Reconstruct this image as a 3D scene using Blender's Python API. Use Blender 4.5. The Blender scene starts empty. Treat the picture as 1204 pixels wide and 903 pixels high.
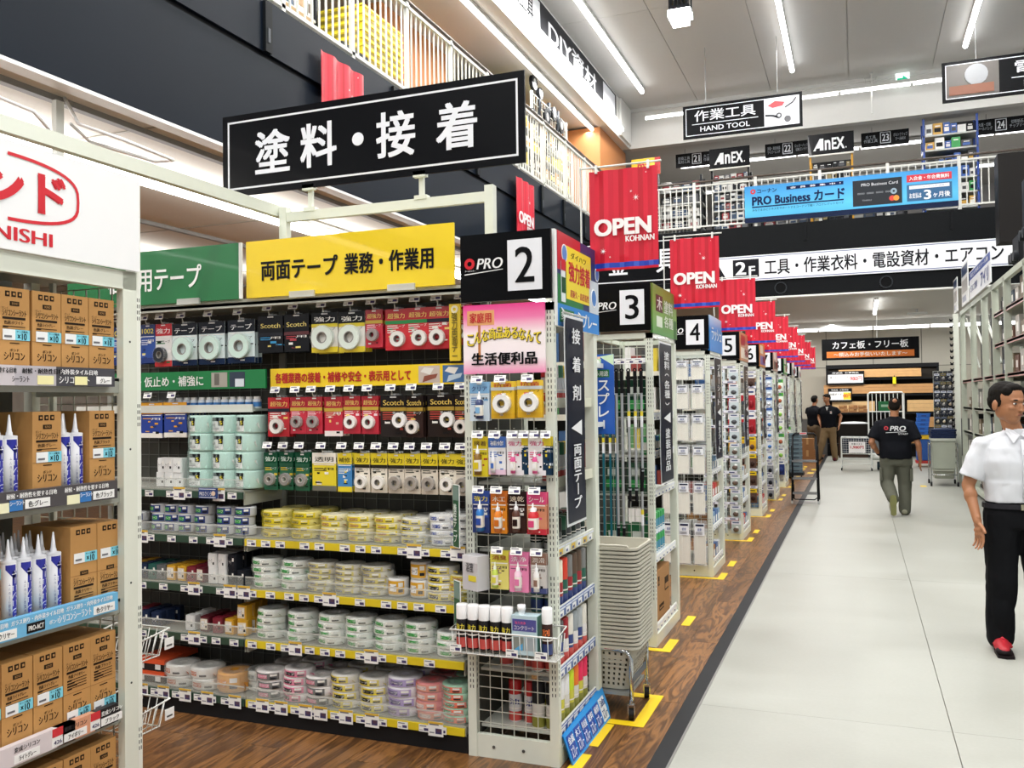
import bpy, math, random
from mathutils import Vector, Matrix
random.seed(11)
SC = bpy.context.scene
COL = SC.collection
R = math.radians

# ---------------------------------------------------------------- camera
cam_data = bpy.data.cameras.new('camera')
cam = bpy.data.objects.new('camera', cam_data)
COL.objects.link(cam)
SC.camera = cam
PAN, PIT, ROL, FPX = 0.37267443, 0.02002741, -0.01329812, 1040.5
cam_data.sensor_width = 36.0
cam_data.lens = 36.0 * FPX / 1204.0
cam_data.clip_start = 0.05
cam_data.clip_end = 200
_f = Vector((-math.sin(PAN) * math.cos(PIT), math.cos(PAN) * math.cos(PIT), math.sin(PIT)))
_r = Vector((math.cos(PAN), math.sin(PAN), 0))
_u = _r.cross(_f)
_r2 = _r * math.cos(ROL) + _u * math.sin(ROL)
_u2 = _u * math.cos(ROL) - _r * math.sin(ROL)
_m = Matrix((_r2, _u2, -_f)).transposed().to_4x4()
_m.translation = Vector((0, 0, 1.57))
cam.matrix_world = _m

# ---------------------------------------------------------------- world, exposure, big lights
w = bpy.data.worlds.new('world')
SC.world = w
w.use_nodes = True
w.node_tree.nodes['Background'].inputs[0].default_value = (0.93, 0.96, 1.0, 1)
w.node_tree.nodes['Background'].inputs[1].default_value = 0.30
SC.view_settings.view_transform = 'Standard'
SC.view_settings.look = 'None'
SC.view_settings.exposure = 0.45
SC.view_settings.gamma = 1.0
SC.view_settings.use_curve_mapping = False
SC.cycles.use_denoising = True
SC.cycles.max_bounces = 5
SC.cycles.diffuse_bounces = 3
SC.cycles.glossy_bounces = 3
SC.cycles.transmission_bounces = 4
SC.cycles.transparent_max_bounces = 10
SC.cycles.caustics_reflective = False
SC.cycles.caustics_refractive = False
SC.cycles.sample_clamp_indirect = 4.0

def lin(h):
    h = h.lstrip('#')
    if len(h) == 3: h = ''.join(c*2 for c in h)
    out = []
    for i in (0, 2, 4):
        c = int(h[i:i + 2], 16) / 255
        out.append(c / 12.92 if c <= .04045 else ((c + .055) / 1.055) ** 2.4)
    return (*out, 1)

def area(name, loc, sx, sy, power, rot=(0, 0, 0), col=(1, .99, .97)):
    d = bpy.data.lights.new(name, 'AREA')
    d.shape = 'RECTANGLE'; d.size = sx; d.size_y = sy; d.energy = power; d.color = col
    o = bpy.data.objects.new(name, d); COL.objects.link(o)
    o.location = loc; o.rotation_euler = rot
    return o
# light rows under the high ceiling of the hall
for i, x in enumerate((-3.95, -1.05, 1.9, 4.8)):
    area('ceiling_row_light', (x, 5.5, 7.68), .16, 24, 520)
# rows under the mezzanines
area('mezzanine_row_light', (-5.5, 4.0, 3.48), .12, 18, 130)
area('mezzanine_row_light', (-8.0, 4.0, 3.48), .12, 18, 90)
area('mezzanine_upward_light', (-5.54, 4.0, 3.38), .2, 18, 55, (math.pi, 0, 0))
area('mezzanine_upward_light', (-8.5, 4.0, 3.3), .2, 18, 80, (math.pi, 0, 0))
area('far_row_light', (-.6, 21.0, 3.42), .1, 6, 90)
area('far_row_light', (-.8, 23.9, 3.25), 8, .12, 130)
area('upper_soffit_light', (-4.95, 10, 6.98), .12, 16, 170)
area('upper_back_light', (-.5, 21.2, 6.9), 8, .12, 160)

# ---------------------------------------------------------------- materials
_mc = {}
def m(col='#cccccc', rough=.5, metal=0.0, emit=0.0, alpha=1.0, var=.05, scale=18.0, bump=0.0, coat=0.0):
    k = (col, rough, metal, emit, alpha, var, scale, bump, coat)
    if k in _mc: return _mc[k]
    mt = bpy.data.materials.new('finish_' + col.strip('#'))
    mt.use_nodes = True
    nt = mt.node_tree; b = nt.nodes['Principled BSDF']
    c = lin(col)
    b.inputs['Base Color'].default_value = c
    b.inputs['Roughness'].default_value = rough
    b.inputs['Metallic'].default_value = metal
    if sum(c[:3]) < .12: b.inputs['Specular IOR Level'].default_value = .12
    if coat: b.inputs['Coat Weight'].default_value = coat
    if emit:
        b.inputs['Emission Color'].default_value = c
        b.inputs['Emission Strength'].default_value = emit
    elif alpha >= 1:
        n = nt.nodes.new('ShaderNodeTexNoise'); n.inputs['Scale'].default_value = scale
        n.inputs['Detail'].default_value = 2
        tc = nt.nodes.new('ShaderNodeTexCoord'); nt.links.new(tc.outputs['Object'], n.inputs['Vector'])
        mx = nt.nodes.new('ShaderNodeMix'); mx.data_type = 'RGBA'
        mx.inputs['A'].default_value = tuple(v * (1 - var) for v in c[:3]) + (1,)
        mx.inputs['B'].default_value = tuple(min(1, v * (1 + var)) for v in c[:3]) + (1,)
        nt.links.new(n.outputs['Fac'], mx.inputs['Factor'])
        nt.links.new(mx.outputs['Result'], b.inputs['Base Color'])
        if bump:
            bp = nt.nodes.new('ShaderNodeBump'); bp.inputs['Strength'].default_value = bump
            bp.inputs['Distance'].default_value = .01
            nt.links.new(n.outputs['Fac'], bp.inputs['Height']); nt.links.new(bp.outputs['Normal'], b.inputs['Normal'])
    if alpha < 1:
        b.inputs['Alpha'].default_value = alpha
    _mc[k] = mt
    return mt

WHT = '#eeeeea'; FRAME = '#dfe3d6'; NAVY = '#1d2430'; INK = '#07080b'
def frame_m(): return m(FRAME, .38, 0, var=.03, coat=.15)
def wood_plank_mat():
    mt = bpy.data.materials.new('plank_floor'); mt.use_nodes = True
    nt = mt.node_tree; N = nt.nodes; L = nt.links; b = N['Principled BSDF']
    tc = N.new('ShaderNodeTexCoord'); oi = N.new('ShaderNodeObjectInfo')
    add = N.new('ShaderNodeVectorMath'); add.operation = 'ADD'
    mul = N.new('ShaderNodeVectorMath'); mul.operation = 'SCALE'; mul.inputs['Scale'].default_value = 37.0
    cmb = N.new('ShaderNodeCombineXYZ')
    L.new(oi.outputs['Random'], cmb.inputs[0]); L.new(oi.outputs['Random'], cmb.inputs[1])
    L.new(cmb.outputs[0], mul.inputs[0]); L.new(tc.outputs['Object'], add.inputs[0]); L.new(mul.outputs[0], add.inputs[1])
    mp = N.new('ShaderNodeMapping'); mp.inputs['Scale'].default_value = (7, .9, 7); L.new(add.outputs[0], mp.inputs[0])
    n = N.new('ShaderNodeTexNoise'); n.inputs['Scale'].default_value = 1.6; n.inputs['Detail'].default_value = 5; n.inputs['Distortion'].default_value = 1.6
    L.new(mp.outputs[0], n.inputs['Vector'])
    wv = N.new('ShaderNodeMath'); wv.operation = 'MULTIPLY'; wv.inputs[1].default_value = 9.0; L.new(n.outputs['Fac'], wv.inputs[0])
    fr = N.new('ShaderNodeMath'); fr.operation = 'PINGPONG'; fr.inputs[1].default_value = 1.0; L.new(wv.outputs[0], fr.inputs[0])
    cr = N.new('ShaderNodeValToRGB'); e = cr.color_ramp.elements
    e[0].position = .05; e[0].color = lin('#50341d'); e[1].position = .95; e[1].color = lin('#8c6036')
    e2 = cr.color_ramp.elements.new(.45); e2.color = lin('#6e4a29')
    L.new(fr.outputs[0], cr.inputs[0])
    hs = N.new('ShaderNodeHueSaturation'); L.new(cr.outputs[0], hs.inputs['Color'])
    mr = N.new('ShaderNodeMapRange'); mr.inputs['To Min'].default_value = .78; mr.inputs['To Max'].default_value = 1.18
    L.new(oi.outputs['Random'], mr.inputs[0]); L.new(mr.outputs[0], hs.inputs['Value'])
    L.new(hs.outputs[0], b.inputs['Base Color'])
    b.inputs['Roughness'].default_value = .33
    return mt
def concrete_mat(name, c1, c2, rough):
    mt = bpy.data.materials.new(name); mt.use_nodes = True
    nt = mt.node_tree; N = nt.nodes; L = nt.links; b = N['Principled BSDF']
    tc = N.new('ShaderNodeTexCoord'); mp = N.new('ShaderNodeMapping'); mp.inputs['Scale'].default_value = (.8, 1.3, 1); L.new(tc.outputs['Object'], mp.inputs[0])
    n = N.new('ShaderNodeTexNoise'); n.inputs['Scale'].default_value = 1.1; n.inputs['Detail'].default_value = 7; n.inputs['Distortion'].default_value = .7; L.new(mp.outputs[0], n.inputs['Vector'])
    n2 = N.new('ShaderNodeTexNoise'); n2.inputs['Scale'].default_value = 60; n2.inputs['Detail'].default_value = 3; L.new(mp.outputs[0], n2.inputs['Vector'])
    cr = N.new('ShaderNodeValToRGB'); e = cr.color_ramp.elements
    e[0].position = .2; e[0].color = lin(c1); e[1].position = .75; e[1].color = lin(c2); L.new(n.outputs['Fac'], cr.inputs[0])
    mx = N.new('ShaderNodeMix'); mx.data_type = 'RGBA'; mx.blend_type = 'MULTIPLY'; mx.inputs['Factor'].default_value = .12
    L.new(cr.outputs[0], mx.inputs['A']); L.new(n2.outputs['Fac'], mx.inputs['B']); L.new(mx.outputs['Result'], b.inputs['Base Color'])
    mr = N.new('ShaderNodeMapRange'); mr.inputs['To Min'].default_value = rough - .1; mr.inputs['To Max'].default_value = rough + .12
    L.new(n.outputs['Fac'], mr.inputs[0]); L.new(mr.outputs[0], b.inputs['Roughness'])
    return mt

# ---------------------------------------------------------------- mesh building
class B:
    def __init__(s): s.v = []; s.f = []; s.mi = []; s.sm = []; s.mats = []
    def k(s, mt):
        if mt not in s.mats: s.mats.append(mt)
        return s.mats.index(mt)
    def add(s, vs, fs, mt, smooth=False):
        o = len(s.v); s.v += [tuple(v) for v in vs]; i = s.k(mt)
        for f in fs: s.f.append([o + a for a in f]); s.mi.append(i); s.sm.append(smooth)
        return s
    def box(s, x0, y0, z0, x1, y1, z1, mt):
        vs = [(x0,y0,z0),(x1,y0,z0),(x1,y1,z0),(x0,y1,z0),(x0,y0,z1),(x1,y0,z1),(x1,y1,z1),(x0,y1,z1)]
        return s.add(vs, [(3,2,1,0),(4,5,6,7),(0,1,5,4),(1,2,6,5),(2,3,7,6),(3,0,4,7)], mt)
    def bevbox(s, x0, y0, z0, x1, y1, z1, mt, r=.01):
        # box with its four upright edges cut
        p = [(x0+r,y0),(x1-r,y0),(x1,y0+r),(x1,y1-r),(x1-r,y1),(x0+r,y1),(x0,y1-r),(x0,y0+r)]
        return s.prism(p, z0, z1, mt)
    def prism(s, p, z0, z1, mt, smooth=False):
        n = len(p)
        vs = [(a, b, z0) for a, b in p] + [(a, b, z1) for a, b in p]
        fs = [tuple(range(n-1, -1, -1)), tuple(range(n, 2*n))] + [(i, (i+1) % n, n+(i+1) % n, n+i) for i in range(n)]
        return s.add(vs, fs, mt, smooth)
    def rect(s, x0, z0, x1, z1, y, mt, th=.0012):
        # a thin printed patch on a face that looks towards -y
        return s.box(x0, y - th, z0, x1, y, z1, mt)
    def cyl(s, p0, p1, r0, mt, r1=None, n=10, caps=True, smooth=True):
        r1 = r0 if r1 is None else r1
        p0 = Vector(p0); p1 = Vector(p1); d = (p1 - p0).normalized()
        a = d.orthogonal().normalized(); b = d.cross(a)
        vs = []
        for p, r in ((p0, r0), (p1, r1)):
            for i in range(n):
                t = 2*math.pi*i/n; vs.append(p + a*(r*math.cos(t)) + b*(r*math.sin(t)))
        s.add(vs, [(i, (i+1) % n, n+(i+1) % n, n+i) for i in range(n)], mt, smooth)
        if caps: s.add(vs, [tuple(range(n-1, -1, -1)), tuple(range(n, 2*n))], mt)
        return s
    def path(s, pts, r, mt, n=6, closed=False):
        pts = [Vector(p) for p in pts]; rings = []
        up = None; L = len(pts)
        for i, p in enumerate(pts):
            if closed: d = (pts[(i+1) % L] - pts[i-1])
            else: d = pts[min(i+1, L-1)] - pts[max(i-1, 0)]
            d.normalize()
            if up is None: up = d.orthogonal().normalized()
            up = (up - d*up.dot(d)).normalized(); b = d.cross(up)
            rings.append([p + up*(r*math.cos(2*math.pi*j/n)) + b*(r*math.sin(2*math.pi*j/n)) for j in range(n)])
        vs = [v for g in rings for v in g]; fs = []
        for i in range(L if closed else L-1):
            a = i*n; c = ((i+1) % L)*n
            fs += [(a+j, a+(j+1) % n, c+(j+1) % n, c+j) for j in range(n)]
        if not closed: fs += [tuple(range(n-1, -1, -1)), tuple(range((L-1)*n, L*n))]
        return s.add(vs, fs, mt, True)
    def lathe(s, prof, mt, c=(0, 0, 0), n=14, axis='z', smooth=True, arc=1.0):
        vs = []; P = len(prof)
        for i in range(n):
            t = 2*math.pi*i/n
            for r, h in prof:
                x, y, z = r*math.cos(t), r*math.sin(t), h
                if axis == 'y': x, y, z = x, h, y
                elif axis == 'x': x, y, z = h, x, y
                vs.append((c[0]+x, c[1]+y, c[2]+z))
        fs = []
        for i in range(n):
            a = i*P; b = ((i+1) % n)*P
            for j in range(P-1):
                q = (a+j, b+j, b+j+1, a+j+1)
                fs.append(q if axis != 'y' else q[::-1])
        return s.add(vs, fs, mt, smooth)
    def ring(s, ro, ri, h0, h1, mt, c=(0,0,0), n=14, axis='z'):
        return s.lathe([(ri,h0),(ro,h0),(ro,h1),(ri,h1),(ri,h0)], mt, c, n, axis, smooth=False)
    def ell(s, c, r, mt, n=10, k=7, rot=None):
        vs = []; fs = []
        for i in range(k+1):
            p = math.pi*i/k
            for j in range(n):
                t = 2*math.pi*j/n
                v = Vector((r[0]*math.sin(p)*math.cos(t), r[1]*math.sin(p)*math.sin(t), r[2]*math.cos(p)))
                if rot: v = rot @ v
                vs.append(Vector(c)+v)
        for i in range(k):
            for j in range(n): fs.append((i*n+j, (i+1)*n+j, (i+1)*n+(j+1) % n, i*n+(j+1) % n))
        return s.add(vs, fs, mt, True)
    def text(s, body, x, z, w, h, mt, y=0, bold=0.0, vert=False, fn=None, keep=False):
        vs, fs = text_mesh(body, 0.0, vert)
        if not vs: return s
        n_c = 1
        if bold:
            # heavier strokes: the same outline laid down again, shifted by a fraction of the stroke
            d = bold * .5; n0 = len(vs); V = []; Fc = []
            for k, (dx, dz) in enumerate(((-d, -d*.7), (d, d*.7), (-d, d*.7), (d, -d*.7)) if h > .05 else ((-d, 0), (d, 0))):
                V += [(a + dx, b + dz) for a, b in vs]; Fc += [tuple(i + k*n0 for i in f) for f in fs]
            n_c = len(V)//n0; vs, fs = V, Fc
        x0 = min(v[0] for v in vs); x1 = max(v[0] for v in vs); z0 = min(v[1] for v in vs); z1 = max(v[1] for v in vs)
        sx = w/(x1-x0); sz = h/(z1-z0)
        if keep: sx = sz = min(sx, sz)
        P = [((a-(x0+x1)/2)*sx + x, (b-(z0+z1)/2)*sz + z) for a, b in vs]
        fn = fn or (lambda a, b: (a, y, b))
        V = []; nb = len(P)//n_c; e = 1e-4
        for i, (a, b) in enumerate(P):
            p = Vector(fn(a, b))
            if i >= nb:
                nv = (Vector(fn(a+e, b)) - p).cross(Vector(fn(a, b+e)) - p).normalized()
                p = p + nv*(.0005*(i//nb))
            V.append(p)
        return s.add(V, fs, mt)
    def mesh(s, name):
        me = bpy.data.meshes.new(name); me.from_pydata(s.v, [], s.f)
        for a in s.mats: me.materials.append(a)
        me.polygons.foreach_set('material_index', s.mi)
        me.polygons.foreach_set('use_smooth', s.sm)
        me.update(); return me
_tc = {}
def text_mesh(body, bold=0.0, vert=False):
    k = (body, bold, vert)
    if k in _tc: return _tc[k]
    c = bpy.data.curves.new('lettering', 'FONT')
    c.body = '\n'.join(body) if vert else body
    c.size = 1; c.offset = bold; c.resolution_u = 4 if len(body) <= 7 else 2; c.align_x = 'CENTER'; c.space_line = .85 if vert else 1
    o = bpy.data.objects.new('lettering', c); COL.objects.link(o)
    dg = bpy.context.evaluated_depsgraph_get()
    me = bpy.data.meshes.new_from_object(o.evaluated_get(dg))
    r = ([(v.co.x, v.co.y) for v in me.vertices], [tuple(p.vertices) for p in me.polygons])
    bpy.data.objects.remove(o); bpy.data.curves.remove(c); bpy.data.meshes.remove(me)
    _tc[k] = r
    return r

# ---------------------------------------------------------------- object building
def tag(o, label=None, cat=None, group=None, kind=None):
    if label: o['label'] = label
    if cat: o['category'] = cat
    if group: o['group'] = group
    if kind: o['kind'] = kind
    return o
def ob(name, b, parent=None, loc=(0, 0, 0), rz=0.0, rot=None):
    me = b.mesh(name) if isinstance(b, B) else b
    o = bpy.data.objects.new(name, me); COL.objects.link(o)
    o.location = loc; o.rotation_euler = rot or (0, 0, rz)
    if parent: o.parent = parent
    return o
def struct(name, b, parent=None, loc=(0, 0, 0)):
    o = ob(name, b, parent, loc)
    if not parent: o['kind'] = 'structure'
    return o
def thing(name, label, cat, loc=(0, 0, 0), rz=0.0, group=None):
    o = bpy.data.objects.new(name, None); COL.objects.link(o)
    o.empty_display_size = .1
    o.location = loc; o.rotation_euler = (0, 0, rz)
    return tag(o, label, cat, group)
def inst(proto, loc, rz, label, cat, group=None, rot=None):
    """proto: (name, mesh or None, [(part, mesh, part_label)])"""
    name, me, parts = proto
    o = bpy.data.objects.new(name, me); COL.objects.link(o)
    o.location = loc; o.rotation_euler = rot or (0, 0, rz)
    tag(o, label, cat, group)
    for pn, pm, pl in parts:
        p = bpy.data.objects.new(pn, pm); COL.objects.link(p); p.parent = o
        if pl: p['label'] = pl
    return o
ORD = ['', 'first', 'second', 'third', 'fourth', 'fifth', 'sixth', 'seventh', 'eighth', 'ninth', 'tenth', 'eleventh', 'twelfth', 'thirteenth', 'fourteenth', 'fifteenth', 'sixteenth', 'seventeenth', 'eighteenth', 'nineteenth', 'twentieth', 'twenty-first', 'twenty-second', 'twenty-third', 'twenty-fourth', 'twenty-fifth', 'twenty-sixth', 'twenty-seventh', 'twenty-eighth', 'twenty-ninth', 'thirtieth', 'thirty-first', 'thirty-second', 'thirty-third', 'thirty-fourth', 'thirty-fifth', 'thirty-sixth', 'thirty-seventh', 'thirty-eighth', 'thirty-ninth', 'fortieth']
def nth(i): return ORD[i] if i < len(ORD) else str(i) + 'th'
SIDE = math.pi/2      # faces +x (towards the aisle); 0 faces -y (towards the camera)
# ================================================================ STRUCTURE
WOOD = wood_plank_mat()
fl = struct('floor', B().box(-16, -6, -.12, 9, 27, -.012, m('#5a3c24', .6)))
_pl = {}
for i in range(17):
    for j in range(12):
        y0 = 2.2 + j*1.2 - (i % 3)*.4
        x1 = -.872 - i*.18
        nm = ob('plank', _pl.get('a') or B().box(0, 0, -.012, .1785, 1.1985, 0, WOOD), fl, (x1 - .1785, y0, 0))
        _pl['a'] = nm.data
b = B()
for i in range(70):
    for j in range(-6, 20):
        y0 = 2.2 + j*1.2 - (i % 3)*.4; x1 = -.872 - i*.18
        if i < 17 and 0 <= j < 12: continue
        if y0 > 25.4 or y0 < -4.5: continue
        b.box(x1 - .1785, y0, -.012, x1, y0 + 1.1985, 0, WOOD)
o = ob('planks', b, fl); o['kind'] = 'stuff'
CONC = concrete_mat('concrete_floor', '#98988f', '#aaaba3', .42)
ys = [-5, 1.2, 4.62, 8.3, 12.4, 16.6, 20.8, 26]
for x0, x1 in ((-.785, .378), (.382, 1.6), (1.604, 5.2), (5.204, 9)):
    for a, c in zip(ys, ys[1:]):
        ob('concrete_slab', B().box(x0, a + .001, -.012, x1, c - .001, 0, CONC), fl)
b = B().box(-.872, -5, 0, -.795, 25.9, .004, m('#2c2d2f', .5)); b.box(-.795, -5, 0, -.785, 25.9, .003, m('#8d8d8a', .4, .5))
struct('trim_1', b)
# hall ceiling of long panels
ce = struct('ceiling', B().box(-4.55, -5, 7.93, 9, 18.9, 8.05, m('#c9c8c4', .7)))
for i in range(9):
    for j in range(5):
        ob('ceiling_panel', B().box(-4.55 + i*1.5 + .006, -5 + j*4.78, 7.91, -4.55 + (i+1)*1.5 - .006, -5 + (j+1)*4.78 - .012, 7.93, m('#cfcecb', .75, var=.02)), ce)
struct('trim_2', B().box(-4.55, 18.84, 7.84, 9, 18.9, 7.91, m('#dcdcd8', .5)))
struct('wall_upper_left', B().box(-4.75, -5, 7.06, -4.55, 18.9, 7.91, m('#e4e3df', .45, var=.02)))
struct('wall_upper_far', B().box(-4.55, 18.9, 7.06, 9, 19.1, 7.91, m('#d2d1cd', .6, var=.02)))
struct('trim_3', B().box(-4.548, 18.0, 7.12, -4.50, 18.84, 7.9, m('#f2f2ee', .3, var=.01)))
struct('ceiling_upper_left', B().box(-14, -5, 7.1, -4.75, 27, 7.2, m('#c8c3bd', .7, var=.02)))
struct('ceiling_upper_far', B().box(-4.75, 19.1, 7.1, 9, 27, 7.2, m('#c4c2bd', .7, var=.02)))
ORNG = m('#c4814b', .6, var=.04)
struct('wall_orange_corner', B().box(-5.8, 17.1, 4.95, -4.72, 19.2, 7.06, ORNG))
struct('wall_orange_pier', B().box(-6.8, 10.6, 4.95, -6.0, 12.7, 7.1, ORNG))
struct('wall_upper_back', B().box(-14, 26, 4.95, 9, 26.2, 7.1, m('#aeacab', .7, var=.03)))
struct('wall_left', B().box(-14.2, -5, 0, -14, 27, 7.2, m('#c9c4ba', .7)))
# lower far wall, jointed panels
wf = struct('wall_far', B().box(-14, 26.02, 0, 9, 26.2, 5, m('#7d7a72', .7)))
for i in range(14):
    x0 = -8 + i*1.2
    ob('wall_panel', B().box(x0 + .01, 26, .98, x0 + 1.19, 26.02, 2.38, m('#bdb8a9', .65, var=.03)), wf)
    ob('wall_panel', B().box(x0 + .01, 26, 2.40, x0 + 1.19, 26.02, 3.5, m('#c5c0b2', .65, var=.03)), wf)
struct('baseboard_far', B().box(-8, 25.985, 0, 9, 26.018, .96, m('#5b5a57', .6)))
# mezzanine, left and far
SLAB = m('#30353b', .5, var=.06, scale=2)
FAS = m('#0a1420', .42, var=.2, scale=1.3)
struct('mezzanine_floor_left', B().box(-14, -5, 4.6, -4.62, 26, 4.95, m('#8a8782', .6)))
b = B().box(-4.62, -5, 3.6, -4.55, 17.6, 4.46, FAS); b.box(-4.62, -5, 4.46, -4.56, 17.6, 4.50, m('#0a0c0f', .6)); b.box(-4.62, -5, 4.5, -4.53, 17.6, 4.95, FAS)
struct('mezzanine_fascia_left', b)
struct('trim_4', B().box(-4.66, -5, 3.575, -4.54, 17.6, 3.6, m('#f0f0ec', .3)))
struct('ceiling_low_left', B().box(-14, -5, 3.6, -4.62, 17.6, 3.7, m('#d4d0c6', .7, var=.06, scale=40)))
b = B()
for x in (-4.84, -7.2, -9.6, -12):
    b.box(x - .03, -5, 3.56, x + .03, 17.6, 3.6, m('#8e8d89', .5, .3))
for y in range(-4, 18, 3): b.box(-14, y, 3.592, -4.62, y + .02, 3.6, m('#a8a499', .5))
struct('trim_5', b)
struct('mezzanine_floor_far', B().box(-14, 17.7, 4.5, 9, 26, 4.87, m('#8a8782', .6)))
struct('mezzanine_fascia_far', B().box(-4.55, 17.6, 3.52, 9, 17.7, 4.9, m('#080b0e', .5, var=.1)))
struct('trim_6', B().box(-4.55, 17.57, 3.49, 9, 17.72, 3.52, m('#e8e8e4', .3)))
b = B()
for x in (-4.1, -2.6, -.9, 1.6, 3.0): b.box(x, 17.575, 4.55, x + .05, 17.6, 4.9, m('#0b0d10', .5))
struct('trim_7', b)
struct('ceiling_low_far', B().box(-14, 17.7, 3.5, 9, 26.1, 3.6, m('#c9c7c0', .7, var=.03)))
for x in (-1.34, .52, 3.2):
    o = ob('round_vent', B().ring(.115, .095, -.02, 0, m('#2d3034', .4), n=20, axis='y').lathe([(0, -.004), (.095, -.004)], m('#050607', .6), n=20, axis='y'), None, (x, 17.598, 3.68))
    tag(o, {-1.34: 'round black air vent in the far dark fascia, behind the red banners', .52: 'round black air vent in the far fascia, above the white ceiling tube', 3.2: 'round black air vent at the right end of the far fascia'}[x], 'vent')
# brackets on the left fascia
for i, y in enumerate((6.03, 8.2, 10.4, 12.9, 14.0, 15.2)):
    o = ob('bracket', B().box(0, 0, 0, .03, .09, .42, m('#0e1216', .5)).box(.03, .03, .08, .034, .06, .2, m('#3a4047', .5)), None, (-4.53, y, 4.5))
    tag(o, 'black steel bracket on the left mezzanine fascia, %s from the camera' % nth(i + 1), 'bracket')
# ================================================================ FIXTURES
def grad(stops, axis=2, rough=.4):
    mt = bpy.data.materials.new('printed_gradient'); mt.use_nodes = True
    nt = mt.node_tree; N = nt.nodes; L = nt.links
    tc = N.new('ShaderNodeTexCoord'); sp = N.new('ShaderNodeSeparateXYZ'); cr = N.new('ShaderNodeValToRGB')
    L.new(tc.outputs['Generated'], sp.inputs[0]); L.new(sp.outputs[axis], cr.inputs[0])
    el = cr.color_ramp.elements
    el[0].position = stops[0][0]; el[0].color = lin(stops[0][1]); el[1].position = stops[-1][0]; el[1].color = lin(stops[-1][1])
    for p, c in stops[1:-1]:
        e = el.new(p); e.color = lin(c)
    L.new(cr.outputs[0], N['Principled BSDF'].inputs['Base Color']); N['Principled BSDF'].inputs['Roughness'].default_value = rough
    return mt
_sh = {}
def shared(key, fn):
    if key not in _sh: _sh[key] = fn().mesh(key if isinstance(key, str) else key[0])
    return _sh[key]
def post_b(w, d, h, slots=True, side=False):
    F = frame_m(); b = B().box(0, 0, 0, w, d, h, F)
    if slots:
        S_ = m('#3a3d38', .6); z = .3
        while z < h - .05:
            if (z*10) % 3 < 2.2:
                b.box(w*.28, -.0008, z, w*.38, 0, z + .014, S_); b.box(w*.62, -.0008, z, w*.72, 0, z + .014, S_)
                b.box(w, d*.3, z, w + .0008, d*.42, z + .014, S_)
            z += .025
    return b
def grid_b(x0, x1, z0, z1, sx, sz, y=0, r=.0016, mt=None, axis='x'):
    mt = mt or m('#d4d8cc', .35, .3); b = B()
    n = max(1, round((x1-x0)/sx)); k = max(1, round((z1-z0)/sz))
    for i in range(n+1):
        x = x0 + (x1-x0)*i/n
        if axis == 'x': b.box(x-r, y-r, z0, x+r, y+r, z1, mt)
        else: b.box(y-r, x-r, z0, y+r, x+r, z1, mt)
    for i in range(k+1):
        z = z0 + (z1-z0)*i/k
        if axis == 'x': b.box(x0, y-2*r, z-r, x1, y, z+r, mt)
        else: b.box(y, x0, z-r, y+2*r, x1, z+r, mt)
    return b
def price_tag_b(w=.054, h=.032):
    b = B().box(-w/2, -.0015, -h, w/2, 0, 0, m('#f4f4f0', .4))
    b.rect(-w*.02, -h*.82, w*.40, -h*.45, -.0015, m('#3c3566', .5), .0004)
    b.rect(-w*.42, -h*.25, w*.2, -h*.12, -.0015, m('#6d6d78', .5), .0004)
    b.rect(-w*.42, -h*.8, -w*.1, -h*.72, -.0015, m('#8a8a92', .5), .0004)
    return b
def tag_part(parent, x, y, z, big=False, rz=0, tilt=-.15):
    me = shared('price_tag_big', lambda: price_tag_b(.075, .065).rect(-.0375, -.010, .0375, 0, -.0015, m('#d9b13c', .5), .0006).rect(.006, -.044, .026, -.03, -.0015, m('#553a4a', .5), .0006)) if big else shared('price_tag', price_tag_b)
    o = bpy.data.objects.new('price_tag', me); COL.objects.link(o); o.parent = parent
    o.location = (x, y, z); o.rotation_euler = (tilt, 0, rz)
    return o
def pro_logo(b, x0, z0, w, y):
    """ring, italic PRO and a swoosh line under it"""
    RED = m('#d01c2c', .4); W = m('#f2f2f2', .4); h = w*.30
    b.ring(h*.45, h*.2, y-.001, y, RED, (x0 + h*.45, 0, z0 + h*.55), 16, 'y')
    b.text('PRO', x0 + w*.64, z0 + h*.5, w*.66, h*.85, W, bold=.045, fn=lambda a, c: (a + (c-z0)*.2, y-.001, c))
    b.add([(x0, y-.001, z0-h*.35), (x0+w, y-.001, z0-h*.05), (x0+w, y-.001, z0), (x0, y-.001, z0-h*.27)], [(0, 1, 2, 3)], W)
    b.text('ホームセンター', x0 + h*.5, z0 - h*.02, h*.9, h*.14, W, y-.001)
    return b

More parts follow.
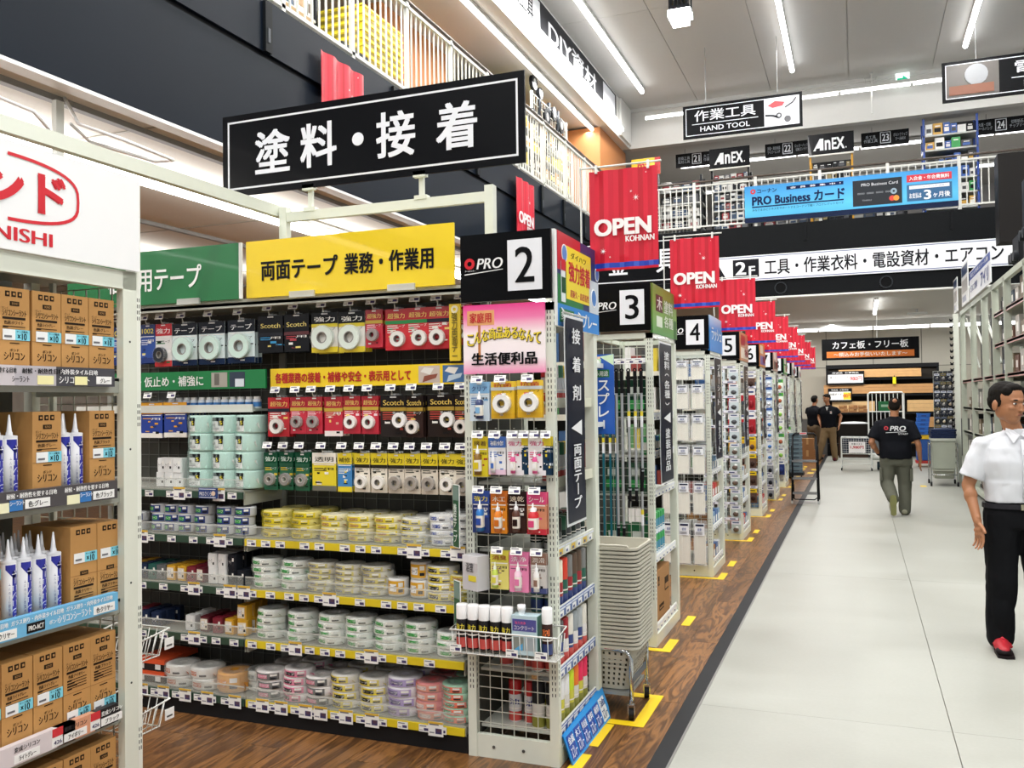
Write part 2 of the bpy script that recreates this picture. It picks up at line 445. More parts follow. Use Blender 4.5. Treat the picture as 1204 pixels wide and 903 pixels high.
POSTER = {2: ('#f4f4f2',), }
def side_poster(n, D):
    """local frame: x along the side (0..D), facing -y; z 0..0.32"""
    b = B(); w = D
    if n == 2:
        b.box(0, 0, -.1, w, .018, .32, m('#f2f2f0', .4))
        b.rect(.03, .0, w, .32, 0, m('#24326b', .4)); b.rect(.03, .15, w*.55, .32, -.0012, m('#c3202f', .4)); b.rect(.03, 0, w*.6, .13, -.0012, m('#1d7a3c', .4))
        b.rect(w*.22, .03, w*.8, .27, -.0024, m('#f3dc3a', .4)); b.rect(w*.75, 0, w*.99, .16, -.0026, m('#c9d3dc', .4))
        b.text('ダイハツ', w*.5, .235, w*.36, .03, m('#1c1c1c'), -.004, .03)
        b.text('強力接着', w*.52, .16, w*.5, .095, m('#d22a33', .4), -.004, .05)
        b.text('超耐久・高密着性', w*.52, .06, w*.44, .035, m('#c23a42', .4), -.004, .03)
        for i, (x, z, r, c) in enumerate(((.12, .23, .035, '#3f8ed0'), (w*.95, .2, .03, '#2a5fae'), (w*.86, .075, .04, '#3e7ec4'))):
            b.ring(r, 0.0001, -.006, -.004, m(c, .3), (x, 0, z), 14, 'y')
            b.ring(r*1.15, r, -.0062, -.004, m('#f0f0f0', .3), (x, 0, z), 14, 'y')
        b.rect(.07, .01, .13, .19, -.004, m('#e8eef0', .3)); b.rect(.075, .05, .125, .12, -.0055, m('#174a2c', .3)); b.rect(.07, .15, .13, .2, -.0055, m('#c8322f', .3))
        b.rect(.03, -.1, w, 0, -.001, m('#2a86d6', .4)); b.rect(.05, -.08, w*.38, -.02, -.0025, m('#1f7a43', .4))
        b.text('多用途', w*.225, -.05, w*.26, .04, m('#f2f2f2'), -.004, .02); b.text('スプレー', w*.68, -.05, w*.5, .065, m('#f4f4f4'), -.004, .03)
    elif n == 3:
        b.box(0, 0, 0, w, .018, .32, grad([(0, '#5d9a52'), (.5, '#7fa548'), (1, '#6d7f2e')]))
        b.rect(w*.12, .15, w*.38, .26, -.0005, m('#5b2a2c')); b.rect(w*.14, .05, w*.36, .12, -.0005, m('#dfe8d6'))
        b.text('木', w*.25, .205, w*.2, .09, m('#e8e0da'), -.002, .02)
        b.text('塗料', w*.62, .2, w*.38, .09, m('#e9efe0'), -.002, .03); b.text('各種', w*.62, .1, w*.38, .08, m('#e9efe0'), -.002, .03)
        b.rect(w*.86, 0, w*.97, .13, -.0005, m('#3f6a33'))
    elif n == 4:
        b.box(0, 0, 0, w, .018, .32, grad([(0, '#2a7fd0'), (.6, '#3f93dc'), (1, '#b9d6ee')]))
        b.text('ラッシュ', w*.5, .16, w*.8, .12, m('#eef4fa'), -.002, .04)
    else:
        cs = {5: ('#c98a62', '#e9d9c6', '#a33c2a'), 6: ('#d98a3a', '#7a5aa0', '#f0e0c0'), 7: ('#d0b0a0', '#6a4a3a', '#f2e8da'), 8: ('#3f9a4a', '#d8e6c0', '#f2f2e0')}.get(n, ('#c8c2b4', '#6d7f8a', '#e8e4da'))
        b.box(0, 0, 0, w, .018, .32, m(cs[0], .4)); b.rect(.04, .03, w-.04, .15, 0, m(cs[1], .4)); b.rect(.06, .18, w*.6, .29, 0, m(cs[2], .4))
        b.text('特価', w*.7, .1, w*.4, .1, m('#a02020'), -.002, .04)
    return b

def number_board(n):
    b = B().box(-.002, -.022, 2.015, .425, -.004, 2.315, m(INK, .3, var=.02))
    b.rect(.225, 2.055, .385, 2.278, -.022, m('#e9ebf0', .35, var=.01))
    t = B().text(str(n), .305, 2.167, .09 if n < 10 else .13, .155, m('#0b0c10', .4), -.0238, .02)
    pro_logo(t, .018, 2.155, .185, -.0225)
    return b, t
def banner_vert(n, top, bottom, loc, h=.93, w=.30):
    o = thing('vertical_banner', {
        2: 'navy vertical banner for glue and double-sided tape hanging beside board number 2',
        3: 'navy vertical banner for paint hanging beside board number 3',
        4: 'navy vertical banner for blue sheets hanging beside board number 4',
        5: 'navy vertical banner for screws hanging beside board number 5',
        6: 'navy vertical banner for anchors hanging beside board number 6',
        7: 'navy vertical banner for fittings hanging beside board number 7',
        8: 'navy vertical banner hanging beside board number 8, third from the far end',
        9: 'navy vertical banner on the last but one rack of the row',
        10: 'navy vertical banner on the farthest rack of the row'}[n], 'banner', loc, SIDE, 'navy banners on the aisle side of the end racks')
    b = B(); W = m('#eef0f2', .35)
    # slightly wavy glossy sheet
    n_ = 12; vs = []; 
    for i in range(n_+1):
        z = -h*i/n_; dy = .002*math.sin(i*.9) + .003
        for x in (0, w): vs.append((x, dy, z))
    b.add(vs, [(2*i, 2*i+1, 2*i+3, 2*i+2) for i in range(n_)] , W, True)
    g = .014; vs = []
    for i in range(n_+1):
        z = -h*i/n_; dy = .002*math.sin(i*.9) - .0015; zz = min(-g, max(-h+g, z))
        for x in (g, w-g): vs.append((x, dy, zz))
    b.add(vs, [(2*i, 2*i+1, 2*i+3, 2*i+2)[::-1] for i in range(n_)], m('#0b1328', .3, coat=.1, var=.03), True)
    ob('sheet', b, o)
    t = B(); W2 = m('#f4f5f7', .35)
    k = len(top); kb = len(bottom); ch = min(.078, .36/max(k, 1)); cw = w*.42
    zz = -.09
    gap = (.38 - k*ch)/max(1, k)
    for c in top:
        c2 = {'ー': '｜', '(': '︵', ')': '︶'}.get(c, c)
        t.text(c2, w/2, zz, cw*(1 if c2 not in '｜︵︶' else (.12 if c2 == '｜' else .8)), ch*(.9 if c2 not in '︵︶' else .3), W2, -.006, .03); zz -= ch + gap
    t.add([(w*.2, -.006, -.5), (w*.75, -.006, -.535), (w*.75, -.006, -.465)], [(0, 1, 2)], W2)
    zz = -.60; ch = min(.075, (h-.64)/kb)
    for c in bottom:
        c2 = {'ー': '｜'}.get(c, c)
        t.text(c2, w/2, zz, cw*.9*(1 if c2 != '｜' else .12), ch*.88, W2, -.006, .03); zz -= ch
    ob('lettering', t, o)
    r = B().cyl((-.01, .004, .008), (w+.01, .004, .008), .005, m('#d9dbd6', .3, .6), n=6).cyl((.02, .004, .008), (.02, .02, .03), .003, m('#d9dbd6', .3, .6), n=5).cyl((w-.02, .004, .008), (w-.02, .02, .03), .003, m('#d9dbd6', .3, .6), n=5)
    ob('hanging_rod', r, o)
    return o

TOW = {}
def tower(n, Y0, D, gridz=(.1, 1.96), gx=.035, shelves=(.90, .63, .37, .12), lip='#3d5f9c', far=False):
    names = {2: 'nearest, blue foot sign', 3: 'roller poles on its front', 4: 'cable tie bags on its front'}
    o = thing('end_rack', 'pale steel end rack with number board %d, %s' % (n, names.get(n, '%s of the row' % nth(n-1))), 'display rack', (-1.645, Y0, 0), 0, 'end racks along the aisle')
    F = frame_m(); W = .425
    for x, y in ((0, 0), (W-.04, 0)): ob('post', shared('tower_post_front', lambda: post_b(.04, .035, 2.0)), o, (x, y, 0))
    for x in (0, W-.05): ob('post', shared('tower_post_back', lambda: post_b(.05, .06, 2.0, False)), o, (x, D-.06, 0))
    b = B().box(.04, .004, 0, W-.04, .03, .10, F).box(W-.03, .035, .0, W, D-.06, .075, F).box(.0, .035, 0, .03, D-.06, .075, F)
    for i in (.12, .26): b.cyl((i, .0035, .05), (i, .0, .05), .007, m('#4a4a46', .5), n=8)
    ob('base_frame', b, o)
    b = B().box(0, 0, 1.965, W, .03, 2.0, F).box(W-.03, 0, 1.97, W, D, 2.0, F).box(0, D-.03, 1.97, W, D, 2.0, F).box(0, 0, 1.97, .03, D, 2.0, F)
    b.box(.04, .01, 1.93, .055, .02, 1.965, F).box(W-.055, .01, 1.93, W-.04, .02, 1.965, F)
    ob('top_frame', b, o)
    ob('wire_grid', grid_b(.045, W-.045, gridz[0], gridz[1], .052, .052, .016, .0016 if not far else .003), o)
    ob('back_grid', grid_b(.05, D-.06, .1, 1.95, .08, .08, .03, .0018, m('#55564f', .5), axis='y'), o)
    ob('back_panel', B().box(.035, .04, .09, .045, D-.03, 1.95, m('#3f4039', .6)), o)
    for i, z in enumerate(shelves):
        b = B().box(.045, .045, z, W-.02, D-.065, z+.012, m('#c9ccc2', .45)).box(W-.02, .045, z-.012, W-.012, D-.065, z+.04, m('#e9eae4', .35))
        s = ob('shelf', b, o)
        t = B(); k = 6; 
        t.box(W-.012, .05, z-.008, W-.010, D-.07, z+.036, m(lip if not (n == 2 and i == 0) else '#c9cbb8', .35))
        L_ = D - .13
        for q in range(k):
            y = .06 + L_*q/k
            t.box(W-.010, y, z-.006, W-.009, y + L_/k*.62, z+.02, m('#f0f0ee' if (q % 2 or n != 2 or i) else '#d8b23a', .4))
            t.box(W-.009, y+.01, z-.003, W-.0085, y + L_/k*.4, z+.008, m('#3c4f86', .4))
            t.box(W-.010, y, z+.024, W-.009, y + L_/k*.9, z+.032, m('#dfe3ee' if lip != '#c9cbb8' else '#8890b0', .4))
        ob('price_strip', t, s)
    if n <= 10:
        bb, t = number_board(n); nb = ob('number_board', bb, o)
        ob('lettering', t, nb)
        ob('side_poster', side_poster(n, D), o, (W + .006, .015, 2.0), SIDE) if True else None
    TOW[n] = o
    return o
ROWS = [(2, 3.62, .68), (3, 5.58, .80), (4, 7.93, .76), (5, 10.1, .76), (6, 12.2, .76), (7, 14.25, .76), (8, 16.3, .76), (9, 18.4, .76), (10, 20.5, .76)]
for n, y, D in ROWS:
    sh = {2: (.90, .63, .37, .12), 3: (1.45, 1.2, .95, .53, .09)}.get(n, (1.65, 1.4, 1.15, .9, .65, .4, .1))
    tower(n, y, D, shelves=sh, lip='#3d5f9c' if n == 2 else '#e4e6e0', far=n > 5, gridz=(.1, 1.96))
BT = {2: ('接着剤', '両面テープ', .0), 3: ('塗料(各種)', '塗装用品', .0), 4: ('ブルーシート', '養生シート', 0), 5: ('コーススレッド', '補強金具', 0), 6: ('補修用ボンド', 'アンカー各種', 0), 7: ('建築金具', '金物各種', 0), 8: ('木工用ボンド', '金具各種', 0), 9: ('ロープ', 'チェーン', 0), 10: ('結束バンド', '電材', 0)}
for n, y, D in ROWS:
    banner_vert(n, BT[n][0], BT[n][1], (-1.185, y + (.05 if n == 2 else .06), 1.95), w=.29 if n == 2 else .40)

# green and blue details on rack 2
o = thing('shelf_skirt_sign', 'blue sloping foot sign along the base of rack 2', 'sign', (-1.215, 3.66, 0.125), SIDE)
b = B(); L_ = .64
fn = lambda x, u: (x, -u*.35, -u)          # sloping plane, u goes down
b.add([fn(0, 0), fn(0, .13), fn(L_-.03, .13), fn(L_, .08), fn(L_, -.02), (0, .004, 0), (L_, .004, .02)], [(0, 1, 2, 3, 4)], m('#2e9be6', .4))
b.add([(x, y+.006, z) for x, y, z in [fn(0, 0), fn(0, .13), fn(L_-.03, .13), fn(L_, .08), fn(L_, -.02)]], [(4, 3, 2, 1, 0)], m('#2e9be6', .4))
ob('sheet', b, o)
t = B()
for i, s in enumerate(('金属', '木工', '多用途', '塗料', '補修', '油')):
    x0 = .015 + i*.1
    t.add([(x0, -.012*.35-.002, -.012), (x0, -.112*.35-.002, -.112), (x0+.088, -.112*.35-.002, -.112), (x0+.088, -.012*.35-.002, -.012)], [(0, 1, 2, 3)], m('#1c4fae' if i < 5 else '#e8eef4', .4))
    for u, q in ((.035, s), (.08, 'スプレー')):
        t.text(q, x0+.044, -u, .075, .03 if q == s else .045, m('#f2f5fa' if i < 5 else '#2a4a8a', .4), bold=.04, fn=lambda a, c: (a, c*.35-.004, c))
ob('lettering', t, o)

def sign_box(name, label, cat, loc, w, h, col, text, tcol, rz=0, tw=.8, th=.5, bold=.03, th_=.012, group=None, border=None, cx=.5):
    """panel whose lower left corner is loc"""
    o = thing(name, label, cat, loc, rz, group)
    ob('panel', B().box(0, 0, 0, w, th_, h, m(col, .38, var=.015, coat=.1) if isinstance(col, str) else col), o)
    t = B()
    if border:
        g = border[0]; c = m(border[1], .4); k = border[2]
        t.rect(g, g, w-g, g+k, 0, c); t.rect(g, h-g-k, w-g, h-g, 0, c); t.rect(g, g+k, g+k, h-g-k, 0, c); t.rect(w-g-k, g+k, w-g, h-g-k, 0, c)
    if text: t.text(text, w*cx, h/2, w*tw, h*th, m(tcol, .4, var=.01), -.002, bold)
    ob('lettering', t, o)
    return o
# header signs of the tape gondola
o = sign_box('header_sign', 'yellow header sign for double-sided tape above the shelves, left of board 2', 'sign', (-2.815, 3.60, 2.10), 1.135, .28, '#f2d21c', '', '#1a1a1a')
t = B(); K = m('#17171a', .45)
t.text('両面テープ', .31, .13, .44, .10, K, -.002, .055); t.text('業務・作業用', .80, .13, .47, .10, K, -.002, .055); ob('lettering', t, o)

for q in (.26, .80): ob('clip', B().box(q, -.012, -.012, q+.14, 0, .018, m('#e6e8e0', .2, alpha=.6)), o)
o = sign_box('header_sign', 'green header sign with white lettering above the left bay of tapes', 'sign', (-4.0, 3.60, 2.10), 1.14, .28, '#12703a', '', '#ffffff')
ob('lettering', B().text('梱包用テープ', .60, .13, .62, .125, m('#f4f6f2', .4), -.002, .035), o)
ob('clip', B().box(.76, -.012, -.012, .90, 0, .018, m('#e6e8e0', .2, alpha=.6)), o)
ob('edge', B().box(1.14, .0, .0, 1.155, .012, .28, m('#e8eae6', .4)), o)
# strip signs under the first row of hooks
o = sign_box('strip_sign', 'yellow strip sign with red lettering between two rows of tape packs', 'sign', (-2.735, 3.68, 1.655), 1.09, .095, '#f1cf20', '', '#000000')
t = B().text('各種業務の接着・補修や安全・表示用として', .41, .047, .76, .052, m('#b8241a', .4), -.002, .075)
ob('lettering', t, o)
for x0, c1, c2 in ((.83, '#c8b8ac', '#8a4a38'), (.955, '#3f6a9c', '#b9cbd8')):
    ob('picture', B().rect(x0, .008, x0+.11, .087, 0, m(c1, .4)).add([(x0+.02, -.002, .01), (x0+.09, -.002, .03), (x0+.1, -.002, .05), (x0+.03, -.002, .04)], [(0, 1, 2, 3)], m(c2, .4)).add([(x0+.01, -.002, .06), (x0+.06, -.002, .045), (x0+.08, -.002, .075), (x0+.03, -.002, .08)], [(0, 1, 2, 3)], m('#e8e4dc', .4)), o)
o = sign_box('strip_sign', 'green strip sign with white lettering over the mint tape rolls', 'sign', (-3.95, 3.68, 1.655), 1.185, .095, '#137a40', '', '#000000')
ob('lettering', B().text('接着・仮止め・補強に', .52, .045, .56, .055, m('#f2f4f0', .4), -.002, .035), o)
ob('picture', B().rect(.85, .01, .95, .085, 0, m('#a8a49a', .4)).rect(.87, .02, .90, .08, -.0012, m('#6a665e', .4)), o)
ob('picture', B().rect(.965, .01, 1.06, .085, 0, m('#2d3a4c', .4)).rect(1.0, .01, 1.055, .05, -.0012, m('#d8e0e8', .4)), o)
# pink board on rack 2
o = thing('pink_board', 'pink and white board for household goods above the tape measures', 'sign', (-1.635, 3.594, 1.695), 0)
ob('panel', B().box(0, 0, 0, .385, .01, .305, grad([(0, '#f08ab8'), (.22, '#fbeef2'), (.55, '#fdf4f4'), (.8, '#f07fb0'), (1, '#e8388a')])), o)
t = B()
t.rect(.02, .215, .15, .28, 0, m('#e3a56c', .5)); t.rect(.072, .06, .084, .215, 0, m('#c07a44', .5))
t.text('家庭用', .085, .248, .105, .045, m('#c8202c', .4), -.003, .07)
for i, c in enumerate('こんな商品あるなんて'):
    z = .145 + .035*math.sin(math.pi*(i+.5)/10); x = .035 + i*.035
    t.text(c, x+.002, z-.002, .036, .053, m('#5a4a18', .4), -.0014, .12); t.text(c, x, z, .034, .05, m('#f2d83a', .4), -.003, .07)
t.text('生活便利品', .195, .065, .31, .055, m('#111114', .4), -.003, .07)
ob('lettering', t, o)

# ---- tape gondola
def gondola():
    o = thing('tape_gondola', 'long tape gondola with five shelves and yellow and green price rails', 'shelving', (-4.06, 3.62, 0), 0)
    F = m('#b9bbb0', .45); DK = m('#4b4a43', .65)
    for x in (0, 1.2, 2.375): ob('upright', B().box(x-.02, .33, .0, x+.02, .37, 2.33, m('#8f9088', .45)), o)
    ob('base', B().box(-.02, .012, 0, 2.405, .68, .075, m('#1f1f20', .45)), o)
    ob('back_panel', B().box(-.02, .345, .08, 2.40, .355, 2.1, DK), o)
    ob('wire_grid', grid_b(0, 2.40, .1, 2.0, .07, .07, .338, .0015, m('#7d7e76', .4)), o)
    ob('canopy', B().box(0, .0, 2.07, 2.4, .34, 2.085, F).box(0, 0, 2.06, 2.4, .012, 2.1, F), o)
    for bay, (x0, col) in enumerate(((0, '#2e4a3a'), (1.2, '#e0c828'))):
        zs = (.87, .62, .37, .075) if bay else (1.10, .87, .62, .37, .075)
        for z in zs:
            x1 = x0 + (1.2 if not (bay == 0 and z > 1) else 1.2)
            b = B().box(x0+.002, .02, z+.03, x1-.002, .33, z+.042, m('#8d8e85', .45)).box(x0+.002, .012, z, x1-.002, .02, z+.045, m('#9a9b90', .4))
            for xx in (x0+.004, x1-.012): b.box(xx, .02, z-.03, xx+.004, .33, z+.04, F)
            s = ob('shelf', b, o)
            ob('price_rail', B().box(x0+.006, .002, z+.002, x1-.006, .012, z+.036, m(col, .35)), s)
            ob('clear_fence', B().box(x0+.006, .004, z+.04, x1-.006, .0065, z+.10, m('#dfe3da', .12, alpha=.13)).box(x0+.006, .004, z+.094, x1-.006, .0075, z+.10, m('#eef0ea', .12, alpha=.4)), s)
            random.seed(int(z*100)+bay)
            x = x0 + .05
            while x < x1 - .05:
                if x > .45:
                    tag_part(o, x, -.001, z+.034, tilt=0)
                    if random.random() < .28: tag_part(o, x+.06, -.004, z+.055, big=True, tilt=0)
                x += random.choice((.085, .11, .14))
    ob('upper_shelf', B().box(.0, .1, 1.54, 1.19, .33, 1.552, m('#c8cbc0', .4)).box(0, .09, 1.535, 1.19, .1, 1.575, m('#d6d8cf', .4)), o)
    return o
GON = gondola()

# ---- sealant rack on the left
def sealant_rack():
    o = thing('sealant_rack', 'white steel rack of sealant cartons at the left edge of the view', 'display rack', (-2.4, 1.18, 0), SIDE)
    F = frame_m()
    for x in (0, 1.215): 
        ob('post', shared('sealant_post', lambda: post_b(.062, .03, 2.05, False).box(.062, .004, 0, .085, .05, 2.38, m('#e9ece2', .35))), o, (x, 0, 0))
    b = B(); S_ = m('#3a3d38', .6)
    for z0 in (.35, .78, 1.1, 1.5, 1.88):
        for k in range(4):
            for dx in (.068, .077): b.box(1.215+dx, .0032, z0+k*.022, 1.215+dx+.003, .004, z0+k*.022+.013, S_)
    for z0 in (.6, .95, 1.42, 1.8): b.cyl((1.245, .0, z0), (1.245, -.001, z0), .004, S_, n=8)
    ob('slots', b, o)
    for x in (.0, 1.20): ob('back_upright', B().box(x, .42, 0, x+.035, .46, 2.05, F).box(x+.04, .36, 0, x+.055, .38, 2.05, F), o)
    ob('back_panel', B().box(0, .47, .1, 1.16, .475, 2.05, m('#54544c', .6)), o)
    ob('end_grid', grid_b(.03, .46, .15, 2.0, .06, .06, 1.255, .0018, m('#b8bbb0', .4, .2), axis='y'), o)
    ob('top_beam', B().box(0, 0, 1.985, 1.28, .03, 2.05, F).box(0, .03, 2.03, 1.28, .46, 2.045, m('#a9aca2', .5)), o)
    ob('base', B().box(0, 0.01, 0, 1.28, .46, .09, m('#c9ccc2', .5)), o)
    STR = [(1.64, [('#a9a9a6', .0, .62), ('#cfc8cc', .62, .78), ('#b9b4ba', .78, .93), ('#45454b', .93, 1.17)]), (1.255, [('#4a4648', 0, 1.18)]), (.87, [('#6db4dc', 0, 1.18)]), (.49, [('#d8cfd2', .0, 1.0), ('#d89a78', .93, 1.08), ('#2b2829', 1.08, 1.18)]), (.12, [('#c9c9c6', 0, 1.18)])]
    for z, segs in STR:
        s = ob('shelf', B().box(.02, .02, z+.02, 1.25, .42, z+.032, m('#b9bcb2', .5)).box(0.0, .02, z-.02, 1.225, .03, z+.03, m('#a5a89e', .5)).box(1.2, .03, z-.03, 1.225, .40, z+.02, F), o)
        b = B(); t = B()
        for c, a, e in segs:
            b.box(a, -.006, z, e, .018, z+.062, m(c, .35))
        WL = m('#f4f4f2', .4); DKL = m('#1c1a1c', .4)
        if z > 1.5:
            for a, s1, c1, lc in ((.66, '耐候・耐熱性を要する目地', '#2a2a2a', 'ライトグレー'), (.83, '耐候・耐熱性目地', '#2a2a2a', 'グレー'), (.97, '内外装タイル目地', '#f0f0f0', 'グレー')):
                t.text(s1, a+.05, z+.046, .15, .017, m(c1), -.0075, .05)
            t.text('ホワイト', .66, z+.02, .09, .022, DKL, -.0075, .03); t.text('シーラント', .80, z+.02, .06, .018, DKL, -.0075, .03)
            t.rect(.86, z+.004, .92, z+.032, -.006, m('#f2ecb0')); t.text('シリコーント', 1.0, z+.02, .12, .022, WL, -.0075, .04)
            t.rect(1.0, z+.004, 1.05, z+.032, -.0085, m('#f2ecb0')); t.rect(1.09, z+.008, 1.155, z+.034, -.006, WL); t.text('グレー', 1.125, z+.02, .04, .016, DKL, -.0085, .02)
        elif z > 1.2:
            for a in (.62, .84, 1.05): t.text('耐候・耐熱性を要する目地', a, z+.048, .18, .016, WL, -.0075, .05)
            for a, nm in ((.86, 'グレー'), (1.12, 'ブラック')):
                t.rect(a-.045, z+.005, a+.045, z+.033, -.006, WL); t.text('色:'+nm, a, z+.019, .07, .018, DKL, -.0085, .03)
                t.rect(a-.15, z+.0, a-.1, z+.03, -.006, m('#f0eec8')); t.rect(a-.1, z+.003, a-.055, z+.036, -.0075, m('#2f74b8'))
                t.text('シーラント', a-.075, z+.026, .05, .013, WL, -.0095, .03)
        elif z > .8:
            for a in (.66, .86, 1.06): t.text('ガラス廻り・内外装タイル目地', a, z+.049, .19, .016, WL, -.0075, .05)
            t.text('ボンド', .92, z+.022, .04, .013, WL, -.0075, .04); t.text('シリコンシーラント', 1.0, z+.023, .13, .024, WL, -.0075, .05)
            t.text('シリコーンシーラント', .60, z+.02, .14, .024, WL, -.0075, .05)
            t.rect(.82, z+.006, .885, z+.036, -.006, DKL); t.text('PRO-ACT', .852, z+.021, .055, .015, WL, -.0085, .04)
            for a in (.74, 1.12): t.rect(a-.045, z+.005, a+.045, z+.033, -.006, WL); t.text('色:クリヤー', a, z+.019, .07, .018, DKL, -.0085, .03)
        elif z > .4:
            for a, nm, rc in ((.62, 'ライトグレー', 1), (.82, 'ライトグレー', 0), (1.0, 'アイボリー', 1), (1.15, 'ブラック', 1)):
                t.rect(a-.045, z+.005, a+.045, z+.03, -.006, WL); t.text(nm, a, z+.018, .06, .016, DKL, -.0085, .03)
                t.text('変成シリコン', a, z+.046, .09, .016, m('#3a3436') if a < 1.1 else WL, -.0075, .04)
                if rc: t.rect(a-.09, z+.004, a-.05, z+.06, -.006, WL); t.rect(a-.09, z+.036, a-.05, z+.062, -.0075, m('#cf2f38')); t.text('426', a-.07, z+.018, .03, .012, m('#3c3566'), -.0085, .03)
        ps = ob('label_strip', b, s); 
        if t.v: t2 = ob('lettering', t, o, (0, 0, 0))
    # header
    h = ob('header_panel', B().box(-.02, -.014, 2.052, 1.278, .0, 2.385, m('#f4f5f6', .35, var=.008)).cyl((1.268, -.014, 2.375), (1.268, -.016, 2.375), .004, m('#222'), n=8) if False else B().box(-.02, -.014, 2.052, 1.278, .0, 2.385, m('#f4f5f6', .35, var=.008)), o)
    RD = m('#d3212f', .4, var=.01); t = B()
    cx, cz, rx, rz = .715, 2.245, .30, .105
    def outline(t0, t1, k=22):
        vs = []; 
        for i in range(k+1):
            a = t0 + (t1-t0)*i/k; c, s_ = math.cos(a), math.sin(a)
            px = math.copysign(abs(c)**.8, c); pz = math.copysign(abs(s_)**.62, s_)
            for q in (0, .0105): vs.append((cx + px*(rx-q), -.0155, cz + pz*(rz-q)))
        return vs, [(2*i+1, 2*i, 2*i+2, 2*i+3) for i in range(k)]
    for a, c in ((R(-86), R(86)), (R(94), R(266))):
        vs, fs = outline(a, c); t.add(vs, fs, RD)
    t.text('ボンド', cx+.01, cz+.004, .47, .135, RD, -.0155, .07)
    t.text('KONISHI', .74, 2.102, .34, .042, RD, -.0155, .05)
    ob('lettering', t, h)
    return o
sealant_rack()
# ---- gantry over the gondola and hanging sign
o = thing('sign_gantry', 'white steel gantry carrying the big black paint and glue sign', 'gantry', (-2.86, 3.98, 0))
F = frame_m()
for x in (0, 1.2):
    ob('post', post_b(.045, .045, .30, True), o, (x-.02, -.02, 2.33))
ob('cross_beam', B().box(-.02, -.015, 2.55, 1.22, .015, 2.60, F), o)
ob('long_beam', B().box(-.07, -6.5, 2.585, -.03, .05, 2.645, F), o)
for x in (.17, .83):
    ob('sign_bracket', B().box(x-.012, -.01, 2.60, x+.012, .01, 2.72, F).box(x-.035, -.02, 2.595, x+.035, .02, 2.615, F).box(x-.035, -.03, 2.705, x+.035, .0, 2.735, F), o)
o = sign_box('hanging_sign', 'large black hanging sign for paint and glue with thin white border', 'sign', (-3.24, 3.95, 2.715), 1.78, .445, '#07080c', '', '#fff', border=(.035, '#e8eaee', .010))
t = B(); WL = m('#eceef4', .4, var=.01)
for c, x, s in (('塗', .33, .235), ('料', .62, .235), ('接', 1.08, .235), ('着', 1.42, .235)):
    t.text(c, x, .222, .225, s, WL, -.002, .045)
t.ring(.034, .0001, -.003, -.001, WL, (.86, 0, .222), 20, 'y')
ob('lettering', t, o)
o = thing('ceiling_tube', 'long bare white tube under the low ceiling above the left shelves', 'light', (-5.54, -3, 3.48), group=None)
for k in range(12): ob('tube', B().cyl((0, k*1.6, 0), (0, k*1.6+1.58, 0), .06, m('#ffffff', .3, emit=7), n=10), o)
ob('rail', B().box(-.03, 0, .04, .03, 19, .08, m('#e0e0dc', .5)), o)
o = ob('hanging_rod', B().box(-.02, -.03, -1.0, .02, .03, 0, m('#d8dad2', .4)), None, (-4.8, 4.25, 3.56)); tag(o, 'white steel rod hanging from the low ceiling above the sealant rack', 'rod')
# reflections of the lights at the low ceiling, shaped as solid white strands
reflection_paths = [[(-4.9, 3.3, 3.6), (-4.7, 3.6, 3.42), (-4.6, 3.9, 3.36), (-4.65, 4.05, 3.3), (-4.8, 4.0, 3.28)], [(-4.8, 4.3, 3.6), (-4.7, 4.32, 3.42), (-4.5, 4.5, 3.34), (-4.45, 4.9, 3.3), (-4.7, 5.0, 3.34), (-4.9, 4.6, 3.4), (-4.8, 4.35, 3.44)]]
for i, p in enumerate(reflection_paths):
    o = ob('cable', B().path(p, .012, m('#fafafa', .3), 6), None); tag(o, ['white cable sagging from the low ceiling, left of the hanging rod', 'looped white cable under the low ceiling, right of the hanging rod'][i], 'cable')
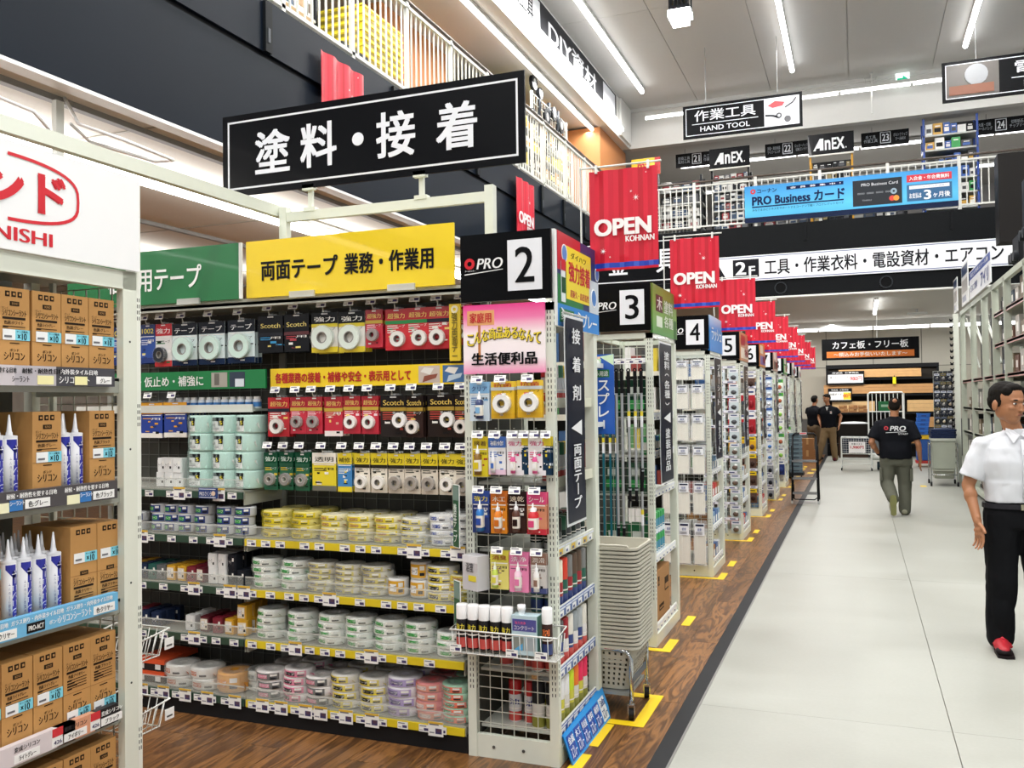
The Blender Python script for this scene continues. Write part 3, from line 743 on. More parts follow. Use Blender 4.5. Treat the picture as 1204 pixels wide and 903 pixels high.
# ================================================================ GOODS
def hang_rows(*a): pass
def roll_part(ro, ri, th, col, cx, cz, y):
    b = B(); b.ring(ro, ri, y-th, y, m(col, .45), (cx, 0, cz), 18, 'y')
    b.ring(ri, ri*.86, y-th*1.02, y, m('#8d8a84' if col != '#8d8a84' else '#d8d4cc', .6), (cx, 0, cz), 14, 'y')
    return b
_pk = {}
def pack(key, w, h, base, head, txt=None, tcol='#f0d070', roll=None, foot=None, lines=3, accent=None, bottle=None, hh=.26, sub=None):
    """carded pack: origin at the hanging hole, front towards -y"""
    if key in _pk: return _pk[key]
    c = B(); M_ = m(base, .3, coat=.3); z0 = -h
    c.box(-w/2, -.002, z0, w/2, 0, .006, M_)
    c.rect(-w/2, -h*hh, w/2, .006, -.002, m(head, .3, coat=.3))
    c.rect(-w*.12, -.004, w*.12, .002, -.0032, m('#e9e9e6', .3))
    if txt: c.text(txt, 0, -h*hh*.55, w*.8, h*.13, m(tcol, .4), -.0036, .03)
    if sub: c.rect(-w/2, -h*(hh+.09), w/2, -h*hh, -.003, m(sub, .4))
    ink = m(accent or '#e8e4dc', .4)
    for i in range(lines):
        zz = -h*(hh+.14) - i*h*.055; c.rect(-w*.42, zz, w*(.1 if i % 2 else -.02), zz+h*.022, -.002, ink)
    if foot: c.rect(-w/2, z0, w/2, z0+h*.14, -.002, m(foot, .4))
    rnd = random.Random(len(key)*31 + ord(key[0])*7 + ord(key[-1])); pal = (accent or '#e8e4dc', sub or head, '#f2f0ea', head, '#1e1e20', tcol)
    for i in range(7):
        x = rnd.uniform(-w*.42, w*.26); z = rnd.uniform(-h*.95, -h*(hh+.16)); a = rnd.uniform(.10, .26)*w; q = rnd.uniform(.025, .07)*h
        c.rect(x, z, x+a, z+q, -.0024 - .0001*i, m(pal[i % 6], .35), .0006)
    c.rect(-w*.44, -h*(hh+.02)-.004, w*.44, -h*(hh+.02), -.0034, m('#f4f2ec', .4), .0004)
    c.text('テープ' if roll else '用', w*.18, -h*(hh+.14), w*.44, h*.065, m('#f4f2ee' if sum(lin(base)[:3]) < 1 else '#2a2420', .4), -.0036)
    parts = []
    if roll:
        rf, rc, cx, cz = roll
        parts.append(('tape_roll', roll_part(w*rf, w*rf*.48, .02, rc, cx*w, cz*h, -.003).mesh('tape_roll'), None))
        bl = B().lathe([(w*rf*1.12, -.003), (w*rf*1.1, -.026), (w*rf*.95, -.028)], m('#ffffff', .08, alpha=.13), (cx*w, 0, cz*h), 14, 'y')
        parts.append(('blister', bl.mesh('blister'), None))
    if bottle:
        bc, capc, bw, bh, cx = bottle
        x = cx*w; zb = z0 + h*.06
        b = B().lathe([(0, zb), (bw, zb), (bw, zb+bh*.62), (bw*.5, zb+bh*.72), (bw*.45, zb+bh*.74)], m(bc, .3, coat=.4), (x, -.002-bw*.8, 0), 12)
        b.lathe([(bw*1.01, zb+bh*.12), (bw*1.01, zb+bh*.5)], m('#efeadf', .4), (x, -.002-bw*.8, 0), 12)
        b.box(x-bw*.6, -.004-bw*1.85, zb+bh*.2, x+bw*.6, -.002-bw*1.8, zb+bh*.42, m(head, .4))
        parts.append(('bottle', b.mesh('bottle'), None))
        b = B().lathe([(bw*.55, zb+bh*.7), (bw*.55, zb+bh*.82), (bw*.2, zb+bh*.86), (bw*.16, zb+bh), (0, zb+bh)], m(capc, .35), (x, -.002-bw*.8, 0), 10)
        parts.append(('cap', b.mesh('cap'), None))
    parts.append(('header_tab', B().box(-w*.1, -.001, .006, w*.1, 0, .016, m('#dfe3e6', .2, alpha=.6)).mesh('header_tab'), None))
    _pk[key] = ('tape_pack' if roll else 'carded_pack', c.mesh('card'), parts)
    return _pk[key]
RP = dict(base='#c9253a', head='#b01426', txt='超強力', accent='#f0c8cc')
P = {
 'redbig': pack('redbig', .125, .19, '#c4202c', '#b8101e', '超強力', roll=(.30, '#e8e6e0', -.05, -.72), foot='#c4202c', sub='#2d2d38', lines=4),
 'redgreen': pack('redgreen', .115, .19, '#cf2430', '#b8101e', '超強力', roll=(.32, '#e8e6e0', .1, -.72), sub='#1f8a46', lines=4),
 'redsm': pack('redsm', .092, .175, '#c8263c', '#a81426', '超強力', roll=(.32, '#9a8f8c', -.04, -.66), sub='#c2a43a', lines=4, accent='#f2d8dc'),
 'redwh': pack('redwh', .092, .175, '#c8263c', '#a81426', '超強力', roll=(.34, '#efede8', -.04, -.68), sub='#c2a43a', lines=4, accent='#f2d8dc'),
 'redflat': pack('redflat', .10, .185, '#c8263c', '#a81426', '超強力', sub='#c2a43a', foot='#efe6e2', lines=3, accent='#d8aa90'),
 'blk': pack('blk', .14, .19, '#2a2220', '#1c1718', 'Scotch', '#e8c860', roll=(.25, '#f0eeec', .27, -.58), lines=4, accent='#c0483a', sub='#a8882c'),
 'blksm': pack('blksm', .095, .19, '#352522', '#221a1a', 'Scotch', '#e8c860', roll=(.33, '#e8e0d8', -.06, -.74), lines=4, accent='#c85a4a', sub='#a8882c'),
 'scb': pack('scb', .145, .18, '#17181c', '#17181c', 'Scotch', '#f0dc7a', lines=2, accent='#3aa0d8', sub='#2d2f36', hh=.45),
 'scr': pack('scr', .15, .18, '#17181c', '#17181c', 'Scotch', '#f0dc7a', lines=2, accent='#b83a44', sub='#5a2128', hh=.45),
 'whyl': pack('whyl', .148, .19, '#e7e4dc', '#16181a', '強力', '#f0f0ea', roll=(.40, '#dfeae0', -.04, -.62), lines=0, foot='#e8d22a', sub='#d8c42a'),
 'mint': pack('mint', .165, .215, '#d9e8e8', '#20242c', 'テープ', '#f2f2f2', roll=(.38, '#cfe8de', -.02, -.60), lines=0, foot='#1c2c4a'),
 'grn': pack('grn', .083, .18, '#14603e', '#0e4a30', '強力', '#dff0e4', roll=(.36, '#8d8a84', 0, -.70), lines=2, accent='#d8b82c', sub='#0f5236'),
 'ylbag': pack('ylbag', .135, .18, '#e8d428', '#f2ece0', '透明', '#3a3a2a', lines=2, accent='#2a2a2a', foot='#6a6a60'),
 'ylsm': pack('ylsm', .085, .18, '#e8e0d0', '#ecd42a', '強力', '#2a2a20', roll=(.37, '#f2eee6', -.02, -.72), lines=2, accent='#3a3a30', sub='#2d2a24'),
 'ylgr': pack('ylgr', .085, .18, '#dcd2c2', '#ecd42a', '強力', '#2a2a20', roll=(.37, '#a39a90', -.02, -.72), lines=2, accent='#3a3a30', sub='#2d2a24'),
 'ylbl': pack('ylbl', .08, .18, '#3f86c4', '#ecd42a', '補修', '#2a2a20', lines=3, accent='#f2f2e8', foot='#e8d428'),
 'blue': pack('blue', .10, .20, '#234a9c', '#18306c', '1002', '#f2e05a', lines=3, accent='#d8dcec', foot='#1a3478'),
 'redw': pack('redw', .12, .22, '#e6e4e2', '#c3202c', '強力', '#f6f2f0', lines=2, accent='#2a7a44', roll=(.34, '#30343a', -.1, -.72), foot='#c8262c'),
 'ybox': pack('ybox', .15, .18, '#1f3c94', '#e8a41c', '強力', '#1f2c5c', lines=1, accent='#f0b030', foot='#ece8de', hh=.3),
}
def hook_b():
    return B().cyl((0, .0, .01), (0, -.29, .01), .0025, m('#cdd0c8', .3, .7), n=5).cyl((0, -.29, .01), (0, -.298, .03), .0025, m('#cdd0c8', .3, .7), n=5).cyl((0, -.24, .04), (0, -.298, .04), .002, m('#cdd0c8', .3, .7), n=5)
def hooked(seq, z, y, back, desc, group, deep=3, parent=None, tagz=.03, gap=.028):
    """seq: (x centre, key, colour words)"""
    par = parent or GON
    px, py, pz = par.location
    for i, (x, key, words) in enumerate(seq):
        hk = bpy.data.objects.new('peg_hook', shared('peg_hook', hook_b)); COL.objects.link(hk); hk.parent = par
        hk.location = (x - px, back - py, z - pz)
        sc = (back - (y - .02)) / .298; hk.scale = (1, sc, 1)
        tag_part(par, x - px, y - .026 - py, z - pz + tagz + .03, tilt=-.3)
        for d in range(deep):
            L = '%s, %s from left %s' % (words, nth(i+1), desc)
            if d: L += ', %s behind' % ('next' if d == 1 else ORD[d])
            inst(P[key], (x + random.uniform(-.002, .002)*d, y + d*gap, z + random.uniform(-.003, .002)), random.uniform(-.05, .05) + (.0), L, 'tape', group)
random.seed(5)
RED = 'red carded tape'; 
hooked([(-2.745, 'scb', 'black and blue tape card'), (-2.59, 'scr', 'black and dark red tape card'), (-2.427, 'whyl', 'white tape roll on yellow-footed card'), (-2.273, 'whyl', 'white tape roll on yellow-footed card'), (-2.15, 'redsm', RED), (-2.03, 'redgreen', 'red card with green stripe'), (-1.916, 'redgreen', 'red card with green stripe'), (-1.805, 'redbig', 'wide red carded tape'), (-1.685, 'redwh', RED)], 2.012, 3.70, 3.955, 'under the yellow header', 'tape packs on the top hooks')
hooked([(-3.74, 'blue', 'blue carded tape'), (-3.62, 'blue', 'blue carded tape'), (-3.535, 'blue', 'blue carded tape'), (-3.43, 'redw', 'white and red carded tape'), (-3.288, 'mint', 'bagged mint tape roll'), (-3.111, 'mint', 'bagged mint tape roll'), (-2.925, 'mint', 'bagged mint tape roll')], 2.0, 3.70, 3.955, 'under the green header', 'tape packs under the green header')
hooked([(-2.70, 'redbig', 'wide red carded tape'), (-2.584, 'redsm', RED), (-2.49, 'redsm', RED), (-2.38, 'redflat', 'red card with pale foot'), (-2.277, 'redwh', RED+' with white roll'), (-2.176, 'redwh', RED+' with white roll'), (-2.05, 'blk', 'wide black carded tape'), (-1.94, 'blksm', 'black carded tape'), (-1.80, 'blk', 'wide black carded tape'), (-1.69, 'blksm', 'black carded tape')], 1.60, 3.70, 3.955, 'in the middle hook row', 'tape packs in the middle hook row')
hooked([(-2.75, 'grn', 'green carded tape'), (-2.657, 'grn', 'green carded tape'), (-2.563, 'grn', 'green carded tape'), (-2.437, 'ylbag', 'yellow bag of tape'), (-2.32, 'ylbl', 'yellow and blue card'), (-2.223, 'ylsm', 'yellow carded white tape'), (-2.13, 'ylsm', 'yellow carded white tape'), (-2.038, 'ylgr', 'yellow carded grey tape'), (-1.952, 'ylgr', 'yellow carded grey tape'), (-1.863, 'ylgr', 'yellow carded grey tape'), (-1.77, 'ylsm', 'yellow carded white tape'), (-1.69, 'ylgr', 'yellow carded grey tape')], 1.325, 3.70, 3.955, 'in the lowest hook row', 'tape packs in the lowest hook row')
hooked([(-3.69, 'ybox', 'yellow and blue boxed tape'), (-3.53, 'ybox', 'yellow and blue boxed tape'), (-3.37, 'ybox', 'yellow and blue boxed tape')], 1.585, 3.72, 3.955, 'above the mint rolls', 'yellow and blue packs above the left shelf', deep=6, gap=.03)
# yellow vertical sign and small items around the first row
o = sign_box('vertical_card', 'narrow yellow vertical card at the right end of the top hooks', 'sign', (-1.735, 3.66, 1.76), .055, .26, '#e6c832', '', '#000')
ob('lettering', B().text('強力両面テー', .0275, .12, .03, .2, m('#7a6a1c', .4), -.002, .03, vert=True).ring(.018, .008, -.002, 0, m('#f0e8c8'), (.0275, 0, .235), 14, 'y'), o)

# ---- stacked rolls on the shelves
def bagroll(key, r, h, col, lab, acc, wrap='#f2f3f0', ri=.45, box=False):
    if key in _pk: return _pk[key]
    b = B()
    if box:
        b.bevbox(-r, -r, 0, r, r, h, m(col, .35), .006)
    else:
        b.lathe([(r*ri, h*.04), (r*.97, h*.02), (r, h*.12), (r, h*.88), (r*.97, h*.98), (r*ri, h*.96), (r*ri, h*.04)], m(col, .4), (0, 0, 0), 14)
    parts = []
    # printed label wrapped round the front, with lettering
    L_ = B(); k = 8; Wd = 62 if not box else 0
    def pt(u, z, q=1.02):
        if box: return (u, -r*q, z)
        return (q*r*math.sin(u/r), -q*r*math.cos(u/r), z)
    def band(u0, u1, z0, z1, mt, q):
        vs = []
        for i in range(k+1):
            u = u0 + (u1-u0)*i/k; vs += [pt(u, z0, q), pt(u, z1, q)]
        L_.add(vs, [(2*i, 2*i+2, 2*i+3, 2*i+1) for i in range(k)], mt, not box)
    um = r*.85 if box else r*.95
    if key == 'min':
        for u_ in (-.25,):
            band(-um*.95, um*.25, h*.12, h*.86, m('#e9ebea', .35), 1.015); band(-um*.95, um*.25, h*.66, h*.86, m('#16181b', .35), 1.03)
            band(-um*.15, um*.22, h*.42, h*.70, m('#16181b', .35), 1.035); L_.text('5', 0, 0, r*.2, h*.2, m('#e6d61e', .35), bold=.05, fn=lambda a, c: pt(a+um*.05, c+h*.57, 1.05))
            L_.text('養生', 0, 0, r*.34, h*.16, m('#2a2c30', .35), bold=.03, fn=lambda a, c: pt(a-um*.6, c+h*.45, 1.04))
            for q_ in (.2, .28): band(-um*.85, -um*.1, h*q_, h*(q_+.03), m('#7a7c80', .4), 1.03)
    else:
        band(-um, um*.9, h*.14, h*.86, m(lab, .35), 1.015)
        band(-um*.7, um*.1, h*.30, h*.70, m(acc, .35), 1.03)
        L_.text('テープ', 0, 0, r*.75, h*.28, m('#f4f2ee' if sum(lin(acc)[:3]) < 1.2 else '#2a2a2c', .35), fn=lambda a, c: pt(a-um*.3, c+h*.5, 1.045))
        band(um*.3, um*.75, h*.55, h*.78, m('#f2f0ea', .35), 1.03); band(um*.3, um*.75, h*.25, h*.42, m('#2c2c30', .35), 1.03)
    parts.append(('label_band', L_.mesh('label_band'), None))
    if wrap:
        w_ = B(); rnd = random.Random(hash(key) % 1000 if False else len(key)*7 + int(r*1e4))
        n = 16; vs = []
        prof = [(.25, 1.0), (1.06, .99), (1.09, .5), (1.05, .04)]
        for i in range(n):
            a = 2*math.pi*i/n; q = 1 + rnd.uniform(-.07, .09)
            for rr, hh in prof: vs.append((r*rr*q*math.cos(a), r*rr*q*math.sin(a), h*hh*(1 + rnd.uniform(-.02, .02))))
        fs = []
        for i in range(n):
            for j in range(3): fs.append((i*4+j, i*4+j+1, ((i+1) % n)*4+j+1, ((i+1) % n)*4+j))
        # gathered corner of the bag
        w_.add(vs, fs, m(wrap, .08, alpha=.22), False)
        w_.add([(r*.9, -r*.5, h*.5), (r*1.35, -r*.75, h*.62), (r*1.3, -r*.55, h*.25), (r*.95, -r*.35, h*.3)], [(0, 1, 2, 3)], m(acc if sum(lin(acc)[:3]) > .1 else lab, .2, alpha=.85))
        parts.append(('wrapping', w_.mesh('wrapping'), None))
    _pk[key] = ('tape_box' if box else 'tape_roll', b.mesh('tape_roll'), parts)
    return _pk[key]
T_ = {
 'yel': bagroll('yel', .072, .033, '#efe3a0', '#ecd40c', '#5a4a10', wrap='#f4e83a'),
 'yel2': bagroll('yel2', .068, .031, '#efe9da', '#f0d80c', '#a8541c', wrap='#f4ee80'),
 'wht': bagroll('wht', .062, .036, '#f0f0ee', '#e4e6ea', '#2f4a9a'),
 'wgr': bagroll('wgr', .075, .036, '#f1f1ee', '#f2f4ee', '#1f9a3a', wrap='#eef8ee'),
 'wye': bagroll('wye', .07, .030, '#eceadf', '#e6d42c', '#2a2a22'),
 'wbk': bagroll('wbk', .072, .028, '#e6e2d2', '#d8c83a', '#2a2a26'),
 'pnk': bagroll('pnk', .078, .045, '#efe9e6', '#26262a', '#e0668e'),
 'pnw': bagroll('pnw', .075, .04, '#f2ecea', '#e67a9c', '#2a2428'),
 'ylw': bagroll('ylw', .075, .04, '#f0ece4', '#ead62e', '#26241e'),
 'vio': bagroll('vio', .082, .045, '#eeeaf2', '#a48ad0', '#3a2a7a'),
 'ora': bagroll('ora', .076, .042, '#e86a6a', '#f08a6a', '#fae0da'),
 'gre': bagroll('gre', .074, .034, '#9fd8b4', '#e86a4a', '#2a8a56'),
 'min': bagroll('min', .074, .095, '#c3e4d9', '#eef0ee', '#17191c', wrap='#d6f0e8', ri=.3),
 'alu': bagroll('alu', .046, .048, '#d6d8da', '#22397e', '#3fa04c', wrap=None),
 'alb': bagroll('alb', .052, .048, '#d0d2d4', '#22397e', '#3fa04c', wrap=None),
 'tub': bagroll('tub', .05, .085, '#f0efec', '#e8b02c', '#fafafa', wrap=None, ri=.02),
 'big': bagroll('big', .085, .055, '#e6e4de', '#e8e6e0', '#c8642c', ri=.6),
 'orb': bagroll('orb', .085, .10, '#dc9a1c', '#e0a020', '#d88c14', ri=.62),
 'clr': bagroll('clr', .08, .05, '#d8dcd6', '#e2e6e0', '#b0b8b0', ri=.6),
}
for nm, c in (('navy', '#232f4a'), ('teal', '#1f5a52'), ('gray', '#5e6062'), ('ylo', '#d8a42c'), ('mar', '#7e1f30'), ('wine', '#5c1a26'), ('wtb', '#e8e8e6'), ('blkb', '#1e2128'), ('brn', '#7a4a30')):
    T_[nm] = bagroll('b' + nm, .028, .075, c, c if nm in ('navy', 'teal', 'gray', 'mar', 'blkb', 'wtb') else '#e8dcc8', '#e8e8ea' if nm in ('wine', 'ylo') else c, wrap=None, box=True)
def stack(x, y, z, key, n, words, shelf, idx, group, dz=None, depth=1, jig=.006, dy=None):
    pr = T_[key]; me = pr[1]
    hh = max(v.co.z for v in me.vertices); rr = max(v.co.x for v in me.vertices)
    for d in range(depth):
        for k in range(n if d == 0 else max(1, n - 0)):
            L = words
            L += (', bottom' if k == 0 else ', top' if k == n-1 else ', %s up' % nth(k+1)) if n > 1 else ''
            L += ', %s%s from left, %s' % (nth(idx) + ('' if not d else ' rear' if d == 1 else ' third-row'), ' stack' if n > 1 else '', shelf)
            inst(pr, (x + random.uniform(-jig, jig), y + d*(dy or rr*2.12) + random.uniform(-jig, jig)*.4, z + k*hh*1.005), random.uniform(-.25, .25), L, 'tape', group)
random.seed(9)
ZS = {1: .915, 2: .665, 3: .415, 4: .12}
s1 = [(-2.72, 'yel', 4), (-2.545, 'yel', 4), (-2.385, 'yel2', 4), (-2.235, 'yel2', 4), (-2.085, 'yel2', 4), (-1.945, 'wye', 4), (-1.80, 'wht', 4), (-1.70, 'wht', 4)]
s2 = [(-2.775, 'wgr', 4), (-2.61, 'wgr', 4), (-2.455, 'wbk', 5), (-2.305, 'wbk', 5), (-2.155, 'wbk', 5), (-2.04, 'tub', 1), (-1.92, 'tub', 2), (-1.80, 'ylw', 4), (-1.70, 'yel2', 4)]
s3 = [(-2.755, 'wgr', 4), (-2.575, 'wgr', 4), (-2.395, 'wgr', 4), (-2.24, 'wgr', 4), (-2.085, 'wgr', 4), (-1.925, 'wgr', 4), (-1.765, 'wgr', 3)]
s4 = [(-2.755, 'pnk', 3), (-2.60, 'pnw', 4), (-2.465, 'pnk', 3), (-2.325, 'ylw', 4), (-2.17, 'ylw', 4), (-2.01, 'vio', 4), (-1.87, 'ora', 4), (-1.735, 'gre', 5)]
WD = {'yel': 'yellow bagged tape roll', 'yel2': 'white and yellow bagged tape roll', 'wye': 'cream and yellow tape roll', 'wht': 'white bagged tape roll', 'wgr': 'white tape roll in clear bag', 'wbk': 'cream marked tape roll', 'tub': 'white tub with yellow label', 'ylw': 'white roll with yellow band', 'pnk': 'white roll with pink mark', 'pnw': 'pink banded tape roll', 'vio': 'violet banded thick roll', 'ora': 'coral tape roll', 'gre': 'pale green tape roll', 'min': 'mint curing tape roll', 'alu': 'silver foil tape roll', 'alb': 'wide silver foil tape roll', 'navy': 'navy boxed tape', 'teal': 'teal boxed tape', 'gray': 'grey boxed tape', 'ylo': 'yellow boxed tape', 'mar': 'maroon boxed tape', 'wine': 'wine red boxed tape', 'wtb': 'white boxed tape', 'blkb': 'black boxed tape', 'brn': 'brown boxed tape', 'big': 'wide white tape roll', 'orb': 'tall amber tape roll', 'clr': 'clear wrapped tape roll'}
SN = {1: 'upper yellow shelf', 2: 'second yellow shelf', 3: 'third yellow shelf', 4: 'lowest yellow shelf'}
for si, row in ((1, s1), (2, s2), (3, s3), (4, s4)):
    for i, (x, k, n) in enumerate(row): stack(x, 3.715, ZS[si], k, n, WD[k], SN[si], i+1, 'stacked rolls on the yellow-railed shelves', depth=2 if si in (1, 4) else 1, dy=.15)
# left bay
for i, x in enumerate((-3.20, -3.045, -2.90)): stack(x, 3.74, 1.147, 'min', 4, WD['min'], 'top green shelf', i+1, 'mint tape rolls stacked four high')
for i, x in enumerate((-3.45, -3.395, -3.335)): stack(x, 3.72, 1.147, 'wtb', 2, WD['wtb'], 'top green shelf', i+1, 'white boxes beside the mint rolls')
for i, (x, k, n) in enumerate(((-3.58, 'alu', 2), (-3.445, 'alu', 3), (-3.355, 'alu', 3), (-3.26, 'alu', 3), (-3.15, 'alb', 3), (-3.01, 'alb', 3), (-2.90, 'alb', 3))): stack(x, 3.69, .917, k, n, WD[k], 'second green shelf', i+1, 'foil tape rolls')
for i, (x, k, n) in enumerate(((-3.66, 'brn', 1), (-3.60, 'ylo', 1), (-3.54, 'navy', 1), (-3.475, 'teal', 1), (-3.41, 'gray', 1), (-3.345, 'ylo', 1), (-3.28, 'ylo', 1), (-3.215, 'mar', 1), (-3.15, 'wine', 1), (-3.085, 'wtb', 2), (-3.02, 'wtb', 2), (-2.955, 'blkb', 2), (-2.895, 'blkb', 1))): stack(x, 3.68, .667, k, n, WD[k], 'third green shelf', i+1, 'small boxed tapes on the third left shelf', depth=3, dy=.065)
for i, (x, k, n) in enumerate(((-3.60, 'mar', 1), (-3.53, 'navy', 1), (-3.45, 'navy', 1), (-3.23, 'wtb', 1), (-3.14, 'wine', 1), (-3.05, 'mar', 1), (-2.98, 'ylo', 1), (-2.90, 'ylo', 2))): stack(x, 3.68, .417, k, n, WD[k], 'fourth green shelf', i+1, 'small boxed tapes on the fourth left shelf', depth=3, dy=.065)
for i, (x, k, n) in enumerate(((-3.32, 'big', 2), (-3.16, 'big', 2), (-3.0, 'orb', 1), (-2.88, 'clr', 2))): stack(x if i < 3 else -2.87, 3.72 if i < 3 else 3.79, .122, k, n, WD[k], 'lowest green shelf', i+1, 'large rolls on the lowest left shelf')
# orange boxes lower left
for k in range(2):
    for j in range(2):
        o = thing('tape_box', 'flat black and orange box, %s of the %s pile at the lower left' % (('bottom', 'top')[k], ('front', 'rear')[j]), 'box', (-3.60, 3.67 + j*.13, .118 + k*.062), 0, 'black and orange boxes')
        ob('body', B().box(0, 0, 0, .19, .12, .048, m('#2a2322', .45)), o); ob('lid', B().box(-.002, -.002, .036, .192, .122, .06, m('#e0562c', .45)), o)
        ob('label', B().rect(.13, .008, .165, .034, 0, m('#e8e4e0', .4)).rect(.02, .008, .055, .034, 0, m('#e8e4e0', .4)), o)
# blue bottles on the upper back shelf
pr = ('jar', B().lathe([(0, 0), (.022, 0), (.022, .045), (.018, .05), (0, .05)], m('#dfe6ee', .35), n=8).mesh('jar'), [('label', B().lathe([(.0225, .01), (.0225, .034)], m('#3f7fc0', .4), n=8).mesh('label'), None), ('cap', B().lathe([(.018, .05), (.018, .062), (0, .062)], m('#f4f4f2', .4), n=8).mesh('cap'), None)])
for i in range(12):
    inst(pr, (-3.42 + i*.05, 3.75, 1.553), i*.5, 'small white and blue jar, %s from the left on the upper back shelf' % nth(i+1), 'jar', 'jars on the upper back shelf')
# blue card on the shelf rail
o = sign_box('shelf_card', 'small blue card with white lettering standing on the mint roll shelf rail', 'sign', (-3.105, 3.585, 1.105), .11, .052, '#173a7c', '', '#fff')
ob('lettering', B().text('PROさくら', .045, .024, .075, .022, m('#f4f4f4', .4), -.002, .04).rect(.004, .004, .106, .007, 0, m('#e8eaf0')).rect(.004, .045, .106, .048, 0, m('#e8eaf0')).ring(.012, .0001, -.003, -.001, m('#e0c8b0'), (.093, 0, .026), 12, 'y'), o)
# green sign clipped edge-on at the corner of the gondola
o = thing('shelf_wing_sign', 'small green wing sign with white lettering between gondola and rack 2', 'sign', (-1.70, 3.60, .925), R(-38))
ob('panel', B().box(0, 0, 0, .062, .004, .28, m('#f0f0ee', .35)).rect(.004, .004, .058, .276, 0, m('#17583a', .35)).rect(.006, .21, .056, .272, -.0012, m('#7a948c', .4)), o)
ob('lettering', B().text('養生テープ', .031, .11, .035, .17, m('#e6efe8', .4), -.004, .03, vert=True), o)
o = thing('shelf_wing_sign', 'small green wing sign lower down, behind the wire basket of spray cans', 'sign', (-1.70, 3.60, .58), R(-38))
ob('panel', B().box(0, 0, 0, .062, .004, .20, m('#f0f0ee', .35)).rect(.004, .004, .058, .196, 0, m('#17583a', .35)).rect(.006, .12, .056, .192, -.0012, m('#7a948c', .4)), o)

# ---- sealant cartons and cartridges
def carton(key, nm, w=.108, h=.27, d=.22, two=True, sticker=.36, low=False):
    if key in _pk: return _pk[key]
    b = B().box(0, 0, 0, w, d, h, m('#c08f52', .7, var=.06, scale=30)); K = m('#2b221a', .6)
    b.box(-.0003, -.0006, h*.395, w+.0003, 0, h*.40, m('#8f6536', .7))
    p = B(); z = h*.93
    for i in range(3):
        x = w*(.28 + i*.2); p.rect(x-w*.07, z-.009, x+w*.07, z+.008, 0, K); p.rect(x-w*.03, z-.004, x+w*.03, z+.003, -.0012, m('#c08f52', .7))
    off = .07 if low else 0
    if low: zt = h*.46
    else: zt = h*.86
    p.rect(w*.36, zt-.018, w*.66, zt-.004, 0, K); p.text('BOND', w*.51, zt-.011, w*.2, .007, m('#c08f52'), -.0024)
    p.text('ボンド', w*.2, zt-.026, w*.2, .007, K, -.0012)
    p.text('シリコンシーラント', w*.5, zt-.04, w*.78, .019, K, -.0012, .04)
    p.rect(w*.12, zt-.06, w*.86, zt-.053, 0, K)
    p.text('色調:' + nm, w*.48, zt-.070, w*.62, .012, K, -.0012, .02)
    for k in range(4): p.rect(w*.14, zt-.083-k*.009, w*.85, zt-.081-k*.009, 0, K); p.rect(w*.14, zt-.086-k*.009, w*(.3+.1*(k % 3)), zt-.0835-k*.009, 0, K)
    if not low:
        p.rect(w*.36, h*.36, w*.66, h*.40-.02+.012, 0, K)
        p.text('ボンド', w*.5, h*.285, w*.3, .009, K, -.0012, .02); p.text('シリコン', w*.5, h*.215, w*.68, .024, K, -.0012, .05)
    st = B(); sz = h*sticker
    st.rect(w*.12, sz, w*.52, sz+.033, -.001, m('#eef0f0', .4)); st.rect(w*.52, sz, w*1.0, sz+.033, -.001, m('#7fd0e2', .4))
    st.text('×10', w*.74, sz+.012, w*.3, .02, m('#15262c'), -.0024, .05); st.text('ケース販売', w*.74, sz+.027, w*.36, .007, m('#15262c'), -.0024, .02)
    st.rect(w*.17, sz+.008, w*.4, sz+.014, -.0022, m('#6a6a70'))
    _pk[key] = ('carton', b.mesh('carton'), [('print', p.mesh('print'), None), ('price_sticker', st.mesh('price_sticker'), None)])
    return _pk[key]
CN = {'w': 'ホワイト', 'l': 'ライトグレー', 'g': 'グレー', 'b': 'ブラック', 'c': 'クリヤー', 'i': 'アイボリー'}
EN = {'w': 'white', 'l': 'light grey', 'g': 'grey', 'b': 'black', 'c': 'clear', 'i': 'ivory'}
def put_carton(y, z, c, low=False, st=.40, lab='', key=None, w=.108):
    inst(carton('carton' + c + ('L' if low else '') + str(st), CN[c], low=low, sticker=st, w=w), (-2.43, y, z), SIDE, lab, 'carton', 'sealant cartons')
for i, (y, c) in enumerate(((1.71, 'w'), (1.822, 'w'), (1.934, 'w'), (2.052, 'l'), (2.163, 'g'), (2.274, 'g'))):
    put_carton(y, 1.673, c, lab='brown carton of %s sealant on the top shelf, %s from the right' % (EN[c], nth(6-i)))
for i, (y, c) in enumerate(((2.052, 'g'), (2.275, 'b'))): put_carton(y, 1.288, c, lab='brown carton of %s sealant between cartridges on the second shelf' % EN[c])
for i, (y, c) in enumerate(((1.83, 'c'), (2.195, 'c'), (2.306, 'c'))): put_carton(y, .903, c, True, .55, lab='brown carton of clear sealant on the third shelf, %s from the right' % nth(3-i))
for i, (y, c) in enumerate(((1.83, 'l'), (1.942, 'l'), (2.054, 'l'), (2.166, 'i'), (2.275, 'b'))): put_carton(y, .523, c, False, (.40, .40, .40, .06, .06)[i] + .0, lab='brown carton of %s sealant on the fourth shelf, %s from the right' % (EN[c], nth(5-i)))
for i, y in enumerate((1.83, 1.942, 2.054, 2.166, 2.275)): put_carton(y, .155, 'w', lab='brown sealant carton on the lowest shelf of the left rack, %s from the right' % nth(5-i))
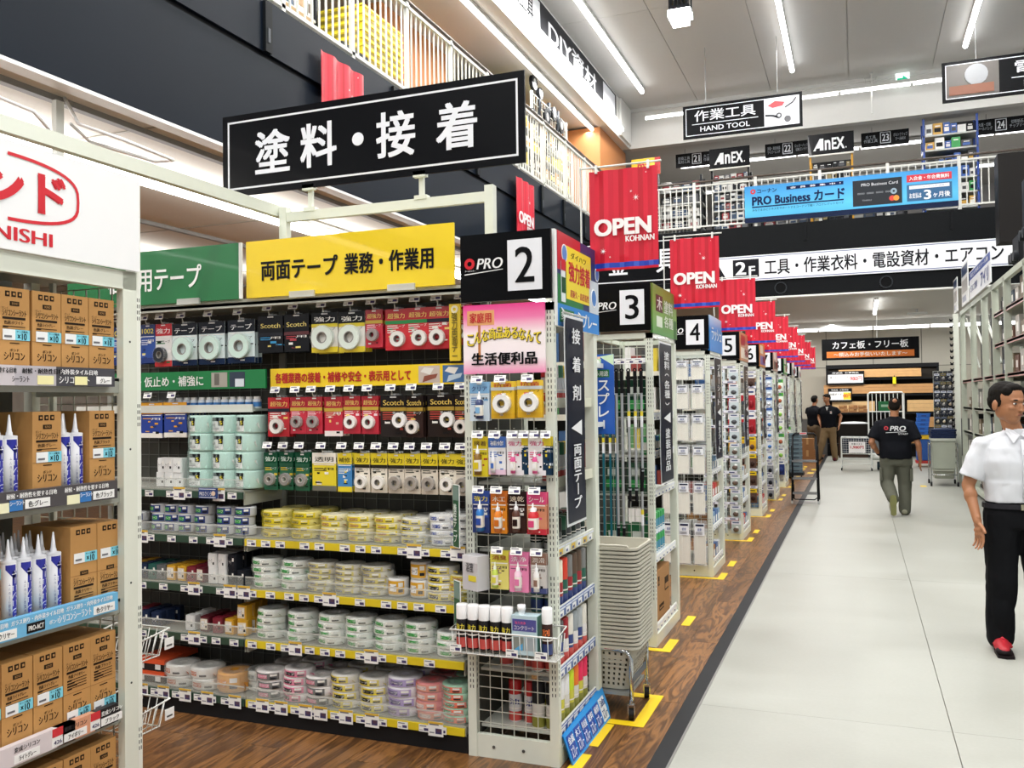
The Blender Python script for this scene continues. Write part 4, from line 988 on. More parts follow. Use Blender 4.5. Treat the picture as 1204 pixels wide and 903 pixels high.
def cartridge():
    r = .0235; W = m('#f1f2f6', .3, coat=.3); Bl = m('#2a2f9e', .35)
    b = B().lathe([(0, 0), (r, 0), (r, .188), (r*.9, .190)], W, n=16)
    l = B()
    for k in range(8):
        a0 = R(-90-62+k*15.5); a1 = R(-90-62+(k+1)*15.5); q = r*1.012
        zt = .175 - .05*max(0, (k-2)/6)
        def pt(a, z): return (q*math.cos(a), q*math.sin(a), z)
        if k < 5: l.add([pt(a0, .172-.008*k), pt(a1, .172-.008*(k+1)), pt(a1, .186-.0*(k)), pt(a0, .186)], [(0, 1, 2, 3)], Bl, True)
        if 3 <= k <= 5: l.add([pt(a0, .01+.012*(5-k)), pt(a1, .012), pt(a1, .165), pt(a0, .165)], [(0, 1, 2, 3)], Bl, True)
    l.text('シリコンコート', 0, 0, .155, .022, m('#eceefa', .35), fn=lambda a, c: ((r*1.03)*math.cos(R(-83) + c/r), (r*1.03)*math.sin(R(-83)+c/r), .09+a))
    l.text('多用途シーラント', 0, 0, .10, .006, m('#3a3f8a', .35), fn=lambda a, c: ((r*1.02)*math.cos(R(-125) + c/r), (r*1.02)*math.sin(R(-125)+c/r), .08+a))
    n = B().lathe([(r*1.0, .188), (r*1.03, .194), (r*.98, .197), (r*.45, .199), (r*.42, .207), (r*.34, .21), (r*.1, .262), (0, .263)], m('#e9ebf0', .3, coat=.2), n=12)
    return ('sealant_cartridge', b.mesh('cartridge'), [('label', l.mesh('label'), None), ('nozzle', n.mesh('nozzle'), None)])
CT = cartridge()
def carts(ys, z, rows, shelf):
    for i, y in enumerate(ys):
        for d in range(rows):
            inst(CT, (-2.455 - d*.052, y, z), SIDE + .12, 'white and blue sealant cartridge %s, %s from right, %s' % (shelf, nth(len(ys)-i), '%s row' % nth(d+1) if d else 'front row'), 'cartridge', 'sealant cartridges')
carts((1.80, 1.85, 1.94, 1.99), 1.288, 3, 'left on the second shelf')
carts((2.188, 2.238), 1.288, 3, 'between two cartons')
carts((1.985, 2.039, 2.093, 2.150), .903, 4, 'on the third shelf')
# wire baskets hooked to the far side of the sealant rack
for z, w_ in ((.65, 'upper'), (.39, 'lower')):
    o = thing('side_basket', 'small white wire basket on the side of the sealant rack, %s one' % w_, 'basket', (-2.405, 2.485, z), SIDE)
    W = m('#e6e8e4', .35); b = B()
    b.path([(0, 0, .08), (.13, 0, .095), (.13, .25, .095), (0, .25, .08)], .004, W, 6, True)
    b.path([(0, .02, 0), (.10, .02, 0), (.10, .23, 0), (0, .23, 0)], .003, W, 5, True)
    for k in range(7):
        y = .02 + k*.035; b.path([(.0, y, .0), (.10, y, 0), (.13, y*1.02, .095)], .0018, W, 4)
    for k in range(4): b.path([(k*.03, .02, 0), (k*.03+.01, 0, .09)], .0018, W, 4); b.path([(k*.03, .23, 0), (k*.03+.01, .25, .09)], .0018, W, 4)
    ob('basket', b, o); ob('price_card', B().box(.105, -.003, .02, .15, 0, .06, m('#f0f0ee', .4)).rect(.112, .03, .14, .036, -.003, m('#444')), o)
    ob('hook', B().path([(0, .1, .08), (0, .1, .1), (-.01, .1, .09)], .003, W, 5), o)

# ---- rack 2 front: hanging packs, spray cans
P2 = {
 'meas': pack('meas', .112, .155, '#e3b81e', '#e9c63a', '抗菌', '#c8402c', lines=0, roll=(.36, '#f1f1ee', 0, -.58), sub='#c8d0d0', foot='#d8a818', hh=.12),
 'clearb': pack('clearb', .095, .165, '#cfdde8', '#7fb0d8', 'クリア', '#1f3c7c', bottle=('#2b3c6c', '#f2f2f2', .017, .12, .05), lines=4, accent='#4a78b0'),
 'yelb': pack('yelb', .073, .17, '#e2cf22', '#d8c018', '接着', '#5a3c1c', bottle=('#8a6420', '#f0f0ec', .016, .13, -.1), lines=2, accent='#a03020'),
 'whb': pack('whb', .08, .16, '#f0f0f2', '#3f6ab8', '補修', '#f4f4f4', lines=3, accent='#3f6ab8', bottle=('#e8e8ee', '#f4f4f4', .011, .1, -.2), foot='#e8c8dc'),
 'pinkb': pack('pinkb', .078, .16, '#f2eef0', '#f6f4f4', '強力', '#d83a7a', lines=3, accent='#d83a7a', bottle=('#e85a9a', '#f4f4f4', .011, .1, -.1), foot='#e8e4e8'),
 'navb': pack('navb', .04, .16, '#16324a', '#e6cf24', None, lines=0, accent='#dfe8ee', hh=.22),
 'blub': pack('blub', .08, .175, '#17306c', '#22469c', '強力', '#f0e04a', bottle=('#2a7ac8', '#f2f2f2', .017, .135, 0), lines=1),
 'orab': pack('orab', .075, .175, '#e08a1e', '#c86a14', '木工', '#f6efe0', bottle=('#e8862a', '#f2f2f2', .017, .125, 0), lines=1),
 'brnb': pack('brnb', .08, .175, '#3a2420', '#2a1a18', '速乾', '#e8d8c0', bottle=('#5a3428', '#f2f2f2', .017, .13, 0), lines=1),
 'redb': pack('redb', .09, .175, '#cf8a68', '#d8457a', 'シール', '#f6f0ea', bottle=('#cf2430', '#f2f2f2', .021, .125, -.12), lines=1, foot='#c83040'),
 'grfl': pack('grfl', .085, .16, '#e3d978', '#d8cf4a', '消臭', '#a03a20', bottle=('#c8dc5a', '#e8efd8', .014, .11, -.2), lines=4, accent='#8a5a7a'),
 'pkfl': pack('pkfl', .088, .165, '#e88ab4', '#e07aa8', '洗浄', '#f8eaf2', bottle=('#f2d0e0', '#f6f6f6', .016, .12, 0), lines=1, accent='#7a3a5a'),
 'wtub': pack('wtub', .07, .165, '#c8c4c0', '#8a6a5a', '潤滑', '#f4ece4', bottle=('#f0eeea', '#f2f2f2', .013, .12, -.1), lines=2, foot='#3f4a7a'),
}
P.update(P2)
T2 = TOW[2]
G2 = 'carded packs on the front of rack 2'
def front(seq, z, desc, deep=2):
    hooked(seq, z, 3.572, 3.632, desc, G2, deep, T2, tagz=.0, gap=.022)
front([(-1.55, 'clearb', 'pale blue bottle card'), (-1.44, 'meas', 'yellow card with white disc'), (-1.315, 'meas', 'yellow card with white disc')], 1.655, 'under the pink board')
front([(-1.55, 'yelb', 'yellow glue card'), (-1.47, 'whb', 'white glue card'), (-1.385, 'pinkb', 'pink and white glue card'), (-1.335, 'navb', 'narrow navy card'), (-1.285, 'pinkb', 'pink and white glue card'), (-1.24, 'navb', 'narrow navy card')], 1.415, 'in rack 2 second row')
front([(-1.55, 'blub', 'blue bottle card'), (-1.465, 'orab', 'orange bottle card'), (-1.38, 'brnb', 'dark brown bottle card'), (-1.29, 'redb', 'red bottle card')], 1.175, 'in rack 2 third row')
front([(-1.465, 'grfl', 'yellow green card'), (-1.375, 'pkfl', 'pink card'), (-1.285, 'wtub', 'grey card with white tube')], .915, 'in rack 2 fourth row')
o = thing('carded_pack', 'pale grey box pack with dark lettering hanging at the left of rack 2', 'pack', (-1.585, 3.56, .90), R(-25), G2)
ob('box', B().box(-.05, -.02, -.15, .05, .05, 0, m('#c9c8cc', .4)).rect(-.05, -.03, .05, 0, -.02, m('#e8e8ec')), o)
ob('lettering', B().text('浴室', .0, -.05, .05, .04, m('#2a2a30'), -.0225, .04).rect(-.01, -.11, .04, -.085, -.02, m('#e0cf3a')), o)
def can(key, body, cap, text='強力', tc='#e8d83a', r=.026, h=.19, low='#c8504a', n=16, caph=.3):
    if key in _pk: return _pk[key]
    zb = h*(1-caph)
    b = B().lathe([(0, 0), (r*.96, 0), (r, .004), (r, zb-.012), (r*.82, zb)], m(body, .3, coat=.3), n=n)
    b.lathe([(r*1.01, h*.04), (r*1.01, h*.26)], m(low, .35), n=n)
    if text: b.text(text, 0, 0, r*1.5, h*.14, m(tc, .35), bold=.05, fn=lambda a, c: (r*1.03*math.sin(a/r), -r*1.03*math.cos(a/r), h*.5+c))
    b.lathe([(r*1.012, h*.32), (r*1.012, h*.35)], m('#efe8e0', .35), n=n)
    c = B().lathe([(r*.98, zb-.006), (r*.99, zb+.002), (r*.98, h-.004), (r*.9, h), (0, h)], m(cap, .35), n=n)
    _pk[key] = ('spray_can', b.mesh('spray_can'), [('cap', c.mesh('cap'), None)])
    return _pk[key]
for i, x in enumerate((-1.628, -1.575, -1.522, -1.469, -1.416)):
    inst(can('glue', '#1d1a1c', '#f3f3f3'), (x, 3.53, .503), .0, 'black spray glue can with white cap in the wire basket, %s from the left' % nth(i+1), 'spray can', 'spray cans in the wire basket')
inst(can('crack', '#3a2622', '#f3f3f3', '割', '#e87a3a', .023, .20, '#2f3d70'), (-1.236, 3.53, .503), 0, 'brown spray can with white cap at the right end of the wire basket', 'spray can')
o = thing('cleaner_pack', 'pale blue cleaner pack with white bottle neck in the wire basket', 'pack', (-1.385, 3.50, .503))
ob('box', B().box(0, 0, 0, .115, .06, .165, m('#b9cfd6', .35)).box(.115, 0, 0, .118, .06, .165, m('#2f6a5c', .4)), o)
t = B().rect(.004, .10, .111, .15, 0, m('#4a4a8c')).rect(.008, .02, .054, .075, 0, m('#8a8f88')).rect(.06, .02, .107, .075, 0, m('#a8b0b4')).add([(.01, -.0016, .02), (.05, -.0016, .02), (.05, -.0016, .05)], [(0, 1, 2)], m('#5aa8d8'))
t.text('コンクリート', .057, .115, .09, .018, m('#efe6ea'), -.0022, .04).text('強力洗浄', .04, .135, .05, .012, m('#e05a8a'), -.0022, .03); ob('lettering', t, o)
ob('bottle_neck', B().lathe([(.014, .165), (.014, .18), (.018, .182), (.018, .205), (0, .205)], m('#f4f4f4', .35), (.035, .03, 0), 12), o)
o = thing('wire_basket', 'white wire basket of spray cans hooked on the front of rack 2', 'basket', (-1.665, 3.48, .49))
W = m('#eef0ec', .3); b = B(); w_, d_, h_ = .49, .125, .10
b.path([(0, 0, h_), (w_, 0, h_), (w_, d_, h_+.02), (0, d_, h_+.02)], .0042, W, 6, True)
b.path([(.01, .01, 0), (w_-.01, .01, 0), (w_-.01, d_-.01, 0), (.01, d_-.01, 0)], .003, W, 5, True)
for k in range(16): x = .012 + k*(w_-.024)/15; b.path([(x, d_-.01, 0), (x, .01, 0), (x, 0, h_)], .0016, W, 4)
for k in range(3): y = .02 + k*.04; b.path([(.01, y, 0), (0, y, h_)], .0016, W, 4); b.path([(w_-.01, y, 0), (w_, y, h_)], .0016, W, 4)
b.box(.01, .01, -.001, w_-.01, d_-.01, .001, m('#d8dad4', .4, alpha=.5))
ob('basket', b, o)
for x in (.03, .29, .42): tag_part(o, x, -.006, .04, tilt=0)
# cans standing behind the front grid of rack 2
for i, (x, z, c) in enumerate(((-1.51, .382, 0), (-1.395, .382, 0), (-1.47, .132, 1), (-1.395, .132, 1))):
    inst(can('inner%d' % c, '#d8d8da', '#b8c0c8' if not c else '#c22a2c', '油', '#2f3d80', .03, .185 if c else .15, '#c84a44'), (x, 3.75, z), .2, 'pale spray can behind the wire front of rack 2, %s' % ('upper left', 'upper right', 'lower left with red cap', 'lower right with red cap')[i], 'spray can')
# side shelves of rack 2
def side_cans(z, h, caps, bodies, shelf, r=.029, lowc='#c8504a'):
    n = len(caps)
    for i, c in enumerate(caps):
        for d in range(2):
            inst(can('s%s%s%.2f' % (c, bodies[i % len(bodies)], h), bodies[i % len(bodies)], c, None, low=lowc, r=r, h=h, n=10, caph=.42), (-1.275 - d*.065, 3.70 + i*.072 + .0, z), SIDE, 'spray can on %s side shelf of rack 2, %s from the front%s' % (shelf, nth(i+1), ', behind' if d else ''), 'spray can', 'spray cans on the aisle side of rack 2')
side_cans(.914, .135, ['#1f5a40', '#2b2b2b', '#1f5a40', '#23402f', '#2b2b2b', '#5a2a24', '#1f5a40'], ['#1c2a24', '#4a4c4c'], 'the top', .028, '#c8ccc8')
side_cans(.644, .215, ['#e2a41c', '#e8e2cc', '#d23a22', '#7a7a78', '#5a4636', '#5a4636', '#7a7a78'], ['#1f5a48', '#9c2028'], 'the second', .03, '#2d3f78')
side_cans(.384, .205, ['#2a2a2c', '#5d6064', '#9c2028', '#e8e4d8', '#9aa2a6', '#b0b6b8', '#e8e4d8'], ['#e0dcd8', '#2a3c78'], 'the third', .03)
side_cans(.134, .2, ['#2a2a2c', '#e8e8e8', '#e8e8e8', '#c8dc1c', '#f07a24', '#e8285a', '#e8285a'], ['#d8d4cc', '#c8c23a'], 'the lowest', .03, '#8a8a3a')
side_top = ['#b8202a', '#d8d8d8', '#2a6a4a', '#e8c83a', '#2a2a2c', '#3a5a8a', '#b8202a']
for z, lab in ((1.2, 'upper'), (1.55, 'uppermost')):
    ob('shelf', B().box(.045, .045, z, .40, .615, z+.012, m('#c9ccc2', .45)).box(.405, .045, z-.01, .412, .615, z+.035, m('#dcdcc8', .35)), T2)
    for i, c in enumerate(side_top): inst(can('t'+c, '#c8ccd0', c, None, r=.028, h=.17, n=10), (-1.28, 3.70 + i*.072, z + .013), SIDE, 'spray can on %s side shelf of rack 2 behind the banner, %s from front' % (lab, nth(i+1)), 'spray can', 'spray cans on the aisle side of rack 2')
# blue vertical sign on arms
o = thing('blue_spray_sign', 'blue vertical sign for sprays clipped behind rack 2', 'sign', (-1.295, 4.47, 1.395), 0)
o.scale = (.80, 1, .80)
ob('panel', B().box(0, 0, 0, .145, .006, .52, m('#1a56b4', .35, coat=.2, var=.02)), o)
t = B(); t.add([(.145, -.001, .52), (.05, -.001, .505), (.145, -.001, .445)], [(0, 1, 2)], m('#cfe8c8', .4)); t.rect(.012, .37, .115, .42, 0, m('#156b3c')); t.text('多用途', .063, .395, .09, .035, m('#f2f5f2'), -.0025, .03)
t.rect(.03, .43, .06, .49, 0, m('#b8d8a8')); t.rect(.035, .49, .055, .505, 0, m('#e8c8a8'))
for i, (c, w1, h1) in enumerate((('ス', .075, .07), ('プ', .078, .075), ('レ', .07, .07), ('｜', .011, .055))): t.text(c, .075, .315 - i*.084, w1, h1, m('#f4f6fa'), -.0025, .03)
ob('lettering', t, o)
ob('arm', B().box(-.03, -.19, .43, .075, .006, .46, m('#e6e8e2', .3)).cyl((.04, -.004, .47), (.04, -.02, .47), .014, m('#f0f0ec', .3)), o)
ob('arm', B().box(-.03, -.19, .05, .075, .006, .08, m('#e6e8e2', .3)), o)
# ================================================================ AISLE THINGS
# yellow floor marks
YT = m('#e8c512', .45, var=.03)
def mark(pts, label):
    o = ob('floor_mark', B().prism(pts, .0005, .002, YT)); tag(o, label, 'floor tape', 'yellow floor marks')
def rmark(x0, y0, x1, y1, label): mark([(x0, y0), (x1, y0), (x1, y1), (x0, y1)], label)
# ring round the basket stand
o = ob('floor_mark', B().prism([(-1.20, 4.20), (-.99, 4.20), (-.99, 4.26), (-1.20, 4.26)], .0005, .002, YT).prism([(-1.05, 4.26), (-.99, 4.26), (-.99, 4.62), (-1.05, 4.62)], .0005, .002, YT).prism([(-1.62, 4.62), (-.99, 4.62), (-.99, 4.68), (-1.62, 4.68)], .0005, .002, YT)); tag(o, 'yellow tape outline on the wood floor around the basket stand', 'floor tape')
rmark(-1.19, 3.90, -1.13, 4.19, 'yellow floor dash beside the foot sign of rack 2')
rmark(-1.19, 3.50, -1.13, 3.80, 'yellow floor dash at the near corner of rack 2')
for n, y, D in ROWS[1:]:
    w_ = {3: 'rack 3', 4: 'rack 4', 5: 'rack 5', 6: 'rack 6', 7: 'rack 7', 8: 'rack 8', 9: 'rack 9', 10: 'rack 10'}[n]
    o = ob('floor_mark', B().prism([(-1.55, y-.08), (-1.12, y-.08), (-1.12, y+.22), (-1.18, y+.22), (-1.18, y-.02), (-1.55, y-.02)], .0005, .002, YT)); tag(o, 'yellow corner mark at the near foot of ' + w_, 'floor tape', 'yellow floor marks')
    rmark(-1.18, y+D-.2, -1.12, y+D+.08, 'yellow floor dash at the far foot of ' + w_)
# shopping basket stack on a wheeled stand
GB = m('#b9b5a6', .45, var=.03)
def basket_mesh(full=False):
    b = B(); W, D, h = .46, .34, .225; w, d = .36, .26
    def ring(sx, sy, z, r=.05, n=4):
        p = []
        for cx, cy, a0 in ((sx/2-r, sy/2-r, 0), (-sx/2+r, sy/2-r, 90), (-sx/2+r, -sy/2+r, 180), (sx/2-r, -sy/2+r, 270)):
            for k in range(n+1):
                a = R(a0 + 90*k/n); p.append((cx+r*math.cos(a), cy+r*math.sin(a), z))
        return p
    def band(ra, rb, mt):
        n = len(ra); b.add(ra + rb, [(i, (i+1) % n, n+(i+1) % n, n+i) for i in range(n)], mt, True)
    top = ring(W, D, h); 
    o1 = ring(W+.024, D+.024, h); o2 = ring(W+.024, D+.024, h-.012); 
    i1 = ring(W, D, h); 
    band(o2, o1, GB); band(o1, i1, GB); band(ring(W-.004, D-.004, h-.012), o2, GB)
    bot = ring(w, d, 0)
    band(bot, ring(W-.004, D-.004, h-.012), GB)
    band(i1, ring(w-.006, d-.006, .004), GB)
    n = len(bot); b.add(bot, [tuple(range(n-1, -1, -1))], GB)
    b.add(ring(w-.006, d-.006, .004), [tuple(range(n))], GB)
    # rib half way
    band(ring(w+.058+.012, d+.046+.012, h*.52), ring(w+.064+.012, d+.05+.012, h*.56), GB)
    return b
def holes_mesh():
    b = B(); K = m('#3a3831', .8); W, D, h = .456, .336, .213; w, d = .36, .26
    for side in range(4):
        L0, L1 = (w, W) if side % 2 == 0 else (d, D)
        dep0, dep1 = (d/2, D/2) if side % 2 == 0 else (w/2, W/2)
        n = 13 if side % 2 == 0 else 9
        for r_ in range(7):
            for c in range(n):
                z = .022 + r_*.026; t = z/h; L = (L0 + (L1-L0)*t)*.82; dp = dep0 + (dep1-dep0)*t + .0015
                u = -L/2 + L*c/(n-1); t2 = (z+.013)/h; dp2 = dep0 + (dep1-dep0)*t2 + .0015
                q = [(u-.005, -dp, z), (u+.005, -dp, z), (u+.005, -dp2, z+.013), (u-.005, -dp2, z+.013)]
                a = R(90*side); ca, sa = math.cos(a), math.sin(a)
                b.add([(x*ca-y*sa, x*sa+y*ca, zz) for x, y, zz in q], [(0, 1, 2, 3)], K)
    return b
bm = basket_mesh().mesh('shopping_basket'); hm = holes_mesh().mesh('perforation')
hd = B().path([(-.2, -.17, .215), (-.19, -.175, .235), (.19, -.175, .235), (.2, -.17, .215)], .006, GB, 6).mesh('handle')
BX, BY = -1.27, 4.47
for k in range(26):
    parts = [('perforation', hm, None)] if k in (0, 25) else []
    if k == 25: parts.append(('handle', hd, None))
    inst(('shopping_basket', bm, parts), (BX + random.uniform(-.002, .002), BY + random.uniform(-.002, .002), .125 + k*.0195), random.uniform(-.01, .01), 'grey shopping basket, %s in the nested stack' % ('bottom one with its holes showing' if k == 0 else 'top one with its handle' if k == 25 else nth(k+1) + ' from the bottom'), 'basket', 'nested grey shopping baskets')
o = thing('basket_stand', 'chrome wheeled stand under the stack of grey shopping baskets', 'stand', (BX, BY, 0))
CH = m('#c4c8ca', .18, .9); 
for sy in (-1, 1):
    ob('side_frame', B().path([(.20, sy*.17, .09), (.20, sy*.17, .29), (.18, sy*.17, .325), (.14, sy*.17, .335), (-.14, sy*.17, .335), (-.18, sy*.17, .325), (-.20, sy*.17, .29), (-.20, sy*.17, .09)], .011, CH, 8), o)
    for sx in (-1, 1):
        w_ = ob('caster', B().cyl((-.012, 0, .028), (.012, 0, .028), .028, m('#1d1d1f', .5), n=14).cyl((-.0125, 0, .028), (.0125, 0, .028), .012, m('#8a8d90', .3, .6), n=10), o, (sx*.20, sy*.17 - .012, 0), .3)
        ob('fork', B().box(-.018, -.012, .03, -.013, .012, .075, CH).box(.013, -.012, .03, .018, .012, .075, CH).box(-.018, -.012, .07, .018, .012, .076, CH).cyl((0, 0, .074), (0, 0, .095), .008, CH), w_)
ob('cross_bar', B().box(.19, -.17, .16, .20, .17, .19, m('#5a6670', .4, .3)), o)
ob('tray', B().box(-.19, -.16, .105, .19, .16, .12, m('#8e9290', .4, .3)), o)

# OPEN banners
RDB = m('#c3122c', .42, var=.06, scale=4)
def open_banner(loc, w, h, rz, label, group=None, wave=.006, rod=True, small=False):
    o = thing('open_banner', label, 'banner', loc, rz, group)
    n = 14 if wave < .01 else 28; b = B(); sh = [m(c, .42, var=.02) for c in ('#cb1430', '#d9203a', '#bf1029', '#d21a34')]
    for i in range(n):
        x0, x1 = w*i/n, w*(i+1)/n; y0, y1 = wave*math.sin(i*1.3*14/n), wave*math.sin((i+1)*1.3*14/n)
        for z0, z1, mt in ((-h, -h*.975, sh[0]), (-h*.975, -h*.925, m('#2440b0' if i % 3 else '#3a5ac4', .4)), (-h*.925, 0, sh[i*7 % 4])):
            b.add([(x0, y0, z0), (x1, y1, z0), (x1, y1, z1), (x0, y0, z1), (x0, y0+.002, z0), (x1, y1+.002, z0), (x1, y1+.002, z1), (x0, y0+.002, z1)], [(0, 1, 2, 3), (7, 6, 5, 4)], mt)
    ob('cloth', b, o)
    t = B(); W = m('#f6f2f2', .4)
    t.text('OPEN', w*.49, -h*.575, w*.84, h*.17, W, -wave-.003, .085); t.text('KOHNAN', w*.74, -h*.70, w*.42, h*.058, W, -wave-.003, .09)
    def star(x, z, r, k=8):
        vs = [(x, -wave-.003, z)]
        for i in range(2*k):
            rr = r if i % 2 == 0 else r*.22; a = math.pi*i/k; vs.append((x+rr*math.cos(a), -wave-.003, z+rr*math.sin(a)))
        t.add(vs, [(0, 1+i, 1+(i+1) % (2*k)) for i in range(2*k)], W)
    star(w*.69, -h*.30, w*.05); star(w*.2, -h*.81, w*.05); star(w*.62, -h*.235, w*.022, 5); star(w*.3, -h*.87, w*.018, 5); star(w*.84, -h*.06, w*.015, 5)
    ob('lettering', t, o)
    if rod:
        W2 = m('#dfe1dc', .3, .3)
        ob('rod', B().cyl((-.05, .0, .02), (w+.02, 0, .02), .005, W2, n=6).cyl((-.045, 0, .03), (-.045, 0, -h*.98), .005, W2, n=6), o)
        for x in (.03, w*.85): ob('clip', B().box(x, -.008, -.012, x+.012, .008, .03, m('#eceeea', .3)), o)
    return o
for i, (n, y, D) in enumerate(ROWS):
    yy = {2: 4.26, 3: 6.30, 4: 8.66}.get(n, y + .71)
    open_banner((-1.235, yy, 2.715), .345, .50, 0, 'red opening banner above rack %d, %s from the camera' % (n, nth(i+1)), 'red banners in a row over the end racks')
for i, (y, lab) in enumerate(((6.78, 'red cloth banner on the left fascia above the big black sign'), (11.68, 'narrow red banner on the left fascia beside the big black sign'), (16.1, 'distant red banner on the left mezzanine fascia'))):
    open_banner((-4.46, y, 4.78), .72, .98, SIDE, lab, None, .014, False)
# second gantry sign further back
o = sign_box('hanging_sign', 'black hanging sign with thin border partly hidden behind the first red banners', 'sign', (-3.13, 8.3, 2.665), 1.75, .45, '#07080c', '', '#fff', border=(.035, '#e8eaee', .010))
t = B(); 
for c, x in (('道', .22), ('具', .5), ('・', .78), ('金', 1.0), ('具', 1.47)): t.text(c, x, .22, .2 if c != '・' else .05, .22 if c != '・' else .05, WL, -.002, .03)
ob('lettering', t, o)
o = thing('sign_gantry', 'white gantry bar under the second black hanging sign', 'gantry', (-2.86, 8.33, 0.045))
ob('cross_beam', B().box(-.02, -.015, 2.52, 1.22, .015, 2.57, F), o)
for x in (0, 1.2): ob('post', B().box(x-.02, -.02, -.045, x+.02, .02, 2.55, F), o)
for x in (.2, .9): ob('sign_bracket', B().box(x-.012, -.01, 2.57, x+.012, .01, 2.62, F), o)

# rear gondolas behind racks 3..8 (mostly hidden, seen between the racks)
for i, (n, y, D) in enumerate(ROWS[1:7]):
    o = thing('aisle_gondola', 'dark-backed gondola run behind rack %d, stocked with small goods' % n, 'shelving', (-3.4, y + .02, 0))
    Fg = m('#b9bbb0', .5); b = B()
    ob('base', B().box(0, 0, 0, 1.745, .64, .08, m('#232323', .5)), o)
    ob('back_panel', B().box(0, .31, .08, 1.745, .33, 2.1, m('#4a4942', .6)), o)
    for z in (.4, .75, 1.1, 1.45, 1.8):
        ob('shelf', B().box(0, .02, z, 1.745, .31, z+.02, Fg).box(0, .01, z-.01, 1.745, .02, z+.03, m('#dcd8c8', .4)), o)
    rnd = random.Random(i)
    g = B()
    for z in (.1, .43, .78, 1.13, 1.48, 1.83):
        x = .02
        while x < 1.68:
            w_ = rnd.uniform(.05, .1); g.box(x, .05, z, x+w_*.92, .24, z + rnd.uniform(.12, .24), m(rnd.choice(('#c8c4b8', '#8a3a34', '#3f5f8a', '#d8c03a', '#e4e4e0', '#3a3a3c', '#5a8a5a', '#a07a4a')), .45)); x += w_
    gg = ob('packaged_goods', g, o); gg['kind'] = 'stuff'

# ---- rack 3: roller poles, boxes, cans
T3 = TOW[3]
def pole(x, z0, z1, col, grip, kind, lab, y=5.545):
    o = thing('extension_pole', lab, 'pole', (x, y, 0), 0, 'poles hanging on rack 3')
    A = m(col, .28, .5 if col == '#b9bcc0' else 0)
    ob('shaft', B().cyl((0, 0, z0), (0, 0, z1), .0085, A, n=8), o)
    ob('grip', B().cyl((0, 0, z1-.005), (0, 0, z1+.13), .012, m(grip, .5), n=8).ring(.014, .006, -.003, .003, m(grip, .5), (0, 0, z1+.14), 8, 'y'), o)
    if kind: ob('label', B().cyl((0, 0, z1-.22), (0, 0, z1-.12), .0095, m('#e8eaee', .4), n=8).cyl((0, 0, z1-.15), (0, 0, z1-.12), .0098, m('#e6d23a', .4), n=8), o)
    ob('tip', B().cyl((0, 0, z0-.09), (0, 0, z0), .010, m('#18181a', .5), n=8).cyl((0, 0, z0-.02), (0, 0, z0-.01), .012, m('#b9bcc0', .3, .6), n=8), o)
Z0 = 1.655
for i, x in enumerate((-1.575, -1.535, -1.49, -1.45)): pole(x, .45, 1.45, '#13606f', '#1a2c44', True, 'teal extension pole, %s from the left on rack 3' % nth(i+1), 5.53)
for i, (x, z0, k) in enumerate(((-1.435, .78, 0), (-1.40, .78, 0), (-1.357, 1.02, 1), (-1.315, 1.02, 1))): pole(x, z0, 1.62, '#b9bcc0', '#151517', k, 'silver pole with black grip, %s from the left on rack 3' % nth(i+1), 5.50)
pole(-1.275, 1.14, 1.62, '#b9bcc0', '#151517', 1, 'short silver pole at the right end of rack 3', 5.50)
pole(-1.28, .62, 1.0, '#b9bcc0', '#151517', 1, 'lower short silver pole at the right of rack 3', 5.50)
ob('tag_rail', B().box(.045, -.09, 1.805, .40, -.085, 1.835, m('#e8e9ee', .4)).box(.05, -.085, 1.81, .06, 0, 1.82, F).box(.38, -.085, 1.81, .39, 0, 1.82, F), T3)
for k in range(6): tag_part(T3, .07 + k*.058, -.092, 1.832, tilt=0)
# green boxes and packs behind the grid of rack 3
GRN = m('#1f7a45', .5)
for i, (z, h) in enumerate(((1.66, .24), (.70, .22), (.96, .2))):
    for q in range(2):
        o = thing('green_box', 'dark green packed goods behind the wire front of rack 3, %s row, %s' % (('top', 'lowest', 'middle')[i], ('left', 'right')[q]), 'box', (-1.57 + q*.16, 5.64, (.0, .0, .0)[i] + (1.463, .545, .963)[i]), 0)
        ob('body', B().box(0, 0, 0, .14, .12, h, m(('#173a2a', '#1f6a3f', '#28503a')[i], .5)), o)
        ob('print', B().rect(.02, h*.2, .12, h*.45, 0, m('#3fae5a', .4)).rect(.03, h*.6, .10, h*.8, 0, m('#e0e8e0', .4)), o)
for i in range(5):
    for z, hh, nm in ((.544, .145, 'lower'), (.689, .145, 'upper')):
        inst(can('green_bottle', '#3a86a0', '#2f9a4e', None, r=.033, h=.142, low='#dfe8f0', n=10, caph=.25), (-1.275, 5.70 + i*.072, z), SIDE, 'blue and green bottle on rack 3 side shelf, %s layer, %s from front' % (nm, nth(i+1)), 'bottle', 'blue and green bottles on rack 3')
o = thing('cardboard_box', 'brown cardboard box on the bottom side shelf of rack 3', 'box', (-1.44, 5.74, .103))
ob('body', B().box(0, 0, 0, .19, .42, .34, m('#a87a48', .7)), o)
t = B(); K = m('#3a2a1a', .6)
for y0, z0, w_, h_ in ((.05, .24, .04, .06), (.26, .17, .12, .09), (.08, .07, .14, .04)): t.box(.19, y0, z0, .1912, y0+w_, z0+h_, K); t.box(.191, y0+.01, z0+.012, .1918, y0+w_-.01, z0+h_*.5, m('#a87a48', .7))
ob('print', t, o)
o = thing('cardboard_box', 'brown cardboard box behind the lower grid of rack 3', 'box', (-1.57, 5.63, .103)); ob('body', B().box(0, 0, 0, .11, .3, .3, m('#96693c', .7)), o); ob('tape', B().box(.04, -.001, 0, .07, .301, .301, m('#b08a5a', .4)), o)
